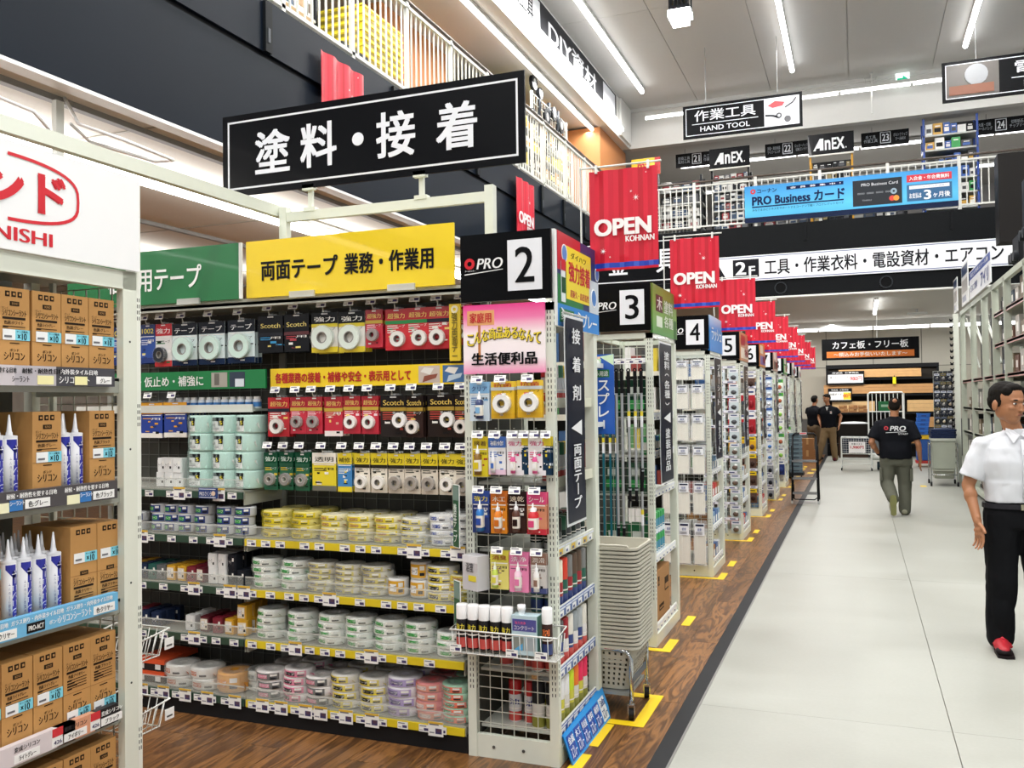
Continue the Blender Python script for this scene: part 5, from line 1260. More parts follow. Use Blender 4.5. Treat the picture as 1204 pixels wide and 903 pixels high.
o = thing('white_bundle', 'white wrapped bundle on the foot of rack 3', 'bundle', (-1.33, 6.18, .103)); ob('roll', B().cyl((0, 0, .045), (0, .12, .045), .045, m('#e2e2de', .5), n=12), o)
for i in range(4):
    o = thing('paint_can', 'small paint can on upper side shelf of rack 3, %s from the front' % nth(i+1), 'can', (-1.30, 5.72 + i*.11, 1.213), 0, 'paint cans on rack 3')
    ob('body', B().lathe([(0, 0), (.04, 0), (.04, .11), (.036, .115), (0, .112)], m(('#2f8a4a', '#d8d8d4', '#2f6a9a', '#3f9a5a')[i], .35), n=12), o); ob('label', B().lathe([(.0405, .03), (.0405, .08)], m('#e8e4da', .4), n=12), o)

# ---- rack 4: bags of cable ties
def tiebag(w, h):
    b = B(); rnd = random.Random(3)
    for k in range(16): x = -w*.38 + w*.76*k/15; b.box(x-.0035, -.018+rnd.uniform(-.004, .004), -h*.97, x+.0035, -.006, -h*.35+rnd.uniform(-.02, .0), m('#efecdf', .5))
    c = B().box(-w/2, -.022, -h, w/2, -.001, -h*.06, m('#f2f4f6', .1, alpha=.2))
    l = B().rect(-w*.36, -h*.38, w*.36, -h*.12, -.023, m('#eceef2', .4)).rect(-w*.30, -h*.18, w*.3, -h*.14, -.0245, m('#1c2440', .4))
    l.text('結束', 0, -h*.25, w*.3, h*.06, m('#2a4a9a'), -.0255, .03)
    for k in range(3): l.rect(-w*.3, -h*(.31+k*.02), w*.2, -h*(.302+k*.02), -.0245, m('#5a5a6a'))
    return ('cable_tie_bag', b.mesh('cable_ties'), [('bag', c.mesh('bag'), None), ('label', l.mesh('label'), None)])
rows4 = [(1.93, .19), (1.72, .24), (1.46, .26), (1.185, .28), (.87, .32), (.53, .42)]
for r_, (z, h) in enumerate(rows4):
    tb = tiebag(.12, h)
    for c, x in enumerate((-1.59, -1.455, -1.32)):
        hk = bpy.data.objects.new('peg_hook', shared('peg_hook', hook_b)); COL.objects.link(hk); hk.parent = TOW[4]; hk.location = (x + 1.645, .02, z - .012); hk.scale = (1, .3, 1)
        for d in range(2 if r_ < 4 else 1):
            inst(tb, (x, 7.895 + (.0 if not d else .0) - .0 + d*.024 - .02, z), .03*((c+r_) % 3 - 1), 'clear bag of cable ties on rack 4, %s row down, %s from left%s' % (nth(r_+1), nth(c+1), ', behind' if d else ''), 'bag', 'cable tie bags on rack 4')
# ---- small packs on racks 5..10
def minipack(key, w, h, base, head, blob, c2=None):
    if key in _pk: return _pk[key]
    b = B().box(-w/2, -.002, -h, w/2, 0, 0, m(base, .35)); b.rect(-w/2, -h*.28, w/2, 0, -.002, m(head, .4)); b.rect(-w*.35, -h*.18, w*.3, -h*.1, -.0034, m('#3a4a7a' if head != '#e8c81e' else '#4a3a1a', .4))
    g = B().ell((0, -.01, -h*.68), (w*.3, .012, h*.18), m(blob, .4, .3), 8, 5)
    if c2: g.ell((w*.1, -.012, -h*.5), (w*.18, .01, h*.09), m(c2, .4), 7, 4)
    _pk[key] = ('small_pack', b.mesh('card'), [('contents', g.mesh('contents'), None)]); return _pk[key]
S5 = minipack('s5', .105, .135, '#cfdce0', '#eceef2', '#4a4c50'); S5b = minipack('s5b', .105, .14, '#b8c4c0', '#e6e8ee', '#6a5a50', '#e8eae8')
S6r = minipack('s6r', .10, .30, '#a8202c', '#e8e4e2', '#8a1420'); S6y = minipack('s6y', .10, .20, '#d8a41c', '#e8c81e', '#5a3a2a'); S6d = minipack('s6d', .10, .19, '#5a4238', '#e8c81e', '#3a2a24'); S6w = minipack('s6w', .10, .2, '#5a4238', '#e6e4e0', '#3a2a24')
S7 = minipack('s7', .10, .14, '#c8d4e0', '#2f62b0', '#d8dce0'); S7w = minipack('s7w', .10, .14, '#e4e8ea', '#f0f2f2', '#3f7ac0'); S7d = minipack('s7d', .10, .18, '#8a8f96', '#dfe2e4', '#22242a')
S8g = minipack('s8g', .12, .2, '#e8efe4', '#4fb02a', '#a85a3a'); S8n = minipack('s8n', .12, .26, '#1f2f6a', '#e8eae8', '#2a3a7a'); S8w = minipack('s8w', .12, .2, '#eceae4', '#f4f4f0', '#8ac04a')
def packgrid(n, Y, spec, xs):
    z = 1.90; r_ = 0
    for pr, rows, h in spec:
        for k in range(rows):
            tg = bpy.data.objects.new('tag_strip', shared('tag_strip', lambda: B().box(.045, -.004, 0, .38, 0, .03, m('#e6e7ee', .4)).rect(.07, .008, .13, .02, -.004, m('#4a4a7a')).rect(.18, .008, .24, .02, -.004, m('#4a4a7a')).rect(.29, .008, .35, .02, -.004, m('#4a4a7a')))); COL.objects.link(tg); tg.parent = TOW[n]; tg.location = (0, -.035, z+.008)
            for c, x in enumerate(xs):
                inst(pr if not isinstance(pr, tuple) or isinstance(pr[0], str) else pr, (x, Y - .03, z), 0, 'small hanging pack on rack %d, %s row down, %s from left' % (n, nth(r_+1), nth(c+1)), 'pack', 'small packs on rack %d' % n)
            z -= h; r_ += 1
packgrid(5, 10.1, [(S5, 5, .165), (S5b, 6, .172)], (-1.58, -1.435, -1.29))
packgrid(6, 12.2, [(S6w, 1, .2), (S6r, 2, .32), (S6y, 1, .23), (S6d, 3, .23)], (-1.59, -1.46, -1.33))
packgrid(7, 14.25, [(S7, 4, .16), (S7w, 4, .17), (S7d, 3, .19)], (-1.56, -1.42, -1.29))
packgrid(8, 16.3, [(S8g, 2, .24), (S8w, 2, .24), (S8g, 1, .24), (S8w, 1, .22), (S8n, 1, .30)], (-1.58, -1.43, -1.29))
packgrid(9, 18.4, [(S7w, 3, .3), (S8g, 3, .28)], (-1.5, -1.32))
# goods on the side shelves of racks 4..8, small boxes
for n, y, D in ROWS[2:7]:
    rnd = random.Random(n)
    for si, z in enumerate((1.65, 1.4, 1.15, .9, .65, .4, .1)):
        for i in range(4):
            c = rnd.choice(('#d8dce0', '#3f6aa8', '#9a6a3a', '#e4e0d4', '#c83a34', '#4a4a4c', '#7aa0c8'))
            o = ob('small_box', shared(('small_box', c), lambda: B().box(-.06, -.05, 0, .06, .05, .13, m(c, .45)).box(.0601, -.04, .03, .061, .04, .09, m('#f0f0ec', .4))), None, (-1.305, y + .13 + i*.14, z + .013)); tag(o, 'small box on rack %d side, %s shelf down, %s from front' % (n, nth(si+1), nth(i+1)), 'box', 'small boxes on the side shelves of rack %d' % n)

# ---- step ladder in the aisle
o = thing('step_ladder', 'black folding step ladder standing at the edge of the concrete aisle', 'ladder', (-.95, 13.85, 0))
K = m('#16171a', .4)
for x in (0, .37):
    ob('rail', B().path([(x, 0, .02), (x+(.01 if x == 0 else -.01), .05, .55), (x + (.02 if x == 0 else -.02), .10, 1.0)], .014, K, 6), o)
    ob('rear_leg', B().path([(x, .42, .02), (x, .12, .85)], .012, K, 6), o)
    ob('foot', B().cyl((x, 0, 0), (x, 0, .04), .017, m('#c4c6c4', .4), n=8), o)
ob('top_bar', B().path([(.02, .10, 1.0), (.05, .10, 1.035), (.32, .10, 1.035), (.35, .10, 1.0)], .014, K, 6).box(.12, .085, 1.02, .22, .115, 1.05, m('#e8e4e4', .4)).box(.125, .083, 1.03, .215, .085, 1.045, m('#c03040', .4)), o)
for z, y in ((.62, .02), (.36, .03), (.14, .02)): ob('step', B().box(.01, y-.03, z, .36, y+.14, z+.02, K).box(.01, y-.032, z-.005, .36, y-.028, z+.02, m('#8a8c8e', .3, .5)), o)
ob('brace', B().path([(0, .0, .10), (.05, 0, .06), (.32, 0, .06), (.37, 0, .10)], .009, K, 6), o)
# stacked blue-grey crates behind the ladder
for k in range(9):
    o = ob('small_crate', shared('small_crate', lambda: B().bevbox(-.12, -.15, 0, .12, .15, .075, m('#5a6e78', .45), .015).box(-.125, -.155, .06, .125, .155, .075, m('#7d929c', .4)).rect(-.06, .02, .06, .045, -.15, m('#2b3a44', .5))), None, (-1.17, 18.25, .12 + k*.085), .1)
    tag(o, 'blue grey crate in the stack behind the step ladder, %s' % ('bottom one' if not k else nth(k+1) + ' up'), 'crate', 'stacked blue grey crates')
o = thing('crate_base', 'dark wheeled base under the stack of blue grey crates', 'dolly', (-1.17, 18.25, 0)); ob('board', B().box(-.15, -.18, .06, .15, .18, .12, m('#2a2c2e', .5)), o)
for sx in (-.11, .11): ob('wheel', B().cyl((sx-.01, -.12, .03), (sx+.01, -.12, .03), .03, m('#151515', .5), n=10), o)
# brown boxes at the far end of the wood floor
for i, (x, y, z, w_, h_) in enumerate(((-1.35, 22.6, 0, .35, .3), (-1.32, 22.6, .3, .3, .28), (-1.75, 22.8, 0, .3, .55))):
    o = thing('cardboard_box', ('low brown box at the far end of the wood floor', 'brown box on top of the low box at the far end', 'tall brown box left of the two stacked boxes')[i], 'box', (x, y, z)); ob('body', B().box(0, 0, 0, w_, .3, h_, m('#8f6238', .7)), o); ob('tape', B().box(w_*.42, -.001, h_*.5, w_*.58, .0, h_, m('#b98f5c', .4)).box(w_*.42, -.001, h_, w_*.58, .301, h_+.001, m('#b98f5c', .4)), o)
for i, (x, y) in enumerate(((-1.02, 19.3), (-.98, 20.2))): rmark(x, y, x+.12, y+.4, 'orange yellow floor dash near the far end of the wood floor, %s' % ('nearer one', 'farther one')[i])
rmark(.98, 16.9, 1.08, 17.15, 'small orange floor dash before the grey tub cart')

# ---- white wire wagon with folded clothes
o = thing('wire_wagon', 'white wire wagon with dark clothes and a red price card', 'cart', (-.36, 20.3, 0))
W = m('#e8eae6', .35); 
for x, y in ((0, 0), (.6, 0), (0, .45), (.6, .45)):
    ob('leg', B().cyl((x, y, .05), (x, y, .70), .013, W, n=8), o)
    ob('caster', B().cyl((x-.012, y, .03), (x+.012, y, .03), .03, m('#1a1a1c', .5), n=10), o)
ob('frame', B().path([(0, 0, .70), (.6, 0, .70), (.6, .45, .70), (0, .45, .70)], .013, W, 6, True).path([(0, 0, .24), (.6, 0, .24), (.6, .45, .24), (0, .45, .24)], .011, W, 6, True).path([(0, 0, .14), (.6, 0, .14)], .01, W, 6).path([(0, 0, .36), (.6, 0, .36), (.6, .45, .36), (0, .45, .36)], .011, W, 6, True), o)
ob('wire_grid', grid_b(0, .6, .36, .70, .05, .05, 0, .002, W), o)
ob('tray', B().box(0, 0, .355, .6, .45, .365, W), o)
o2 = sign_box('price_card', 'white card with red price on the front of the wire wagon', 'sign', (-.21, 20.27, .38), .33, .24, '#f2efee', '1,980円', '#c01e2c', tw=.8, th=.3, bold=.05)
ob('print', B().text('作業ベスト', .16, .19, .22, .045, m('#2a2a2c'), -.002, .02), o2)
for i in range(4):
    o = ob('folded_shirt', B().bevbox(-.065, -.15, 0, .065, .15, .3, m('#1b2234', .8, bump=.3), .03).ell((0, 0, .3), (.062, .13, .045), m('#232c44', .8), 10, 5), None, (-.28 + i*.145, 20.52, .366)); tag(o, 'bundle of dark navy clothes in the wire wagon, %s from the left' % nth(i+1), 'clothes', 'dark clothes in the wire wagon')
# white machine roll beside it
o = thing('round_bin', 'white cylinder on a black wheel behind the walking man', 'bin', (.35, 20.6, 0)); ob('drum', B().cyl((-.13, 0, .28), (.22, 0, .28), .07, m('#d8dad4', .4), n=14), o); ob('wheel', B().cyl((.0, .0, .09), (.08, 0, .09), .09, m('#1d2a30', .5), n=16).cyl((-.003, .0, .09), (.083, 0, .09), .04, m('#7fa8b8', .5), n=12), o); ob('frame', B().box(-.1, -.02, .09, -.08, .02, .28, W).box(.12, -.02, .09, .14, .02, .28, W), o)

# ---- grey tub cart with navy lids
o = thing('tub_cart', 'translucent grey tub on a chrome wheeled cart at the far right', 'cart', (1.37, 17.35, 0))
TG = m('#9ba092', .35, var=.08, scale=6)
ob('tub', B().prism([(-.18, -.25), (.18, -.25), (.18, .25), (-.18, .25)], .30, .80, TG).box(-.20, -.27, .79, .20, .27, .83, m('#b4b8ac', .4)), o)
ob('lower_tub', B().box(-.15, -.22, .13, .15, .22, .30, m('#87897a', .4)).box(-.17, -.24, .26, .17, .24, .29, m('#a5a898', .4)), o)
for x, y in ((-.21, -.28), (.21, -.28), (-.21, .28), (.21, .28)):
    ob('leg', B().cyl((x, y, .05), (x, y, .75), .012, CH, n=8), o); ob('caster', B().cyl((x-.015, y, .04), (x+.015, y, .04), .04, m('#222224', .5), n=12), o)
ob('rail', B().path([(-.21, -.28, .2), (.21, -.28, .2)], .01, CH, 6).path([(-.21, -.28, .72), (-.21, .28, .72)], .01, CH, 6), o)
for k in range(4):
    o = ob('navy_tray', B().bevbox(-.2, -.26, 0, .2, .26, .035, m('#1f2a44', .5), .04).ell((0, 0, .035), (.17, .22, .018), m('#263352', .6), 10, 4), None, (1.37, 17.35, .832 + k*.04), .05*(k % 2)); tag(o, 'navy folded bundle on the grey tub cart, %s' % ('bottom', 'second', 'third', 'top')[k], 'bundle', 'navy bundles on the grey tub')
# blue crates and yellow trolley behind the walking man
for k in range(5):
    o = ob('blue_crate', B().bevbox(-.13, -.15, 0, .13, .15, .09, m('#1f62c0', .45), .015).box(-.135, -.155, .07, .135, .155, .09, m('#2f78d8', .4)).rect(-.05, .02, .05, .05, -.15, m('#0f3a80', .5)), None, (1.30 + k*.012, 21.8, .72 + k*.095), .0); tag(o, 'blue crate stacked behind the walking man, %s' % ('bottom one' if k == 0 else nth(k+1) + ' up'), 'crate', 'blue crates in the background')
o = thing('yellow_trolley', 'yellow and blue trolley under the blue crates at the back', 'trolley', (1.33, 21.8, 0))
ob('body', B().box(-.14, -.17, .15, .14, .17, .62, m('#1c4f9a', .5)).box(-.17, -.19, .62, .19, .19, .70, m('#e2b81a', .45)), o); ob('side', B().box(.14, -.18, .10, .19, .18, .62, m('#e2b81a', .45)), o); ob('bumper', B().box(-.16, -.19, .08, .2, .19, .14, m('#b02a24', .5)), o)
for x in (-.1, .13): ob('wheel', B().cyl((x-.015, -.12, .05), (x+.015, -.12, .05), .05, m('#161616', .5), n=12), o)

# ---- lumber wall at the back
o = thing('lumber_rack', 'black framed lumber rack against the far wall under the sign', 'rack', (-.80, 24.95, 0))
K = m('#1b1c1e', .5)
for x in (0, 1.35, 2.70): ob('post', B().box(x, .4, 0, x+.06, .5, 2.40, K), o)
ob('top_bar', B().box(0, .38, 2.34, 2.76, .52, 2.44, K), o)
for z in (2.02, 1.60, 1.12, .72, .3): ob('arm', B().box(.02, .05, z, 2.74, .42, z+.04, K), o)
ob('back_board', B().box(.02, .46, .0, 2.74, .48, 2.34, m('#2f2b26', .7)), o)
PINE = lambda c: m(c, .55, var=.12, scale=9)
for i, (x0, x1, z, h, c) in enumerate(((.33, 2.32, 2.09, .21, '#c99c66'), (-.05, 2.6, 1.66, .24, '#b98a58'), (1.98, 2.68, 1.18, .30, '#cfa873'), (.15, 1.2, 1.18, .28, '#d0ac7a'), (2.3, 2.70, .78, .26, '#b88a56'), (2.0, 2.66, .36, .2, '#b0804c'))):
    pn = ('upper', 'long middle', 'right', 'pale left', 'short right', 'low right')[i]
    for k in range(3):
        o = ob('pine_board', B().box(x0, -.0, k*h/3+.002, x1, .22, (k+1)*h/3-.002, PINE(c)), None, (-.80, 25.02, z), 0); tag(o, 'pale pine board in the %s pile of the lumber rack, %s' % (pn, ('bottom', 'middle', 'top')[k]), 'board', 'pine boards on the lumber rack')
for i, (x, z) in enumerate(((-.80, 1.90), (-.78, 1.45))):
    o = sign_box('price_board', 'white price board with black top, %s on the left of the lumber rack' % ('high', 'lower')[i], 'sign', (x + .03, 24.975, z), .93 if i == 0 else .6, .36, '#17181a', '', '#fff')
    ww = .93 if i == 0 else .6
    ob('card', B().rect(.03, .05, ww-.03, .27, 0, m('#f2f0ee', .4)), o)
    t = B().text('床フローリング' if i == 0 else '化粧ボード', ww*.33, .2, ww*.5, .06, m('#2a2a2c'), -.003, .02).text('980円' if i == 0 else '480円', ww*.78, .16, ww*.32, .12, m('#c81e28'), -.003, .04).text('特選品  お買得品', ww*.5, .315, ww*.7, .04, m('#f0f0f0'), -.003)
    if i: t.rect(ww*.64, .06, ww*.95, .25, -.0016, m('#efd83a'))
    ob('lettering', t, o)
for i in range(6):
    o = thing('flat_carton', 'brown carton heaped on the lumber rack shelf, %s from the left' % nth(i+1), 'box', (-.48 + (i % 3)*.24, 25.0, 1.165 + (i//3)*.10 - .0)); ob('body', B().box(0, 0, 0, .22, .3, .09, m('#8a5e36', .7)), o, rz=.1*(i % 2)); ob('flap', B().box(.02, -.002, .05, .12, 0, .085, m('#b08350', .7)), o)
o = thing('dark_bin', 'black bin with white bags below the cartons at the far wall', 'bin', (-.52, 24.5, 0)); ob('body', B().box(0, 0, .55, .78, .4, .88, m('#1a1714', .6)), o); ob('bags', B().ell((.4, .2, .88), (.38, .19, .06), m('#cfd2d4', .5), 14, 5), o); ob('base', B().box(0.02, .02, 0, .76, .38, .55, m('#3f3028', .7)), o)
o = thing('yellow_tape_measure', 'small yellow tool hanging from the upper pine boards', 'tool', (.87, 24.98, 1.98)); ob('body', B().box(-.03, -.02, -.08, .05, .02, .1, m('#e2d21e', .4)), o); ob('strap', B().box(0, -.01, .1, .02, .01, .14, m('#222222', .5)), o)
o = thing('cage_trolley', 'tall white cage trolley with a green box in front of the lumber', 'trolley', (.23, 24.0, 0))
for x in (0, .82):
    for y in (0, .5): ob('post', B().cyl((x, y, .12), (x, y, 1.66), .018, W, n=8), o); ob('caster', B().cyl((x-.02, y, .05), (x+.02, y, .05), .05, m('#1a1a1c', .5), n=10), o)
ob('top_rail', B().path([(0, 0, 1.62), (.04, 0, 1.68), (.78, 0, 1.68), (.82, 0, 1.62)], .018, W, 6), o)
for z in (1.2, .75, .15): ob('rail', B().cyl((0, 0, z), (.82, 0, z), .012, W, n=6), o)
for k in range(7): ob('bar', B().cyl((.1 + k*.1, .5, .15), (.1+k*.1, .5, 1.66), .008, W, n=5), o)
ob('deck', B().box(0, 0, .11, .82, .5, .15, m('#9a9c98', .4, .4)), o)
o = thing('green_carton', 'green box with white print in the cage trolley', 'box', (.47, 24.03, 1.215)); ob('body', B().box(0, 0, 0, .28, .3, .24, m('#17703c', .5)), o); ob('print', B().rect(.06, .1, .22, .16, 0, m('#9ac0a4', .4)), o)
o = thing('trolley_crate', 'grey crate in the cage trolley under the green box', 'crate', (.1, 24.03, .152)); ob('body', B().box(.2, 0.02, 0, .68, .4, .55, m('#6a6e70', .5)), o)
# hanging sign over the lumber
o = sign_box('hanging_sign', 'black hanging sign with white lettering and orange band over the lumber', 'sign', (-.74, 21.0, 2.40), 1.99, .47, '#0a0b0e', '', '#fff')
t = B().text('カフェ板・フリー板', 1.0, .33, 1.55, .17, m('#f2f3f5', .4), -.003, .03); ob('lettering', t, o)
ob('orange_band', B().rect(.1, .05, 1.89, .19, 0, m('#e07a2a', .4)).text('～積込みお手伝いいたします～', 1.0, .12, 1.5, .09, m('#f6efe8', .4), -.003, .03), o)
ob('hanger', B().cyl((1.15, .006, .47), (1.15, .006, 1.10), .008, m('#e8e8e4', .4), n=6), o)
# tube light and sprinkler under the far ceiling
o = thing('ceiling_tube', 'bare tube light under the far low ceiling, pointing down the aisle', 'light', (.37, 18.6, 3.42)); ob('tube', B().cyl((0, 0, 0), (0, 2.6, 0), .035, m('#ffffff', .3, emit=5), n=8), o); ob('rail', B().box(-.03, 0, .04, .03, 2.6, .08, m('#e0e0dc', .5)), o)
o = thing('ceiling_tube', 'long tube row across the far low ceiling above the lumber sign', 'light', (-2.2, 24.0, 3.30)); 
for k in range(5): ob('tube', B().cyl((k*1.3, 0, 0), (k*1.3+1.26, 0, 0), .035, m('#ffffff', .3, emit=5), n=8), o)
ob('rail', B().box(0, -.03, .04, 6.5, .03, .2, m('#e0e0dc', .5)), o)
o = thing('ceiling_box', 'white ceiling fitting with a short stem under the far ceiling', 'fitting', (1.25, 21.5, 3.38)); ob('body', B().box(-.2, -.1, 0, .2, .1, .05, m('#dcdcd8', .5)), o); ob('stem', B().cyl((0, 0, .05), (0, 0, .12), .02, m('#dcdcd8', .5)), o)

# ---- rack of hanging wares and right-hand racks
o = thing('wares_rack', 'narrow rack hung with small dark packs at the far right', 'rack', (1.35, 18.8, 0))
ob('panel', B().box(0, .04, .0, .34, .08, 2.05, m('#3a3c40', .6)), o); ob('frame', grid_b(0, .34, .1, 2.05, .085, .1, .03, .003, m('#b9bcb4', .4)), o)
rnd = random.Random(4)
WP = [minipack('wp%d' % i, .09, .14, c, h, g, '#d8d4c8') for i, (c, h, g) in enumerate((('#2f3440', '#c8ccd4', '#6a6c70'), ('#3a3a3c', '#8a7a3a', '#9a9a98'), ('#24282c', '#5a6068', '#b8a890')))]
for r_ in range(8):
    for c in range(3): inst(rnd.choice(WP), (1.41 + c*.11, 18.79, 2.0 - r_*.165), 0, 'small dark pack on the far right hanging rack, %s row, %s column' % (nth(r_+1), nth(c+1)), 'pack', 'packs on the far right hanging rack')
o = thing('post_with_hooks', 'pale post strung with a column of black clip hooks at the far right', 'post', (1.62, 17.75, 0)); ob('post', B().box(0, 0, 0, .09, .06, 3.05, F), o)
for k in range(24): ob('clip_hook', shared('clip_hook', lambda: B().ell((0, -.02, 0), (.03, .02, .022), m('#141416', .5), 8, 5).ell((-.022, -.03, .025), (.012, .01, .012), m('#141416', .5), 6, 4).ell((.022, -.03, .025), (.012, .01, .012), m('#141416', .5), 6, 4)), o, (-.035, -.0, .35 + k*.112))
FG = m('#b7bdae', .45, var=.04)
o = thing('tall_rack', 'tall pale green steel rack along the right side of the aisle', 'rack', (1.66, 9.2, 0))
for y in (0, 1.5, 2.9, 3.9, 4.95, 6.3, 7.8): ob('post', shared('tall_post', lambda: B().box(0, 0, 0, .08, .06, 3.0, FG).box(-.001, .02, .1, 0, .04, 2.9, m('#8d9486', .5))), o, (0, y, 0)); 
for y in (0, 2.9, 4.95, 7.8): ob('rear_post', _sh['tall_post'], o, (.9, y, 0))
for z in (.08, 2.95): ob('beam', B().box(0, 0, z, .05, 7.86, z+.07, FG), o); ob('beam', B().box(.9, 0, z, .95, 7.86, z+.07, FG), o)
for z in (.5, .95, 1.35, 1.8, 2.2, 2.6):
    ob('shelf', B().box(.02, .06, z, .9, 3.9 if z > 1.9 else 7.8, z+.03, m('#a9ab9c', .5)), o)
    ob('price_rail', B().box(.02, .06, z-.015, .028, 3.9 if z > 1.9 else 7.8, z+.035, m('#b48a86' if z > 1.7 else '#8d9086', .4)), o)
ob('back_panel', B().box(.95, 0, .1, .97, 7.86, 2.9, m('#2b2d2e', .7)), o)
for y0, y1 in ((3.95, 5.6), (5.0, 6.9), (6.2, 7.8)): ob('brace', B().cyl((.1, y0, 2.0), (.1, y1, 2.9), .012, m('#d8dcd2', .4), n=5).cyl((.12, y0+.2, 2.05), (.12, y1+.1, 2.75), .01, m('#d8dcd2', .4), n=5), o)
for y in (4.3, 5.4, 6.6): ob('hanging_sheet', B().box(.25, y, 1.85, .27, y+.7, 2.9, m('#202226', .6)), o)
rnd = random.Random(8)
for si, z in enumerate((.08+.07, .53, .98, 1.38, 1.83, 2.23, 2.63)):
    y = .15; i = 0
    while y < (3.7 if z > 1.7 else 7.5):
        w_ = rnd.uniform(.2, .34); h = rnd.uniform(.16, .30); c = rnd.choice(('#3a3c3e', '#8e8e88', '#6a5a44', '#3f4c5a', '#222426', '#a8a49c', '#5a3a2e', '#1a1c1e'))
        o2 = ob('stock_box', B().box(0, 0, 0, .5, w_*.9, h, m(c, .5)).box(-.002, w_*.2, h*.3, 0, w_*.6, h*.7, m('#e4e2dc', .4)), None, (1.74, 9.2+y, z+.001)); i += 1
        tag(o2, 'boxed stock on the right rack, %s shelf up, %s from the near end' % (nth(si+1), nth(i)), 'box', 'boxed stock on the right rack'); y += w_ + rnd.uniform(.02, .12)
for i, (y0, y1, z0, z1) in enumerate(((17.0, 17.9, 3.03, 3.62), (15.4, 16.6, 3.03, 3.68))):
    o = sign_box('poster_board', 'small white poster on top of the right rack, %s of two' % ('farther', 'nearer')[i], 'sign', (1.62, y1 - .35, z0), y1-y0-.3, z1-z0, '#e4e4e2', '', '#fff', rz=-SIDE)
    ww = y1-y0-.3; hh = z1-z0
    ob('picture', B().rect(.04, hh*.72, ww-.04, hh-.03, 0, m('#23385a', .4)).rect(.06, hh*.3, ww-.1, hh*.62, 0, m('#a8a4a0', .4)).rect(.1, hh*.08, ww-.3, hh*.22, 0, m('#8a8ca0', .4)), o)
o = sign_box('poster_board', 'long white poster with blue band on top of the right rack', 'sign', (1.62, 15.15, 3.03), 2.3, .42, '#e9ebee', '', '#fff', rz=-SIDE)
ob('blue_band', B().rect(.02, .29, 2.28, .40, 0, m('#27479a', .4)), o)
ob('lettering', B().text('組立も簡単スチール棚', 1.15, .345, 1.9, .06, m('#eef0f6'), -.003, .02).text('ビスにて簡単', .55, .15, .8, .11, m('#2c3f88'), -.003, .02).text('アイリ', 1.72, .15, .8, .2, m('#1f3a8e'), -.003, .05), o)
for i, (y, z, w_, h_) in enumerate(((11.2, 3.03, .5, .34), (10.3, 3.03, .7, .85), (9.4, 3.03, .7, .7))):
    o = thing('black_fitting', 'black stock piled on top of the right rack, %s from the far side' % nth(i+1), 'stock', (1.70, y, z)); ob('body', B().bevbox(0, 0, 0, .7, w_, h_, m('#1d1f22', .45), .05), o)
    for q in range(3): ob('pipe', B().cyl((-.05, w_*(.2+.3*q), h_*.3), (.1, w_*(.2+.3*q), h_*.3), .06, m('#2b2e32', .4), n=10), o)
# ================================================================ UPSTAIRS
RW = m('#d2d3cc', .4, var=.02)
# left railing: posts, rails and single balusters
o = thing('left_railing', 'long white railing with dark handrail on the left mezzanine', 'railing', (-4.62, -1.0, 4.95))
L_ = 18.6
ob('handrail', B().cyl((0, 0, 1.12), (0, L_, 1.12), .024, m('#4a4038', .4), n=8), o)
for z in (1.05, .10): ob('rail', B().box(-.02, 0, z-.018, .02, L_, z+.018, RW), o)
bl = shared('baluster', lambda: B().box(-.008, -.008, .11, .008, .008, 1.04, RW)); pp = shared('railing_post', lambda: B().box(-.02, -.025, -.12, .02, .025, 1.10, RW).box(-.03, -.035, 1.04, .03, .035, 1.07, RW))
n = int(L_/.115)
for i in range(n):
    y = .06 + i*.115
    if y < 5.5: continue
    q = bpy.data.objects.new('railing_post' if i % 10 == 4 else 'baluster', pp if i % 10 == 4 else bl); COL.objects.link(q); q.parent = o; q.location = (0, y, 0)
# far railing
o = thing('far_railing', 'white railing with dark handrail on the far mezzanine above the white floor sign', 'railing', (-4.55, 17.66, 4.9))
L_ = 8.6
ob('handrail', B().cyl((0, 0, .98), (L_, 0, .98), .022, m('#4a4038', .4), n=8), o)
for z in (.90, .09): ob('rail', B().box(0, -.018, z-.016, L_, .018, z+.016, RW), o)
bl2 = shared('far_baluster', lambda: B().box(-.009, -.008, .09, .009, .008, .9, RW)); pp2 = shared('far_post', lambda: B().box(-.028, -.025, -.0, .028, .025, .97, RW))
for i in range(72):
    q = bpy.data.objects.new('railing_post' if i % 10 == 3 else 'baluster', pp2 if i % 10 == 3 else bl2); COL.objects.link(q); q.parent = o; q.location = (.06 + i*.118, 0, 0)
# clip on mesh panels at the left part of the far railing
o = thing('rail_basket', 'white wire basket panel hanging inside the far railing at its left end', 'basket', (-3.95, 17.74, 4.905)); ob('grid', grid_b(0, .9, 0, .55, .075, .075, 0, .005, RW), o)
ob('rim', B().path([(0, 0, .55), (.9, 0, .55), (.94, 0, .5), (.94, 0, 0)], .012, RW, 6), o)
# business card banner
def bg_mat():
    return grad([(0, '#2f9fd4'), (.35, '#48b4e0'), (.8, '#2f98d6'), (1, '#2389cc')], 2)
o = thing('rail_banner', 'bright blue banner for a business card tied to the far railing', 'banner', (-1.98, 17.605, 4.97))
ob('cloth', B().box(0, 0, 0, 3.72, .01, .71, bg_mat()), o)
ob('foot_band', B().rect(0, 0, 3.72, .10, 0, m('#0c1c3c', .4)), o)
t = B(); K = m('#0c1f4c', .4); WL = m('#f2f5f8', .4)
t.ring(.05, .02, -.003, -.001, m('#c8282c'), (.16, 0, .60), 14, 'y'); t.text('コーナン', .42, .60, .36, .08, K, -.003, .04)
t.text('PRO Business カード', .98, .42, 1.68, .20, K, -.003, .07)
t.rect(.14, .285, 1.80, .31, 0, K); t.text('みなさまのビジネスをサポートするコーナンで働くプロクレジットカード', .97, .24, 1.66, .05, K, -.003)
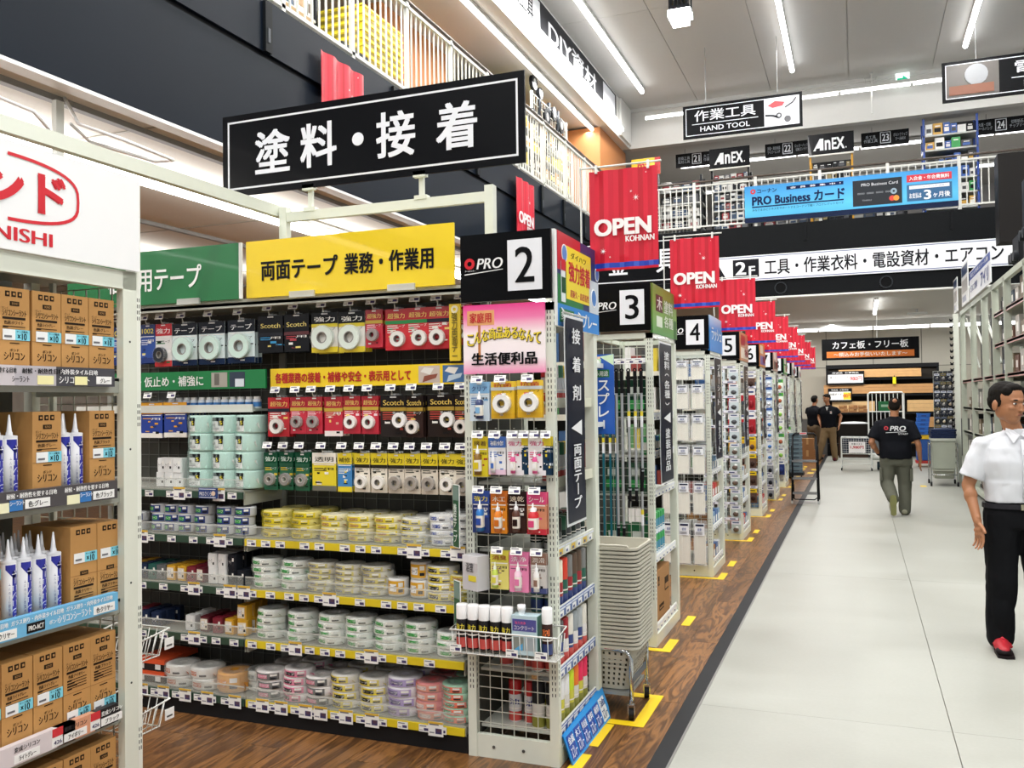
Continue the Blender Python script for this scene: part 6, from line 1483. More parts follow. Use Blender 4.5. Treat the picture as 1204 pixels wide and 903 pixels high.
t.rect(.78, .58, 1.80, .645, 0, K); t.text('会  員  募  集  中  !', 1.3, .612, .9, .04, WL, -.003)
ob('lettering', t, o)
c = B().rect(1.96, .14, 2.80, .62, 0, m('#2c2f34', .4)); ob('card_picture', c, o)
t = B().text('PRO Business Card', 2.42, .53, .62, .055, m('#d8dade'), -.004).text('0000  0000  0000  0000', 2.34, .37, .6, .035, m('#8e9298'), -.004).text('THRU', 2.2, .24, .16, .03, m('#8e9298'), -.004)
for x, c_ in ((2.63, '#cf3a2a'), (2.70, '#e0902a')): t.ring(.05, .0001, -.006 if x > 2.65 else -.0045, -.004, m(c_), (x, 0, .24), 14, 'y')
t.ring(.055, .02, -.005, -.004, m('#8aa0b0'), (2.66, 0, .37), 12, 'y')
ob('card_print', t, o)
t = B().rect(2.88, .50, 3.62, .63, 0, m('#cf2a3a')).text('入会金・年会費無料', 3.25, .565, .66, .075, WL, -.004, .03)
t.rect(2.88, .15, 3.62, .45, 0, m('#1c5a88')).rect(2.92, .37, 3.58, .43, -.0014, WL).text('カードショッピング1回払い', 3.25, .40, .6, .035, m('#1c5a88'), -.004)
t.text('お支払は', 3.02, .25, .2, .1, WL, -.004, .03).text('3', 3.22, .25, .12, .17, WL, -.004, .05).text('ヶ月後', 3.45, .24, .28, .1, WL, -.004, .03); ob('offer_print', t, o)
# 2F sign on the fascia
o = thing('floor_sign', 'long white sign with black lettering on the far dark fascia', 'sign', (-3.15, 17.55, 3.84))
ob('panel', B().box(0, 0, 0, 5.75, .03, .49, m('#eef0f4', .4, var=.01)), o)
ob('border', B().rect(.0, .02, 5.75, .035, 0, m('#5a6690')).rect(0, .455, 5.75, .47, 0, m('#5a6690')), o)
t = B(); K = m('#15161c', .45)
t.add([(.42, -.003, .07), (.80, -.003, .07), (.61, -.003, .42)], [(0, 1, 2)], K)
t.rect(.93, .07, 1.42, .42, 0, K); t.text('2', 1.08, .25, .2, .25, WL, -.004, .05); t.text('F', 1.29, .20, .12, .17, WL, -.004, .05)
t.text('工具・作業衣料・電設資材・エアコン', 3.55, .245, 4.05, .30, K, -.003, .03); ob('lettering', t, o)
# hanging signs of the upper floor
def hang_sign(x, z, w, h, y, jp, en, label, pic):
    o = thing('hanging_sign', label, 'sign', (x, y, z)); ob('panel', B().box(0, 0, 0, w, .03, h, m('#07080b', .45)), o)
    t = B(); c = m('#d9dce2', .4); g = .05
    for a in ((g, g, w-g, g+.012), (g, h-g-.012, w-g, h-g), (g, g, g+.012, h-g), (w-g-.012, g, w-g, h-g)): t.rect(*a[:2], *a[2:], 0, c)
    if pic == 'right':
        t.rect(w*.69, g+.012, w-g-.012, h-g-.012, -.0002, m('#c9ccd4', .4)); px = w*.36
        q = B()
        q.add([(w*.72, -.003, h*.70), (w*.78, -.003, h*.82), (w*.86, -.003, h*.76), (w*.84, -.003, h*.66), (w*.76, -.003, h*.62)], [(0, 1, 2, 3, 4)], m('#b02a34', .4))
        q.path([(w*.70, -.006, h*.42), (w*.76, -.006, h*.40), (w*.80, -.006, h*.34)], .014, m('#2a2c30', .4), 5).ring(.05, .025, -.012, -.003, m('#3a3c40', .3), (w*.81, 0, h*.38), 12, 'y')
        q.cyl((w*.88, -.004, h*.26), (w*.88, -.012, h*.26), .055, m('#4a4a4e', .4), n=14).path([(w*.86, -.006, h*.6), (w*.92, -.006, h*.72), (w*.95, -.006, h*.86)], .01, m('#5a5c60', .4), 5)
        ob('picture', q, o)
    else:
        px = w*.68; q = B().rect(g+.012, g+.012, w*.33, h-g-.012, 0, m('#55504c', .4)).cyl((w*.2, -.002, h*.62), (w*.2, -.014, h*.62), .17, m('#8a8c90', .35), n=18).rect(w*.04, .1, w*.3, h*.38, -.014, m('#7a4a34', .5)); ob('picture', q, o)
    t.text(jp, px, h*.66, w*.52, h*.33, c, -.003, .02); t.rect(px-w*.28, h*.41, px+w*.28, h*.43, 0, c); t.text(en, px, h*.26, w*.42, h*.15, c, -.003, .02)
    ob('lettering', t, o)
    for xx in (w*.2, w*.8): ob('hanger', B().cyl((xx, .015, h), (xx, .015, 7.9 - z), .006, m('#8a8c8e', .4), n=5), o)
hang_sign(-2.86, 6.27, 2.06, .60, 16.0, '作業工具', 'HAND TOOL', 'black hanging sign with tool photo for hand tools under the high ceiling', 'right')
hang_sign(1.38, 6.36, 2.5, .66, 16.0, '電動工具', 'POWER TOOL', 'black hanging sign for power tools at the top right of the view', 'left')
for n, x, a, b_ in ((21, -3.66, '建築工具\n電材工具', '大工道具\n作業工具'), (22, -1.75, '測量・測定用具\nワイパーレンチ', 'ロッカーバッグ\n収納コンテナ'), (23, .16, '手工具\n作業工具', 'ボルトクリップ\nツールBOX'), (24, 2.24, '丸鋸・切断\nツールバッグ', '切断砥石\nチップソー')):
    o = thing('aisle_sign', 'small black aisle sign with white number %s under the far soffit' % {21: 'twenty-one', 22: 'twenty-two', 23: 'twenty-three', 24: 'twenty-four'}[n], 'sign', (x, 19.5, 6.69)); ob('panel', B().box(0, 0, 0, .90, .02, .30, m('#090a0d', .5)), o)
    t = B().rect(.36, .05, .56, .28, 0, m('#c8ccd2')).rect(.375, .065, .545, .265, -.0013, m('#0d0e12')).text(str(n), .46, .165, .13, .15, m('#d8dce2'), -.0035, .04).text(a, .18, .16, .26, .15, m('#9aa0a8'), -.003).text(b_, .74, .16, .26, .15, m('#9aa0a8'), -.003)
    ob('lettering', t, o); ob('hanger', B().box(.1, .008, .32, .11, .012, .12+.32-.32+.32-.2, m('#8a8c8e')) if False else B().box(.2, .006, .3, .21, .014, .40, m('#8a8c8e')), o)
o = thing('exit_sign', 'small lit white exit sign with green arrow on the far bulkhead', 'sign', (.80, 18.72, 7.62)); ob('box', B().box(0, 0, 0, .25, .05, .25, m('#e8f4f0', .4, emit=.8)), o)
ob('arrow', B().add([(.03, -.002, .10), (.13, -.002, .10), (.13, -.002, .05), (.22, -.002, .125), (.13, -.002, .20), (.13, -.002, .15), (.03, -.002, .15)], [(0, 1, 2, 3, 4, 5, 6)], m('#1fb38a', .4, emit=.6)), o)
ob('cable', B().cyl((.12, .02, .25), (.12, .02, .29), .005, m('#dddddd'), n=5), o)
o = ob('ceiling_pole', B().cyl((0, 0, 0), (0, 0, .80), .016, m('#e8e8e4', .4), n=8).box(-.03, -.03, .78, .03, .03, .80, m('#dddddd')), None, (.36, 18.6, 7.11)); tag(o, 'thin white pole hanging from the ceiling edge right of the exit sign', 'pole')
EM = m('#ffffff', .3, emit=4)
def tube_row(loc, n, step, axis, label, r=.032):
    o = thing('ceiling_tube', label, 'light', loc)
    for k in range(n):
        a = (k*step, 0, 0) if axis == 'x' else (0, k*step, 0); c = ((k+1)*step-.05, 0, 0) if axis == 'x' else (0, (k+1)*step-.05, 0)
        ob('tube', B().cyl(a, c, r, EM, n=8), o)
    ob('rail', B().box(0, -.04, r, n*step, .04, r+.06, m('#dcdcd8', .5)) if axis == 'x' else B().box(-.04, 0, r, .04, n*step, r+.06, m('#dcdcd8', .5)), o)
for i, x in enumerate((-3.95, -1.05, 1.9)): tube_row((x, 3.6, 7.80), 10, 1.4, 'y', '%s tube row under the high ceiling, running down the hall' % ('left', 'middle', 'right')[i], .045)
tube_row((-4.88, -2, 7.02), 16, 1.2, 'y', 'tube row under the upper left soffit')
tube_row((-4.47, -2, 7.20), 16, 1.25, 'y', 'tube row along the foot of the left bulkhead')
tube_row((-4.1, 18.5, 7.56), 7, 1.3, 'x', 'tube row on the far bulkhead below the ceiling edge')
tube_row((-3.74, 20.6, 6.98), 6, 1.3, 'x', 'tube row under the far soffit behind the aisle signs')
tube_row((-3.74, 23.4, 6.98), 6, 1.3, 'x', 'more distant tube row under the far soffit')
# high bay lamp
o = thing('high_bay_lamp', 'round high bay lamp with bright face near the middle of the ceiling', 'light', (-2.30, 12.8, 7.15)); hb_ = B()
for k in range(5): hb_.box(-.13 + k*.055, -.10, .10, -.105 + k*.055, .10, .26, m('#1c1e22', .4))
hb_.box(-.15, -.12, .06, .15, .12, .11, m('#23262a', .4)).box(-.17, -.01, .0, -.15, .01, .32, m('#2a2c30', .4)).box(.15, -.01, .0, .17, .01, .32, m('#2a2c30', .4)).box(-.17, -.01, .30, .17, .01, .32, m('#2a2c30', .4))
ob('housing', hb_, o); ob('lens', B().prism([(-.16, -.12), (.16, -.12), (.16, .12), (-.16, .12)], -.04, .06, m('#ffffff', .3, emit=9)).box(-.12, -.09, -.13, .12, .09, -.04, m('#ffffff', .3, emit=9)), o); ob('stem', B().cyl((0, 0, .28), (0, 0, .76), .01, m('#8a8c8e'), n=6), o)
# bulkhead sign, lit by the row under it
o = thing('bulkhead_sign', 'long black and white sign on the upper left bulkhead, washed out by light', 'sign', (-4.53, 4.5, 7.26), SIDE)
ob('panel', B().box(0, 0, 0, 13.2, .02, .60, m('#1d1f26', .35)), o)
ob('white_field', B().rect(.05, .04, 8.5, .56, 0, m('#eff1f5', .4)).rect(12.2, .04, 13.1, .56, 0, m('#e2e4ea', .4)), o)  # glare that washes out the sign, painted as white areas
ob('lettering', B().text('作業用品・電動工具・先端工具', 6.0, .3, 4.4, .36, m('#16181e'), -.003, .03).text('DIY資材', 10.3, .3, 2.8, .38, m('#eef0f4'), -.003, .03), o)
# goods behind the left railing
o = thing('yellow_crate_stack', 'tall stack of yellow perforated crates behind the left railing', 'crates', (-5.95, 8.75, 4.95))
YL = m('#d9c41e', .5)
for k in range(13): ob('crate', shared('yellow_crate', lambda: B().box(0, 0, 0, .75, .95, .085, YL).box(-.012, -.012, .07, .762, .962, .09, m('#eddb3a', .45)).box(.7501, .06, .02, .7512, .89, .055, m('#8a7a14', .6)).box(.06, -.0012, .02, .69, 0, .055, m('#8a7a14', .6))), o, (0, 0, k*.093))
rnd = random.Random(21)
def goods_shelf(name, label, loc, w, d, h, cols, levels, item, rz=0, frame='#2a2c30', seed=1, cat='shelving', group=None):
    o = thing(name, label, cat, loc, rz); r_ = random.Random(seed); Fm = m(frame, .45)
    for x in (0, w-.04):
        for y in (0, d-.04): ob('post', B().box(x, y, 0, x+.04, y+.04, h, Fm), o)
    ob('back_panel', B().box(.02, d-.03, .02, w-.02, d-.02, h, m('#3a3b3e', .6)), o)
    for k in range(levels):
        z = .06 + k*(h-.1)/levels; ob('shelf', B().box(0, 0, z-.03, w, d, z, m('#c4c6c2', .45)), o)
        x = .06; i = 0
        while x < w - .1:
            iw = min(item*r_.uniform(.7, 1.3), w-.06-x); ih = (h-.1)/levels*r_.uniform(.5, .82)
            g = thing('boxed_goods', 'boxed goods on %s, %s level up, %s from left' % (label.split(',')[0][:200] if False else group, nth(k+1), nth(i+1)), 'box', (0, 0, 0), 0, 'goods on ' + group)
            g.matrix_world = Matrix.Translation(loc) @ Matrix.Rotation(rz, 4, 'Z') @ Matrix.Translation((x, .05, z))
            c = r_.choice(cols); c2 = r_.choice(cols)
            ob('box', B().box(0, 0, 0, iw*.92, d*.6, ih, m(c, .45)), g); ob('label', B().rect(iw*.12, ih*.25, iw*.75, ih*.6, 0, m(c2, .45)).rect(iw*.2, ih*.7, iw*.7, ih*.8, 0, m('#e4e4e0', .45)), g)
            x += iw; i += 1
    return o
DK = ('#24262a', '#3a3c40', '#8a2028', '#c8c8c4', '#1c3a5a', '#5a5c60', '#d8d8d4')
YW = ('#e2cb28', '#e8e6dc', '#2a2a26', '#d89a24', '#e6d86a')
goods_shelf('tool_shelf', 'dark tool shelf behind the left railing above the big sign', (-5.7, 6.0, 4.95), 2.6, .6, 2.0, ('#6a5a4a', '#a8845a', '#3a3c40', '#d8d8d4', '#8a8c90', '#2a4a6a'), 4, .35, SIDE, seed=3, group='the nearest upper left shelf')
goods_shelf('yellow_shelf', 'shelf of yellow and white cartons behind the left railing', (-5.25, 13.1, 4.95), 3.85, .6, 1.75, YW, 5, .38, SIDE, '#e4e6e0', seed=4, group='the yellow upper left shelf')
goods_shelf('tool_case_shelf', 'shelf of black and red tool cases at the left end of the far mezzanine', (-3.95, 18.9, 4.9), .95, .5, 1.45, DK, 5, .3, 0, seed=5, group='the far tool case shelf')
goods_shelf('bit_rack', 'dark rack of small tools under the left letter board upstairs', (-2.84, 19.1, 4.9), .80, .5, 1.55, DK, 7, .13, 0, '#1c1d20', seed=6, group='the left upstairs tool rack')
goods_shelf('bit_rack', 'dark rack of small tools under the right letter board upstairs', (-.84, 19.1, 4.9), .84, .5, 1.60, ('#2a2c30', '#4a4c50', '#8a7a4a', '#b8b8b4', '#1c1d20'), 7, .13, 0, '#d29a24', seed=7, group='the right upstairs tool rack')
goods_shelf('white_shelf', 'blue posted white shelf of small goods on the far mezzanine', (1.28, 19.1, 4.9), .98, .5, 2.12, ('#e8e8e4', '#1a1b1e', '#2f9a4a', '#2f5aa8', '#c89a3a', '#d8d8d4', '#3a3c3e'), 7, .16, 0, '#24489a', seed=8, group='the blue posted upstairs shelf')
goods_shelf('long_shelf', 'long low shelf of tools behind the blue rail banner', (-1.95, 20.4, 4.9), 3.0, .5, 1.0, DK, 4, .25, 0, seed=9, group='the low shelf behind the rail banner')
goods_shelf('brown_shelf', 'shelf of brown and red goods at the right end of the far mezzanine', (2.72, 19.2, 4.9), 1.4, .5, 1.25, ('#6a4a34', '#8a2a28', '#2a2826', '#a88a6a'), 4, .3, 0, seed=10, group='the brown upstairs shelf')
for i, (x, w_) in enumerate(((-2.86, .84), (-.86, .88))):
    o = sign_box('letter_board', 'black board with white capital letters on the %s upstairs tool rack' % ('left', 'right')[i], 'sign', (x, 19.05, 6.47 if i == 0 else 6.53), w_, .42, '#111216', '', '#fff')
    t = B(); Wt = m('#eef0f2', .4); h0 = .08; hh = .24; x0 = .1
    t.add([(x0, -.003, h0), (x0+.13, -.003, h0+hh), (x0+.20, -.003, h0+hh), (x0+.20, -.003, h0), (x0+.13, -.003, h0), (x0+.13, -.003, h0+.05), (x0+.06, -.003, h0+.05), (x0+.05, -.003, h0)], [(0, 1, 2, 3, 4, 5, 6, 7)], Wt)
    t.text('n', x0+.28, h0+hh*.42, .11, hh*.84, Wt, -.003, .06); t.text('EX', x0+.48, h0+hh*.5, .24, hh, Wt, -.003, .06); t.text('.', x0+.63, h0+.02, .02, .03, Wt, -.003, .05)
    ob('lettering', t, o); ob('support', B().box(.0, 0, -.03, w_, .04, 0, m('#e8e6dc', .4)), o)
# yellow red sign
o = sign_box('maker_sign', 'yellow and red board with red letters behind the first red banner', 'sign', (-4.42, 18.5, 6.35), .62, .36, '#e8c41c', 'ma', '#b81e24', tw=.42, th=.4, bold=.06, cx=.42); ob('side_panel', B().rect(.5, 0, .62, .36, 0, m('#b81e24')), o); ob('stand', B().box(.05, .02, -1.45, .57, .1, 0, m('#4a4c50', .5)), o)
# small cart with wheels up on the shelf (folded hand truck)
o = thing('wheel_rack', 'white wire rack holding upturned black wheels behind the left railing', 'rack', (-5.05, 14.0, 6.05))
ob('grid', grid_b(0, 1.9, 0, .75, .14, .14, 0, .006, RW, axis='y'), o)
for y in (0, 1.9): ob('post', B().box(-.02, y-.02, -1.08, .02, y+.02, .78, RW), o)
for i, (y, z, r_) in enumerate(((.1, .95, .13), (.42, .86, .10), (.75, .55, .15), (1.15, .72, .13), (1.55, .62, .14), (.02, .35, .14))):
    w_ = ob('wheel', B().cyl((-.03, y, z), (.03, y, z), r_, m('#1b1c1f', .5), n=16).cyl((-.035, y, z), (.035, y, z), r_*.5, m('#b8babc', .3, .5), n=12), o)
for i, y in enumerate((.3, .8, 1.3)): ob('handle', B().path([(0, y, .1), (.02, y+.05, .6), (0, y+.12, .85)], .03, m('#25282c', .4), 6), o)
# right end: dark column edge at the frame side
o = ob('dark_column', B().box(0, 0, 0, .5, .4, 1.35, m('#1c1a19', .5)), None, (2.05, 15.2, 3.9)); o['kind'] = 'structure'; o.name = 'beam_dark_right'
# ceiling sprinkler rail bracket in front of far bulkhead
o = ob('rail_bracket', B().box(-.12, 0, .0, .12, .02, .02, m('#c8c8c4')).box(-.1, 0, -.22, -.09, .02, 0, m('#c8c8c4')).box(.09, 0, -.22, .1, .02, 0, m('#c8c8c4')).cyl((-.1, .01, -.2), (.1, .01, 0), .006, m('#c8c8c4'), n=5), None, (.35, 18.7, 7.84)); tag(o, 'small white bracket at the ceiling edge above the thin pole', 'bracket')

# floor of upper storey goods seen under the left railing: coiled items
for i, (y, c) in enumerate(((6.6, '#b99a6a'), (7.6, '#3a3c3e'), (8.7, '#a8845a'))):
    o = ob('stock_box', B().box(0, 0, 0, .3, .5, .26, m(c, .6)).box(.3, .1, .05, .302, .4, .2, m('#d8d4c8', .5)), None, (-5.05, y, 4.955)); tag(o, '%s box on the floor behind the left railing' % ('tan', 'dark grey', 'brown')[i], 'box')
# ================================================================ PEOPLE
from mathutils import noise as mnoise
SKIN = m('#a5714f', .5, var=.04)
def loft(b, rings, mt, n=20):
    """rings: (x, y, z, rx, ry) stacked along z"""
    vs = []
    for x, y, z, rx, ry in rings:
        for i in range(n):
            t = 2*math.pi*i/n; c, s_ = math.cos(t), math.sin(t)
            vs.append((x + rx*math.copysign(abs(c)**.85, c), y + ry*math.copysign(abs(s_)**.9, s_), z))
    k = len(rings); fs = [(a*n+i, a*n+(i+1) % n, (a+1)*n+(i+1) % n, (a+1)*n+i) for a in range(k-1) for i in range(n)]
    fs += [tuple(range(n-1, -1, -1)), tuple(range((k-1)*n, k*n))]
    return b.add(vs, fs, mt, True)
def cap(b, p, q, r0, r1, mt, n=14):
    b.cyl(p, q, r0, mt, r1, n); b.ell(p, (r0, r0, r0), mt, n, 8); b.ell(q, (r1, r1, r1), mt, n, 8); return b
def remesh(name, b, voxel, parent, mt, smooth=3, wrinkle=0.0, wscale=9.0, seed=0, loc=(0, 0, 0)):
    me = b.mesh(name); o = bpy.data.objects.new(name, me); COL.objects.link(o)
    r_ = o.modifiers.new('r', 'REMESH'); r_.mode = 'VOXEL'; r_.voxel_size = voxel
    s_ = o.modifiers.new('s', 'SMOOTH'); s_.iterations = smooth; s_.factor = .5
    dg = bpy.context.evaluated_depsgraph_get(); me2 = bpy.data.meshes.new_from_object(o.evaluated_get(dg))
    o.modifiers.clear(); o.data = me2; me2.materials.clear(); me2.materials.append(mt)
    if wrinkle:
        ns = [v.normal.copy() for v in me2.vertices]
        for v, nn in zip(me2.vertices, ns):
            q = Vector((v.co.x*wscale, v.co.y*wscale, v.co.z*wscale*.55)) + Vector((seed, seed*2, 0))
            f = abs(mnoise.noise(q)) + .5*abs(mnoise.noise(q*2.1))
            v.co += nn*(wrinkle*(f - .35))
    me2.polygons.foreach_set('use_smooth', [True]*len(me2.polygons))
    me2.update(); o.name = name; o.parent = parent; o.location = loc
    return o
def hand(b, w, d, out, s=1.0, curl=.5, mt=SKIN):
    """palm from wrist w along d; out = direction the thumb leaves to; palm normal = d x out"""
    w = Vector(w); d = Vector(d).normalized(); out = (Vector(out) - d*Vector(out).dot(d)).normalized(); nrm = d.cross(out)
    for t, r_ in ((-.02, .022), (.02, .026), (.05, .030), (.075, .030)):
        for q in (-.6, 0, .6): b.ell(w + d*t*s + out*(q*r_*s), (r_*.55*s, r_*.55*s, r_*.6*s), mt, 8, 6)
    for i, (o_, L_) in enumerate(((.033, .070), (.0115, .078), (-.0105, .073), (-.032, .058))):
        p = w + d*(.085*s) + out*(o_*s); dd = d.copy(); r_ = .0082*s
        for seg, fr in enumerate((.45, .32, .23)):
            dd = (dd + nrm*(curl*(.45 + .25*seg) * (1 + .15*i))).normalized()
            q = p + dd*(L_*fr*s); cap(b, p, q, r_, r_*.9, mt, 8); p = q; r_ *= .9
    p = w + d*(.025*s) + out*(.026*s); dd = (d*.55 + out*.8 + nrm*.2).normalized()
    for L_, r_ in ((.032, .0115), (.026, .0095)):
        q = p + dd*(L_*s); cap(b, p, q, r_*s, r_*.9*s, mt, 8); p = q; dd = (dd + d*.6).normalized()
def head_parts(b, c, rot, s=1.0, mt=SKIN):
    c = Vector(c)
    def E(x, y, z, rx, ry, rz): b.ell(c + rot @ Vector((x*s, y*s, z*s)), (rx*s, ry*s, rz*s), mt, 16, 12, rot)
    E(0, .012, .030, .075, .093, .088); E(0, -.016, -.025, .062, .070, .080); E(0, -.035, -.075, .040, .040, .034)
    E(.035, .0, -.045, .028, .04, .04); E(-.035, 0, -.045, .028, .04, .04)
    E(0, -.062, .022, .045, .025, .014)                    # brow
    E(0, -.088, -.018, .009, .014, .024); E(0, -.093, -.032, .014, .013, .010)   # nose
    E(.034, -.062, -.020, .018, .018, .014); E(-.034, -.062, -.020, .018, .018, .014)
    E(0, -.080, -.058, .020, .010, .008)
    for sx in (-1, 1): E(sx*.078, .010, -.012, .008, .018, .030)
def face_parts(root, c, rot, s=1.0, hairc='#15120f'):
    c = Vector(c)
    def P(x, y, z): return c + rot @ Vector((x*s, y*s, z*s))
    K = m('#1a1310', .4); Wt = m('#e0d8d0', .4)
    for sx in (-1, 1):
        ob('eye', B().ell(P(sx*.031, -.078, .004), (.012*s, .007*s, .0055*s), Wt, 8, 6, rot).ell(P(sx*.031, -.0835, .004), (.0055*s, .003*s, .0055*s), K, 8, 6, rot), root)
        ob('eyebrow', B().ell(P(sx*.033, -.084, .024), (.018*s, .006*s, .004*s), K, 8, 5, rot), root)
    ob('mouth', B().ell(P(0, -.089, -.056), (.022*s, .004*s, .004*s), m('#7c4436', .5), 10, 5, rot), root)
def hair_b(b, c, rot, s=1.0, crop=0.0, mt=None):
    c = Vector(c); rnd = random.Random(2)
    def E(x, y, z, rx, ry, rz): b.ell(c + rot @ Vector((x*s, y*s, z*s)), (rx*s, ry*s, rz*s), mt, 16, 10, rot)
    E(0, .020, .048, .0765, .092, .073 + crop); E(0, .048, .010, .0745, .060, .070); E(0, -.028, .086, .052, .042, .026)
    for sx in (-1, 1): E(sx*.062, .014, .020, .015, .042, .042); E(sx*.047, -.034, .066, .020, .028, .028)
def polo_details(): pass

def figure(root, J, voxel, shirt_m, trouser_m, shoe_m, hair_c='#15120f', sw=.205, belly=.115, sleeve=.62, head_s=1.0, head_rot=None, hands=True, wrinkle=.006, hem=None, face=True, sole=None, hand_s=1.0, tw=1.0):
    sk = B(); hr = head_rot or Matrix.Identity(3)
    P = {k: Vector(v) for k, v in J.items()}
    ch, pv, nk, hd = P['chest'], P['pelvis'], P['neck'], P['head']
    mid = (ch + pv)/2
    # body underneath
    loft(sk, [(pv.x, pv.y, pv.z-.08, sw*.70, .095), (pv.x, pv.y, pv.z+.04, sw*.76, .10), (mid.x, mid.y, mid.z, sw*.70, .09), (ch.x, ch.y, ch.z, sw*.80, .10), (ch.x, ch.y+.01, ch.z+.10, sw*.55, .07), (nk.x, nk.y, nk.z-.05, .062, .055)], SKIN)
    cap(sk, nk - Vector((0, 0, .05)), hd - Vector((0, -.01, .06*head_s)), .056, .050, SKIN)
    head_parts(sk, hd, hr, head_s)
    for s_ in 'LR':
        cap(sk, P['sh'+s_], P['el'+s_], .046, .038, SKIN); cap(sk, P['el'+s_], P['wr'+s_], .038, .025, SKIN)
        m_ = P['el'+s_]*.72 + P['wr'+s_]*.28; sk.ell(m_, (.04, .04, .055), SKIN, 12, 8)
        cap(sk, P['hp'+s_], P['kn'+s_], .078, .05, SKIN); cap(sk, P['kn'+s_], P['an'+s_], .048, .033, SKIN)
        if hands:
            d = P['wr'+s_] - P['el'+s_]
            hand(sk, P['wr'+s_], P.get('hd'+s_, d), P.get('th'+s_, Vector((0, -1, 0))), hand_s, .35)
    remesh('body', sk, voxel, root, SKIN, 2 if voxel > .006 else 1)
    # shirt
    sb = B(); hz = hem if hem is not None else pv.z - .05
    loft(sb, [(pv.x, pv.y, hz, sw*.86, belly*1.02), (pv.x, pv.y, hz+.12, sw*.86, belly*1.05), (mid.x, mid.y-.004, mid.z+.02, sw*.84, belly*.97), (ch.x, ch.y, ch.z, sw*.98, belly*1.02), (ch.x, ch.y+.006, ch.z+.08, sw*.92, belly*.88), (ch.x, ch.y+.01, ch.z+.135, sw*.66, belly*.66), (nk.x, nk.y, nk.z-.045, .078, .070), (nk.x, nk.y, nk.z-.005, .062, .060)], shirt_m)
    for s_ in 'LR':
        a, e = P['sh'+s_], P['el'+s_]; q = a + (e-a)*sleeve
        sb.ell(a, (.062, .060, .054), shirt_m, 14, 9); cap(sb, nk - Vector((0, 0, .05)), a, .05, .05, shirt_m)
        sb.cyl(a, q, .058, shirt_m, .076, 18)
        # chest to shoulder web
        cap(sb, ch + Vector((0, .005, .03)), a, .085, .052, shirt_m)
    remesh('shirt', sb, max(voxel*1.25, .0075), root, shirt_m, 3, wrinkle, 9, 3)
    # trousers
    tb = B()
    loft(tb, [(pv.x, pv.y, pv.z-.14, sw*.86, .118), (pv.x, pv.y, pv.z-.05, sw*.87, .122), (pv.x, pv.y, pv.z+.03, sw*.80, .108), (pv.x, pv.y, pv.z+.065, sw*.79, .106)], trouser_m)
    for s_ in 'LR':
        h, k, a = P['hp'+s_], P['kn'+s_], P['an'+s_]
        cap(tb, h, k, .102*tw, .082*tw, trouser_m); cap(tb, k, a + (a-k).normalized()*.03, .083*tw, .072*tw, trouser_m)
        tb.ell((h+k)/2, (.096, .092, .15), trouser_m, 14, 8)
        tb.ell(h + Vector((0, .03, .02)), (.09, .10, .10), trouser_m, 14, 8)
    remesh('trousers', tb, max(voxel*1.25, .0085), root, trouser_m, 3, wrinkle*1.2, 8, 5)
    # shoes
    for s_ in 'LR':
        a = P['an'+s_]; t = P['to'+s_]; d = (t - a); d.z = 0 if abs(d.z) < .06 else d.z; 
        sh = B(); f = (t - a).normalized(); heel = a - f*.05 + Vector((0, 0, -.0))
        lo = min(a.z, t.z)
        z0 = -.055
        hz_ = Vector((heel.x, heel.y, a.z - .045)); tz = Vector((t.x, t.y, t.z))
        cap(sh, hz_, hz_*.4 + tz*.6, .042, .046, shoe_m, 14); cap(sh, hz_*.4 + tz*.6, tz, .046, .034, shoe_m, 14); cap(sh, a, hz_*.6 + tz*.4, .042, .04, shoe_m, 12)
        so = remesh('shoe', sh, max(voxel, .008), root, shoe_m, 2)
    hb = B(); HM = m(hair_c, .75, var=.2, scale=80); hair_b(hb, hd, hr, head_s, 0, HM)
    remesh('hair', hb, max(voxel*.9, .006), root, HM, 1, .004, 60, 1)
    if face: face_parts(root, hd, hr, head_s)

# --- man in a white shirt
rz1 = R(10)
o = thing('person', 'man in white short-sleeved shirt, black trousers and red shoes standing at the right edge', 'person', (.90, 6.22, 0), rz1)
hr = Matrix.Rotation(R(28), 3, 'Z') @ Matrix.Rotation(R(5), 3, 'X')
WS = m('#cfd1d6', .7, var=.02); BT_ = m('#0d0e11', .75, var=.1); RS = m('#a81826', .5)
J1 = dict(pelvis=(0, 0, .90), chest=(0, .0, 1.165), neck=(-.0, .012, 1.37), head=(-.045, -.012, 1.520),
     shL=(.185, .01, 1.262), elL=(.265, .03, 1.02), wrL=(.25, -.04, .80), shR=(-.185, .01, 1.262), elR=(-.27, .03, 1.01), wrR=(-.25, -.07, .80),
     thL=(-.3, -1, 0), thR=(.35, -1, 0), hdR=(.08, -.12, -1), hdL=(-.08, -.12, -1),
     hpL=(.09, 0, .84), knL=(.115, -.01, .46), anL=(.13, .02, .10), toL=(.17, -.15, .035), hpR=(-.085, 0, .84), knR=(-.105, -.01, .46), anR=(-.11, .02, .10), toR=(-.145, -.16, .035))
figure(o, J1, .0048, WS, BT_, RS, head_rot=hr, wrinkle=.013, hem=.915, sw=.215, belly=.122, sleeve=.80, head_s=1.13, tw=1.07, hand_s=1.08)
for sx in (-1, 1):   # collar leaves
    ob('collar', B().add([(sx*.006, -.082, 1.325), (sx*.060, -.02, 1.378), (sx*.070, -.035, 1.345), (sx*.048, -.108, 1.278), (sx*.006, -.076, 1.33), (sx*.056, -.014, 1.383), (sx*.063, -.028, 1.35), (sx*.043, -.100, 1.283)], [(0, 1, 2, 3), (7, 6, 5, 4), (0, 3, 7, 4), (3, 2, 6, 7)], WS), o)
ob('placket', B().path([(0, -.108, 1.30), (0, -.132, 1.17), (0, -.130, 1.04), (0, -.132, .94)], .010, WS, 6), o)
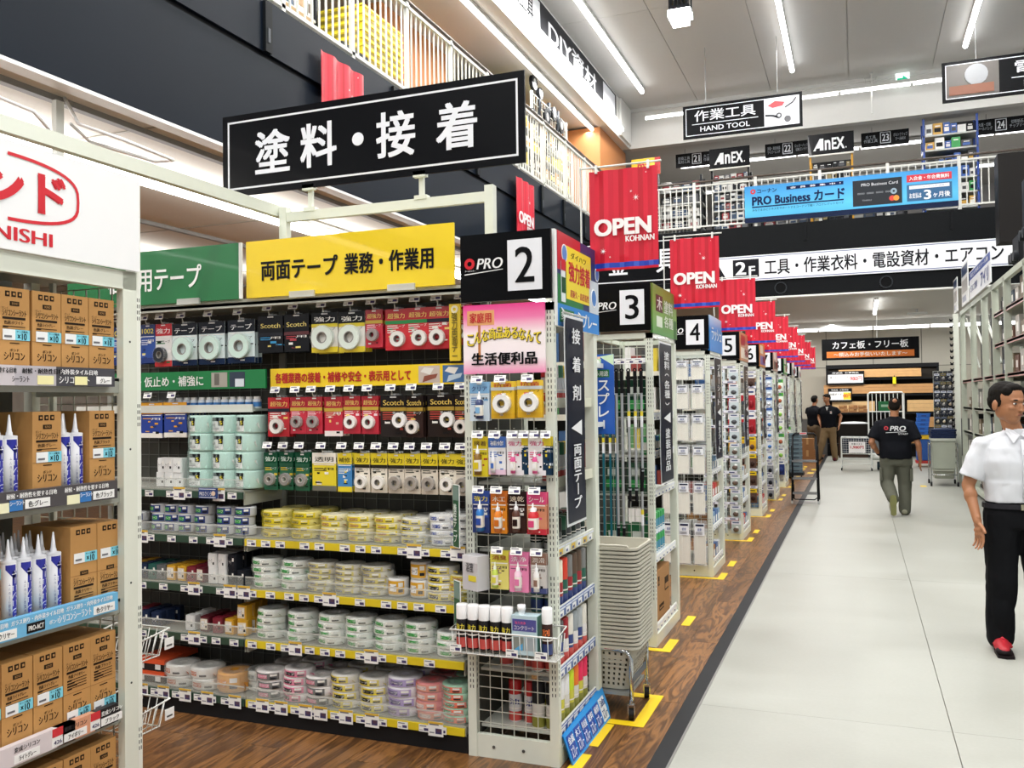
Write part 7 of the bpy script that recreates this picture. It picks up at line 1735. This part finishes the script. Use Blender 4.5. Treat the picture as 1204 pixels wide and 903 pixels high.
for k in range(5): ob('button', B().cyl((0, -.125 - (.016 if k else -.012), 1.28 - k*.075), (0, -.125 - (.021 if k else -.007), 1.28 - k*.075), .005, m('#4a4a50', .4), n=8), o)
ob('belt', B().ring(.199, .17, .878, .908, m('#2a2a2e', .35), n=28), o, (0, 0, 0)).scale = (1, .665, 1)
ob('buckle', B().box(-.025, -.140, .876, .02, -.130, .910, m('#b8b49a', .25, .8)), o)
for s_, x, y in ((-1, -.128, -.13), (1, .15, -.12)):
    f = -.19 if s_ < 0 else .22
    q = ob('shoe_toe', B().ell((0, 0, .03), (.046, .05, .028), m('#1c1416', .5), 12, 8), o, (x-.01*s_*0 + (-.017 if s_ < 0 else .02), y - .02, 0), f)
    for k in range(2): ob('shoe_strap', B().path([(-.047, -.00 + .045*k, .045), (0, -.012+.045*k, .078 + .012*k), (.047, .0+.045*k, .045)], .009, m('#c22434', .45), 6), o, (x, y + .04, 0), f)
    ob('sole', B().prism([(-.045, -.09), (0, -.105), (.045, -.09), (.05, .05), (.04, .16), (-.04, .16), (-.05, .05)], 0, .016, m('#1a1416', .6)), o, (x, y + .02, 0), f)

# --- man in black polo walking away
o = thing('person', 'man in black polo with white back print and grey green trousers walking away', 'person', (.45, 12.87, 0), math.pi)
BP = m('#0e1016', .8, var=.1); GT = m('#55564a', .85, var=.08); LS = m('#8d8c78', .7)
hr2 = Matrix.Rotation(R(-6), 3, 'Z')
J2 = dict(pelvis=(0, 0, .80), chest=(.02, -.02, 1.10), neck=(.01, -.02, 1.315), head=(.0, -.035, 1.44),
     # local +x is his left, seen on the image's left
     shL=(.205, -.01, 1.205), elL=(.30, .05, .96), wrL=(.20, -.08, .79), shR=(-.19, -.01, 1.205), elR=(-.275, .05, .94), wrR=(-.30, -.04, .72),
     hdL=(-.8, -.5, -.1), thL=(0, -.3, 1), hdR=(.05, -.15, -1), thR=(.2, -1, 0),
     hpL=(.09, 0, .74), knL=(.115, -.02, .42), anL=(.055, .19, .25), toL=(.045, .235, .045), hpR=(-.09, 0, .74), knR=(-.11, -.06, .40), anR=(-.10, -.02, .09), toR=(-.12, -.18, .035))
figure(o, J2, .012, BP, GT, LS, head_rot=hr2, wrinkle=.009, hem=.74, sw=.235, belly=.145, sleeve=.80, tw=1.05, face=True, hair_c='#1c1713', head_s=.98)
ob('bald_patch', B().ell((-.0, .062, 1.515), (.028, .020, .028), m('#9a6a4c', .6), 12, 8), o)
t = B(); Wt = m('#d8dadc', .5)
fnb = lambda a, c: (-a, .150 + .0, c)
t.text('PRO', .03, 1.15, .19, .065, Wt, bold=.05, fn=lambda a, c: (-a - (c-1.15)*.2, .150, c))
t.add([(-x, .150, z) for x, z in ((-.12, 1.09), (.13, 1.105), (.13, 1.111), (-.12, 1.097))], [(0, 1, 2, 3)], Wt)
t.text('STAFF', .09, 1.078, .12, .02, Wt, fn=fnb, bold=.02)
ob('back_print', t, o)
r_ = B().ring(.027, .013, -.002, 0, m('#b8303c', .5), (0, 0, 0), 16, 'y'); ob('logo_ring', r_, o, (.115, .150, 1.155), math.pi)
ob('wristwatch', B().cyl((.215, -.055, .82), (.205, -.075, .805), .034, m('#101114', .4), n=14), o)
ob('shoe_sole', B().prism([(-.035, -.13), (0, -.145), (.035, -.13), (.043, -.05), (.03, .03), (.036, .11), (0, .13), (-.036, .11), (-.03, .03), (-.043, -.05)], 0, .014, m('#6a6b3c', .7)).prism([(-.026, -.04), (.026, -.04), (.026, .07), (-.026, .07)], -.002, .0, m('#b4b29c', .7)), o, (.05, .30, .145), rot=(R(-82), 0, 0))
for s_, x in (('L', .185), ('R', -.185)): ob('trouser_pocket', B().bevbox(x-.018, -.06, .45, x+.018, .08, .62, GT, .008), o)

# --- two men talking at the back
o = thing('person', 'man in black polo and khaki trousers standing with his back half turned at the back', 'person', (-1.06, 23.75, 0), R(150))
KH = m('#6b5a44', .85, var=.08)
J3 = dict(pelvis=(0, 0, .86), chest=(0, .0, 1.15), neck=(0, -.02, 1.38), head=(0, -.06, 1.515), shL=(.17, 0, 1.27), elL=(.23, -.1, 1.12), wrL=(.10, -.35, 1.25), shR=(-.17, 0, 1.27), elR=(-.24, .04, 1.03), wrR=(-.22, -.12, .86),
     hdL=(-.1, -1, .1), thL=(0, 0, 1), thR=(.3, -1, 0),
     hpL=(.08, 0, .80), knL=(.10, -.02, .45), anL=(.11, .02, .09), toL=(.13, -.14, .035), hpR=(-.08, 0, .80), knR=(-.10, -.02, .45), anR=(-.11, .02, .09), toR=(-.13, -.14, .035))
figure(o, J3, .016, BP, KH, m('#2a1c1c', .6), wrinkle=.008, hem=.82, head_rot=Matrix.Rotation(R(-18), 3, 'X') , sw=.20)
o = thing('person', 'man in open black shirt and khaki trousers striding, white badge on his chest', 'person', (-.70, 23.3, 0), R(-12))
KH2 = m('#7a6444', .85, var=.08)
J4 = dict(pelvis=(0, 0, .86), chest=(.01, -.01, 1.17), neck=(.0, -.01, 1.40), head=(-.02, -.05, 1.545), shL=(.18, 0, 1.285), elL=(.29, .05, 1.10), wrL=(.27, -.06, .88), shR=(-.18, 0, 1.285), elR=(-.24, .04, 1.08), wrR=(-.17, -.12, .92),
     thL=(-.3, -1, 0), thR=(.3, -1, 0),
     hpL=(.08, 0, .80), knL=(.10, .02, .45), anL=(.12, .08, .09), toL=(.14, -.08, .035), hpR=(-.08, 0, .80), knR=(-.13, -.10, .47), anR=(-.22, -.14, .09), toR=(-.27, -.28, .035))
figure(o, J4, .016, BP, KH2, m('#4a1a1e', .6), wrinkle=.008, hem=.80, head_rot=Matrix.Rotation(R(-40), 3, 'Z') @ Matrix.Rotation(R(12), 3, 'X'), sw=.215, belly=.12)
ob('undershirt', B().add([(-.035, -.118, 1.34), (.035, -.118, 1.34), (0, -.128, 1.24)], [(0, 1, 2)][:1], m('#e4e4e2', .7)).add([(-.035, -.118, 1.34), (.035, -.118, 1.34), (0, -.128, 1.24)], [(0, 2, 1)], m('#e4e4e2', .7)), o)
ob('badge', B().box(.075, -.135, 1.17, .115, -.128, 1.23, m('#e8e8e6', .5)).box(.08, -.137, 1.20, .11, -.135, 1.215, m('#c84a3a', .5)), o)
# ================================================================ names of numbers in labels
import re
_NW = {'2': 'two', '3': 'three', '4': 'four', '5': 'five', '6': 'six', '7': 'seven', '8': 'eight', '9': 'nine', '10': 'ten'}
for _o in bpy.data.objects:
    _l = _o.get('label')
    if _l: _o['label'] = re.sub(r'\b(10|[2-9])\b', lambda q: _NW[q.group(1)], _l)
bpy.context.view_layer.update()
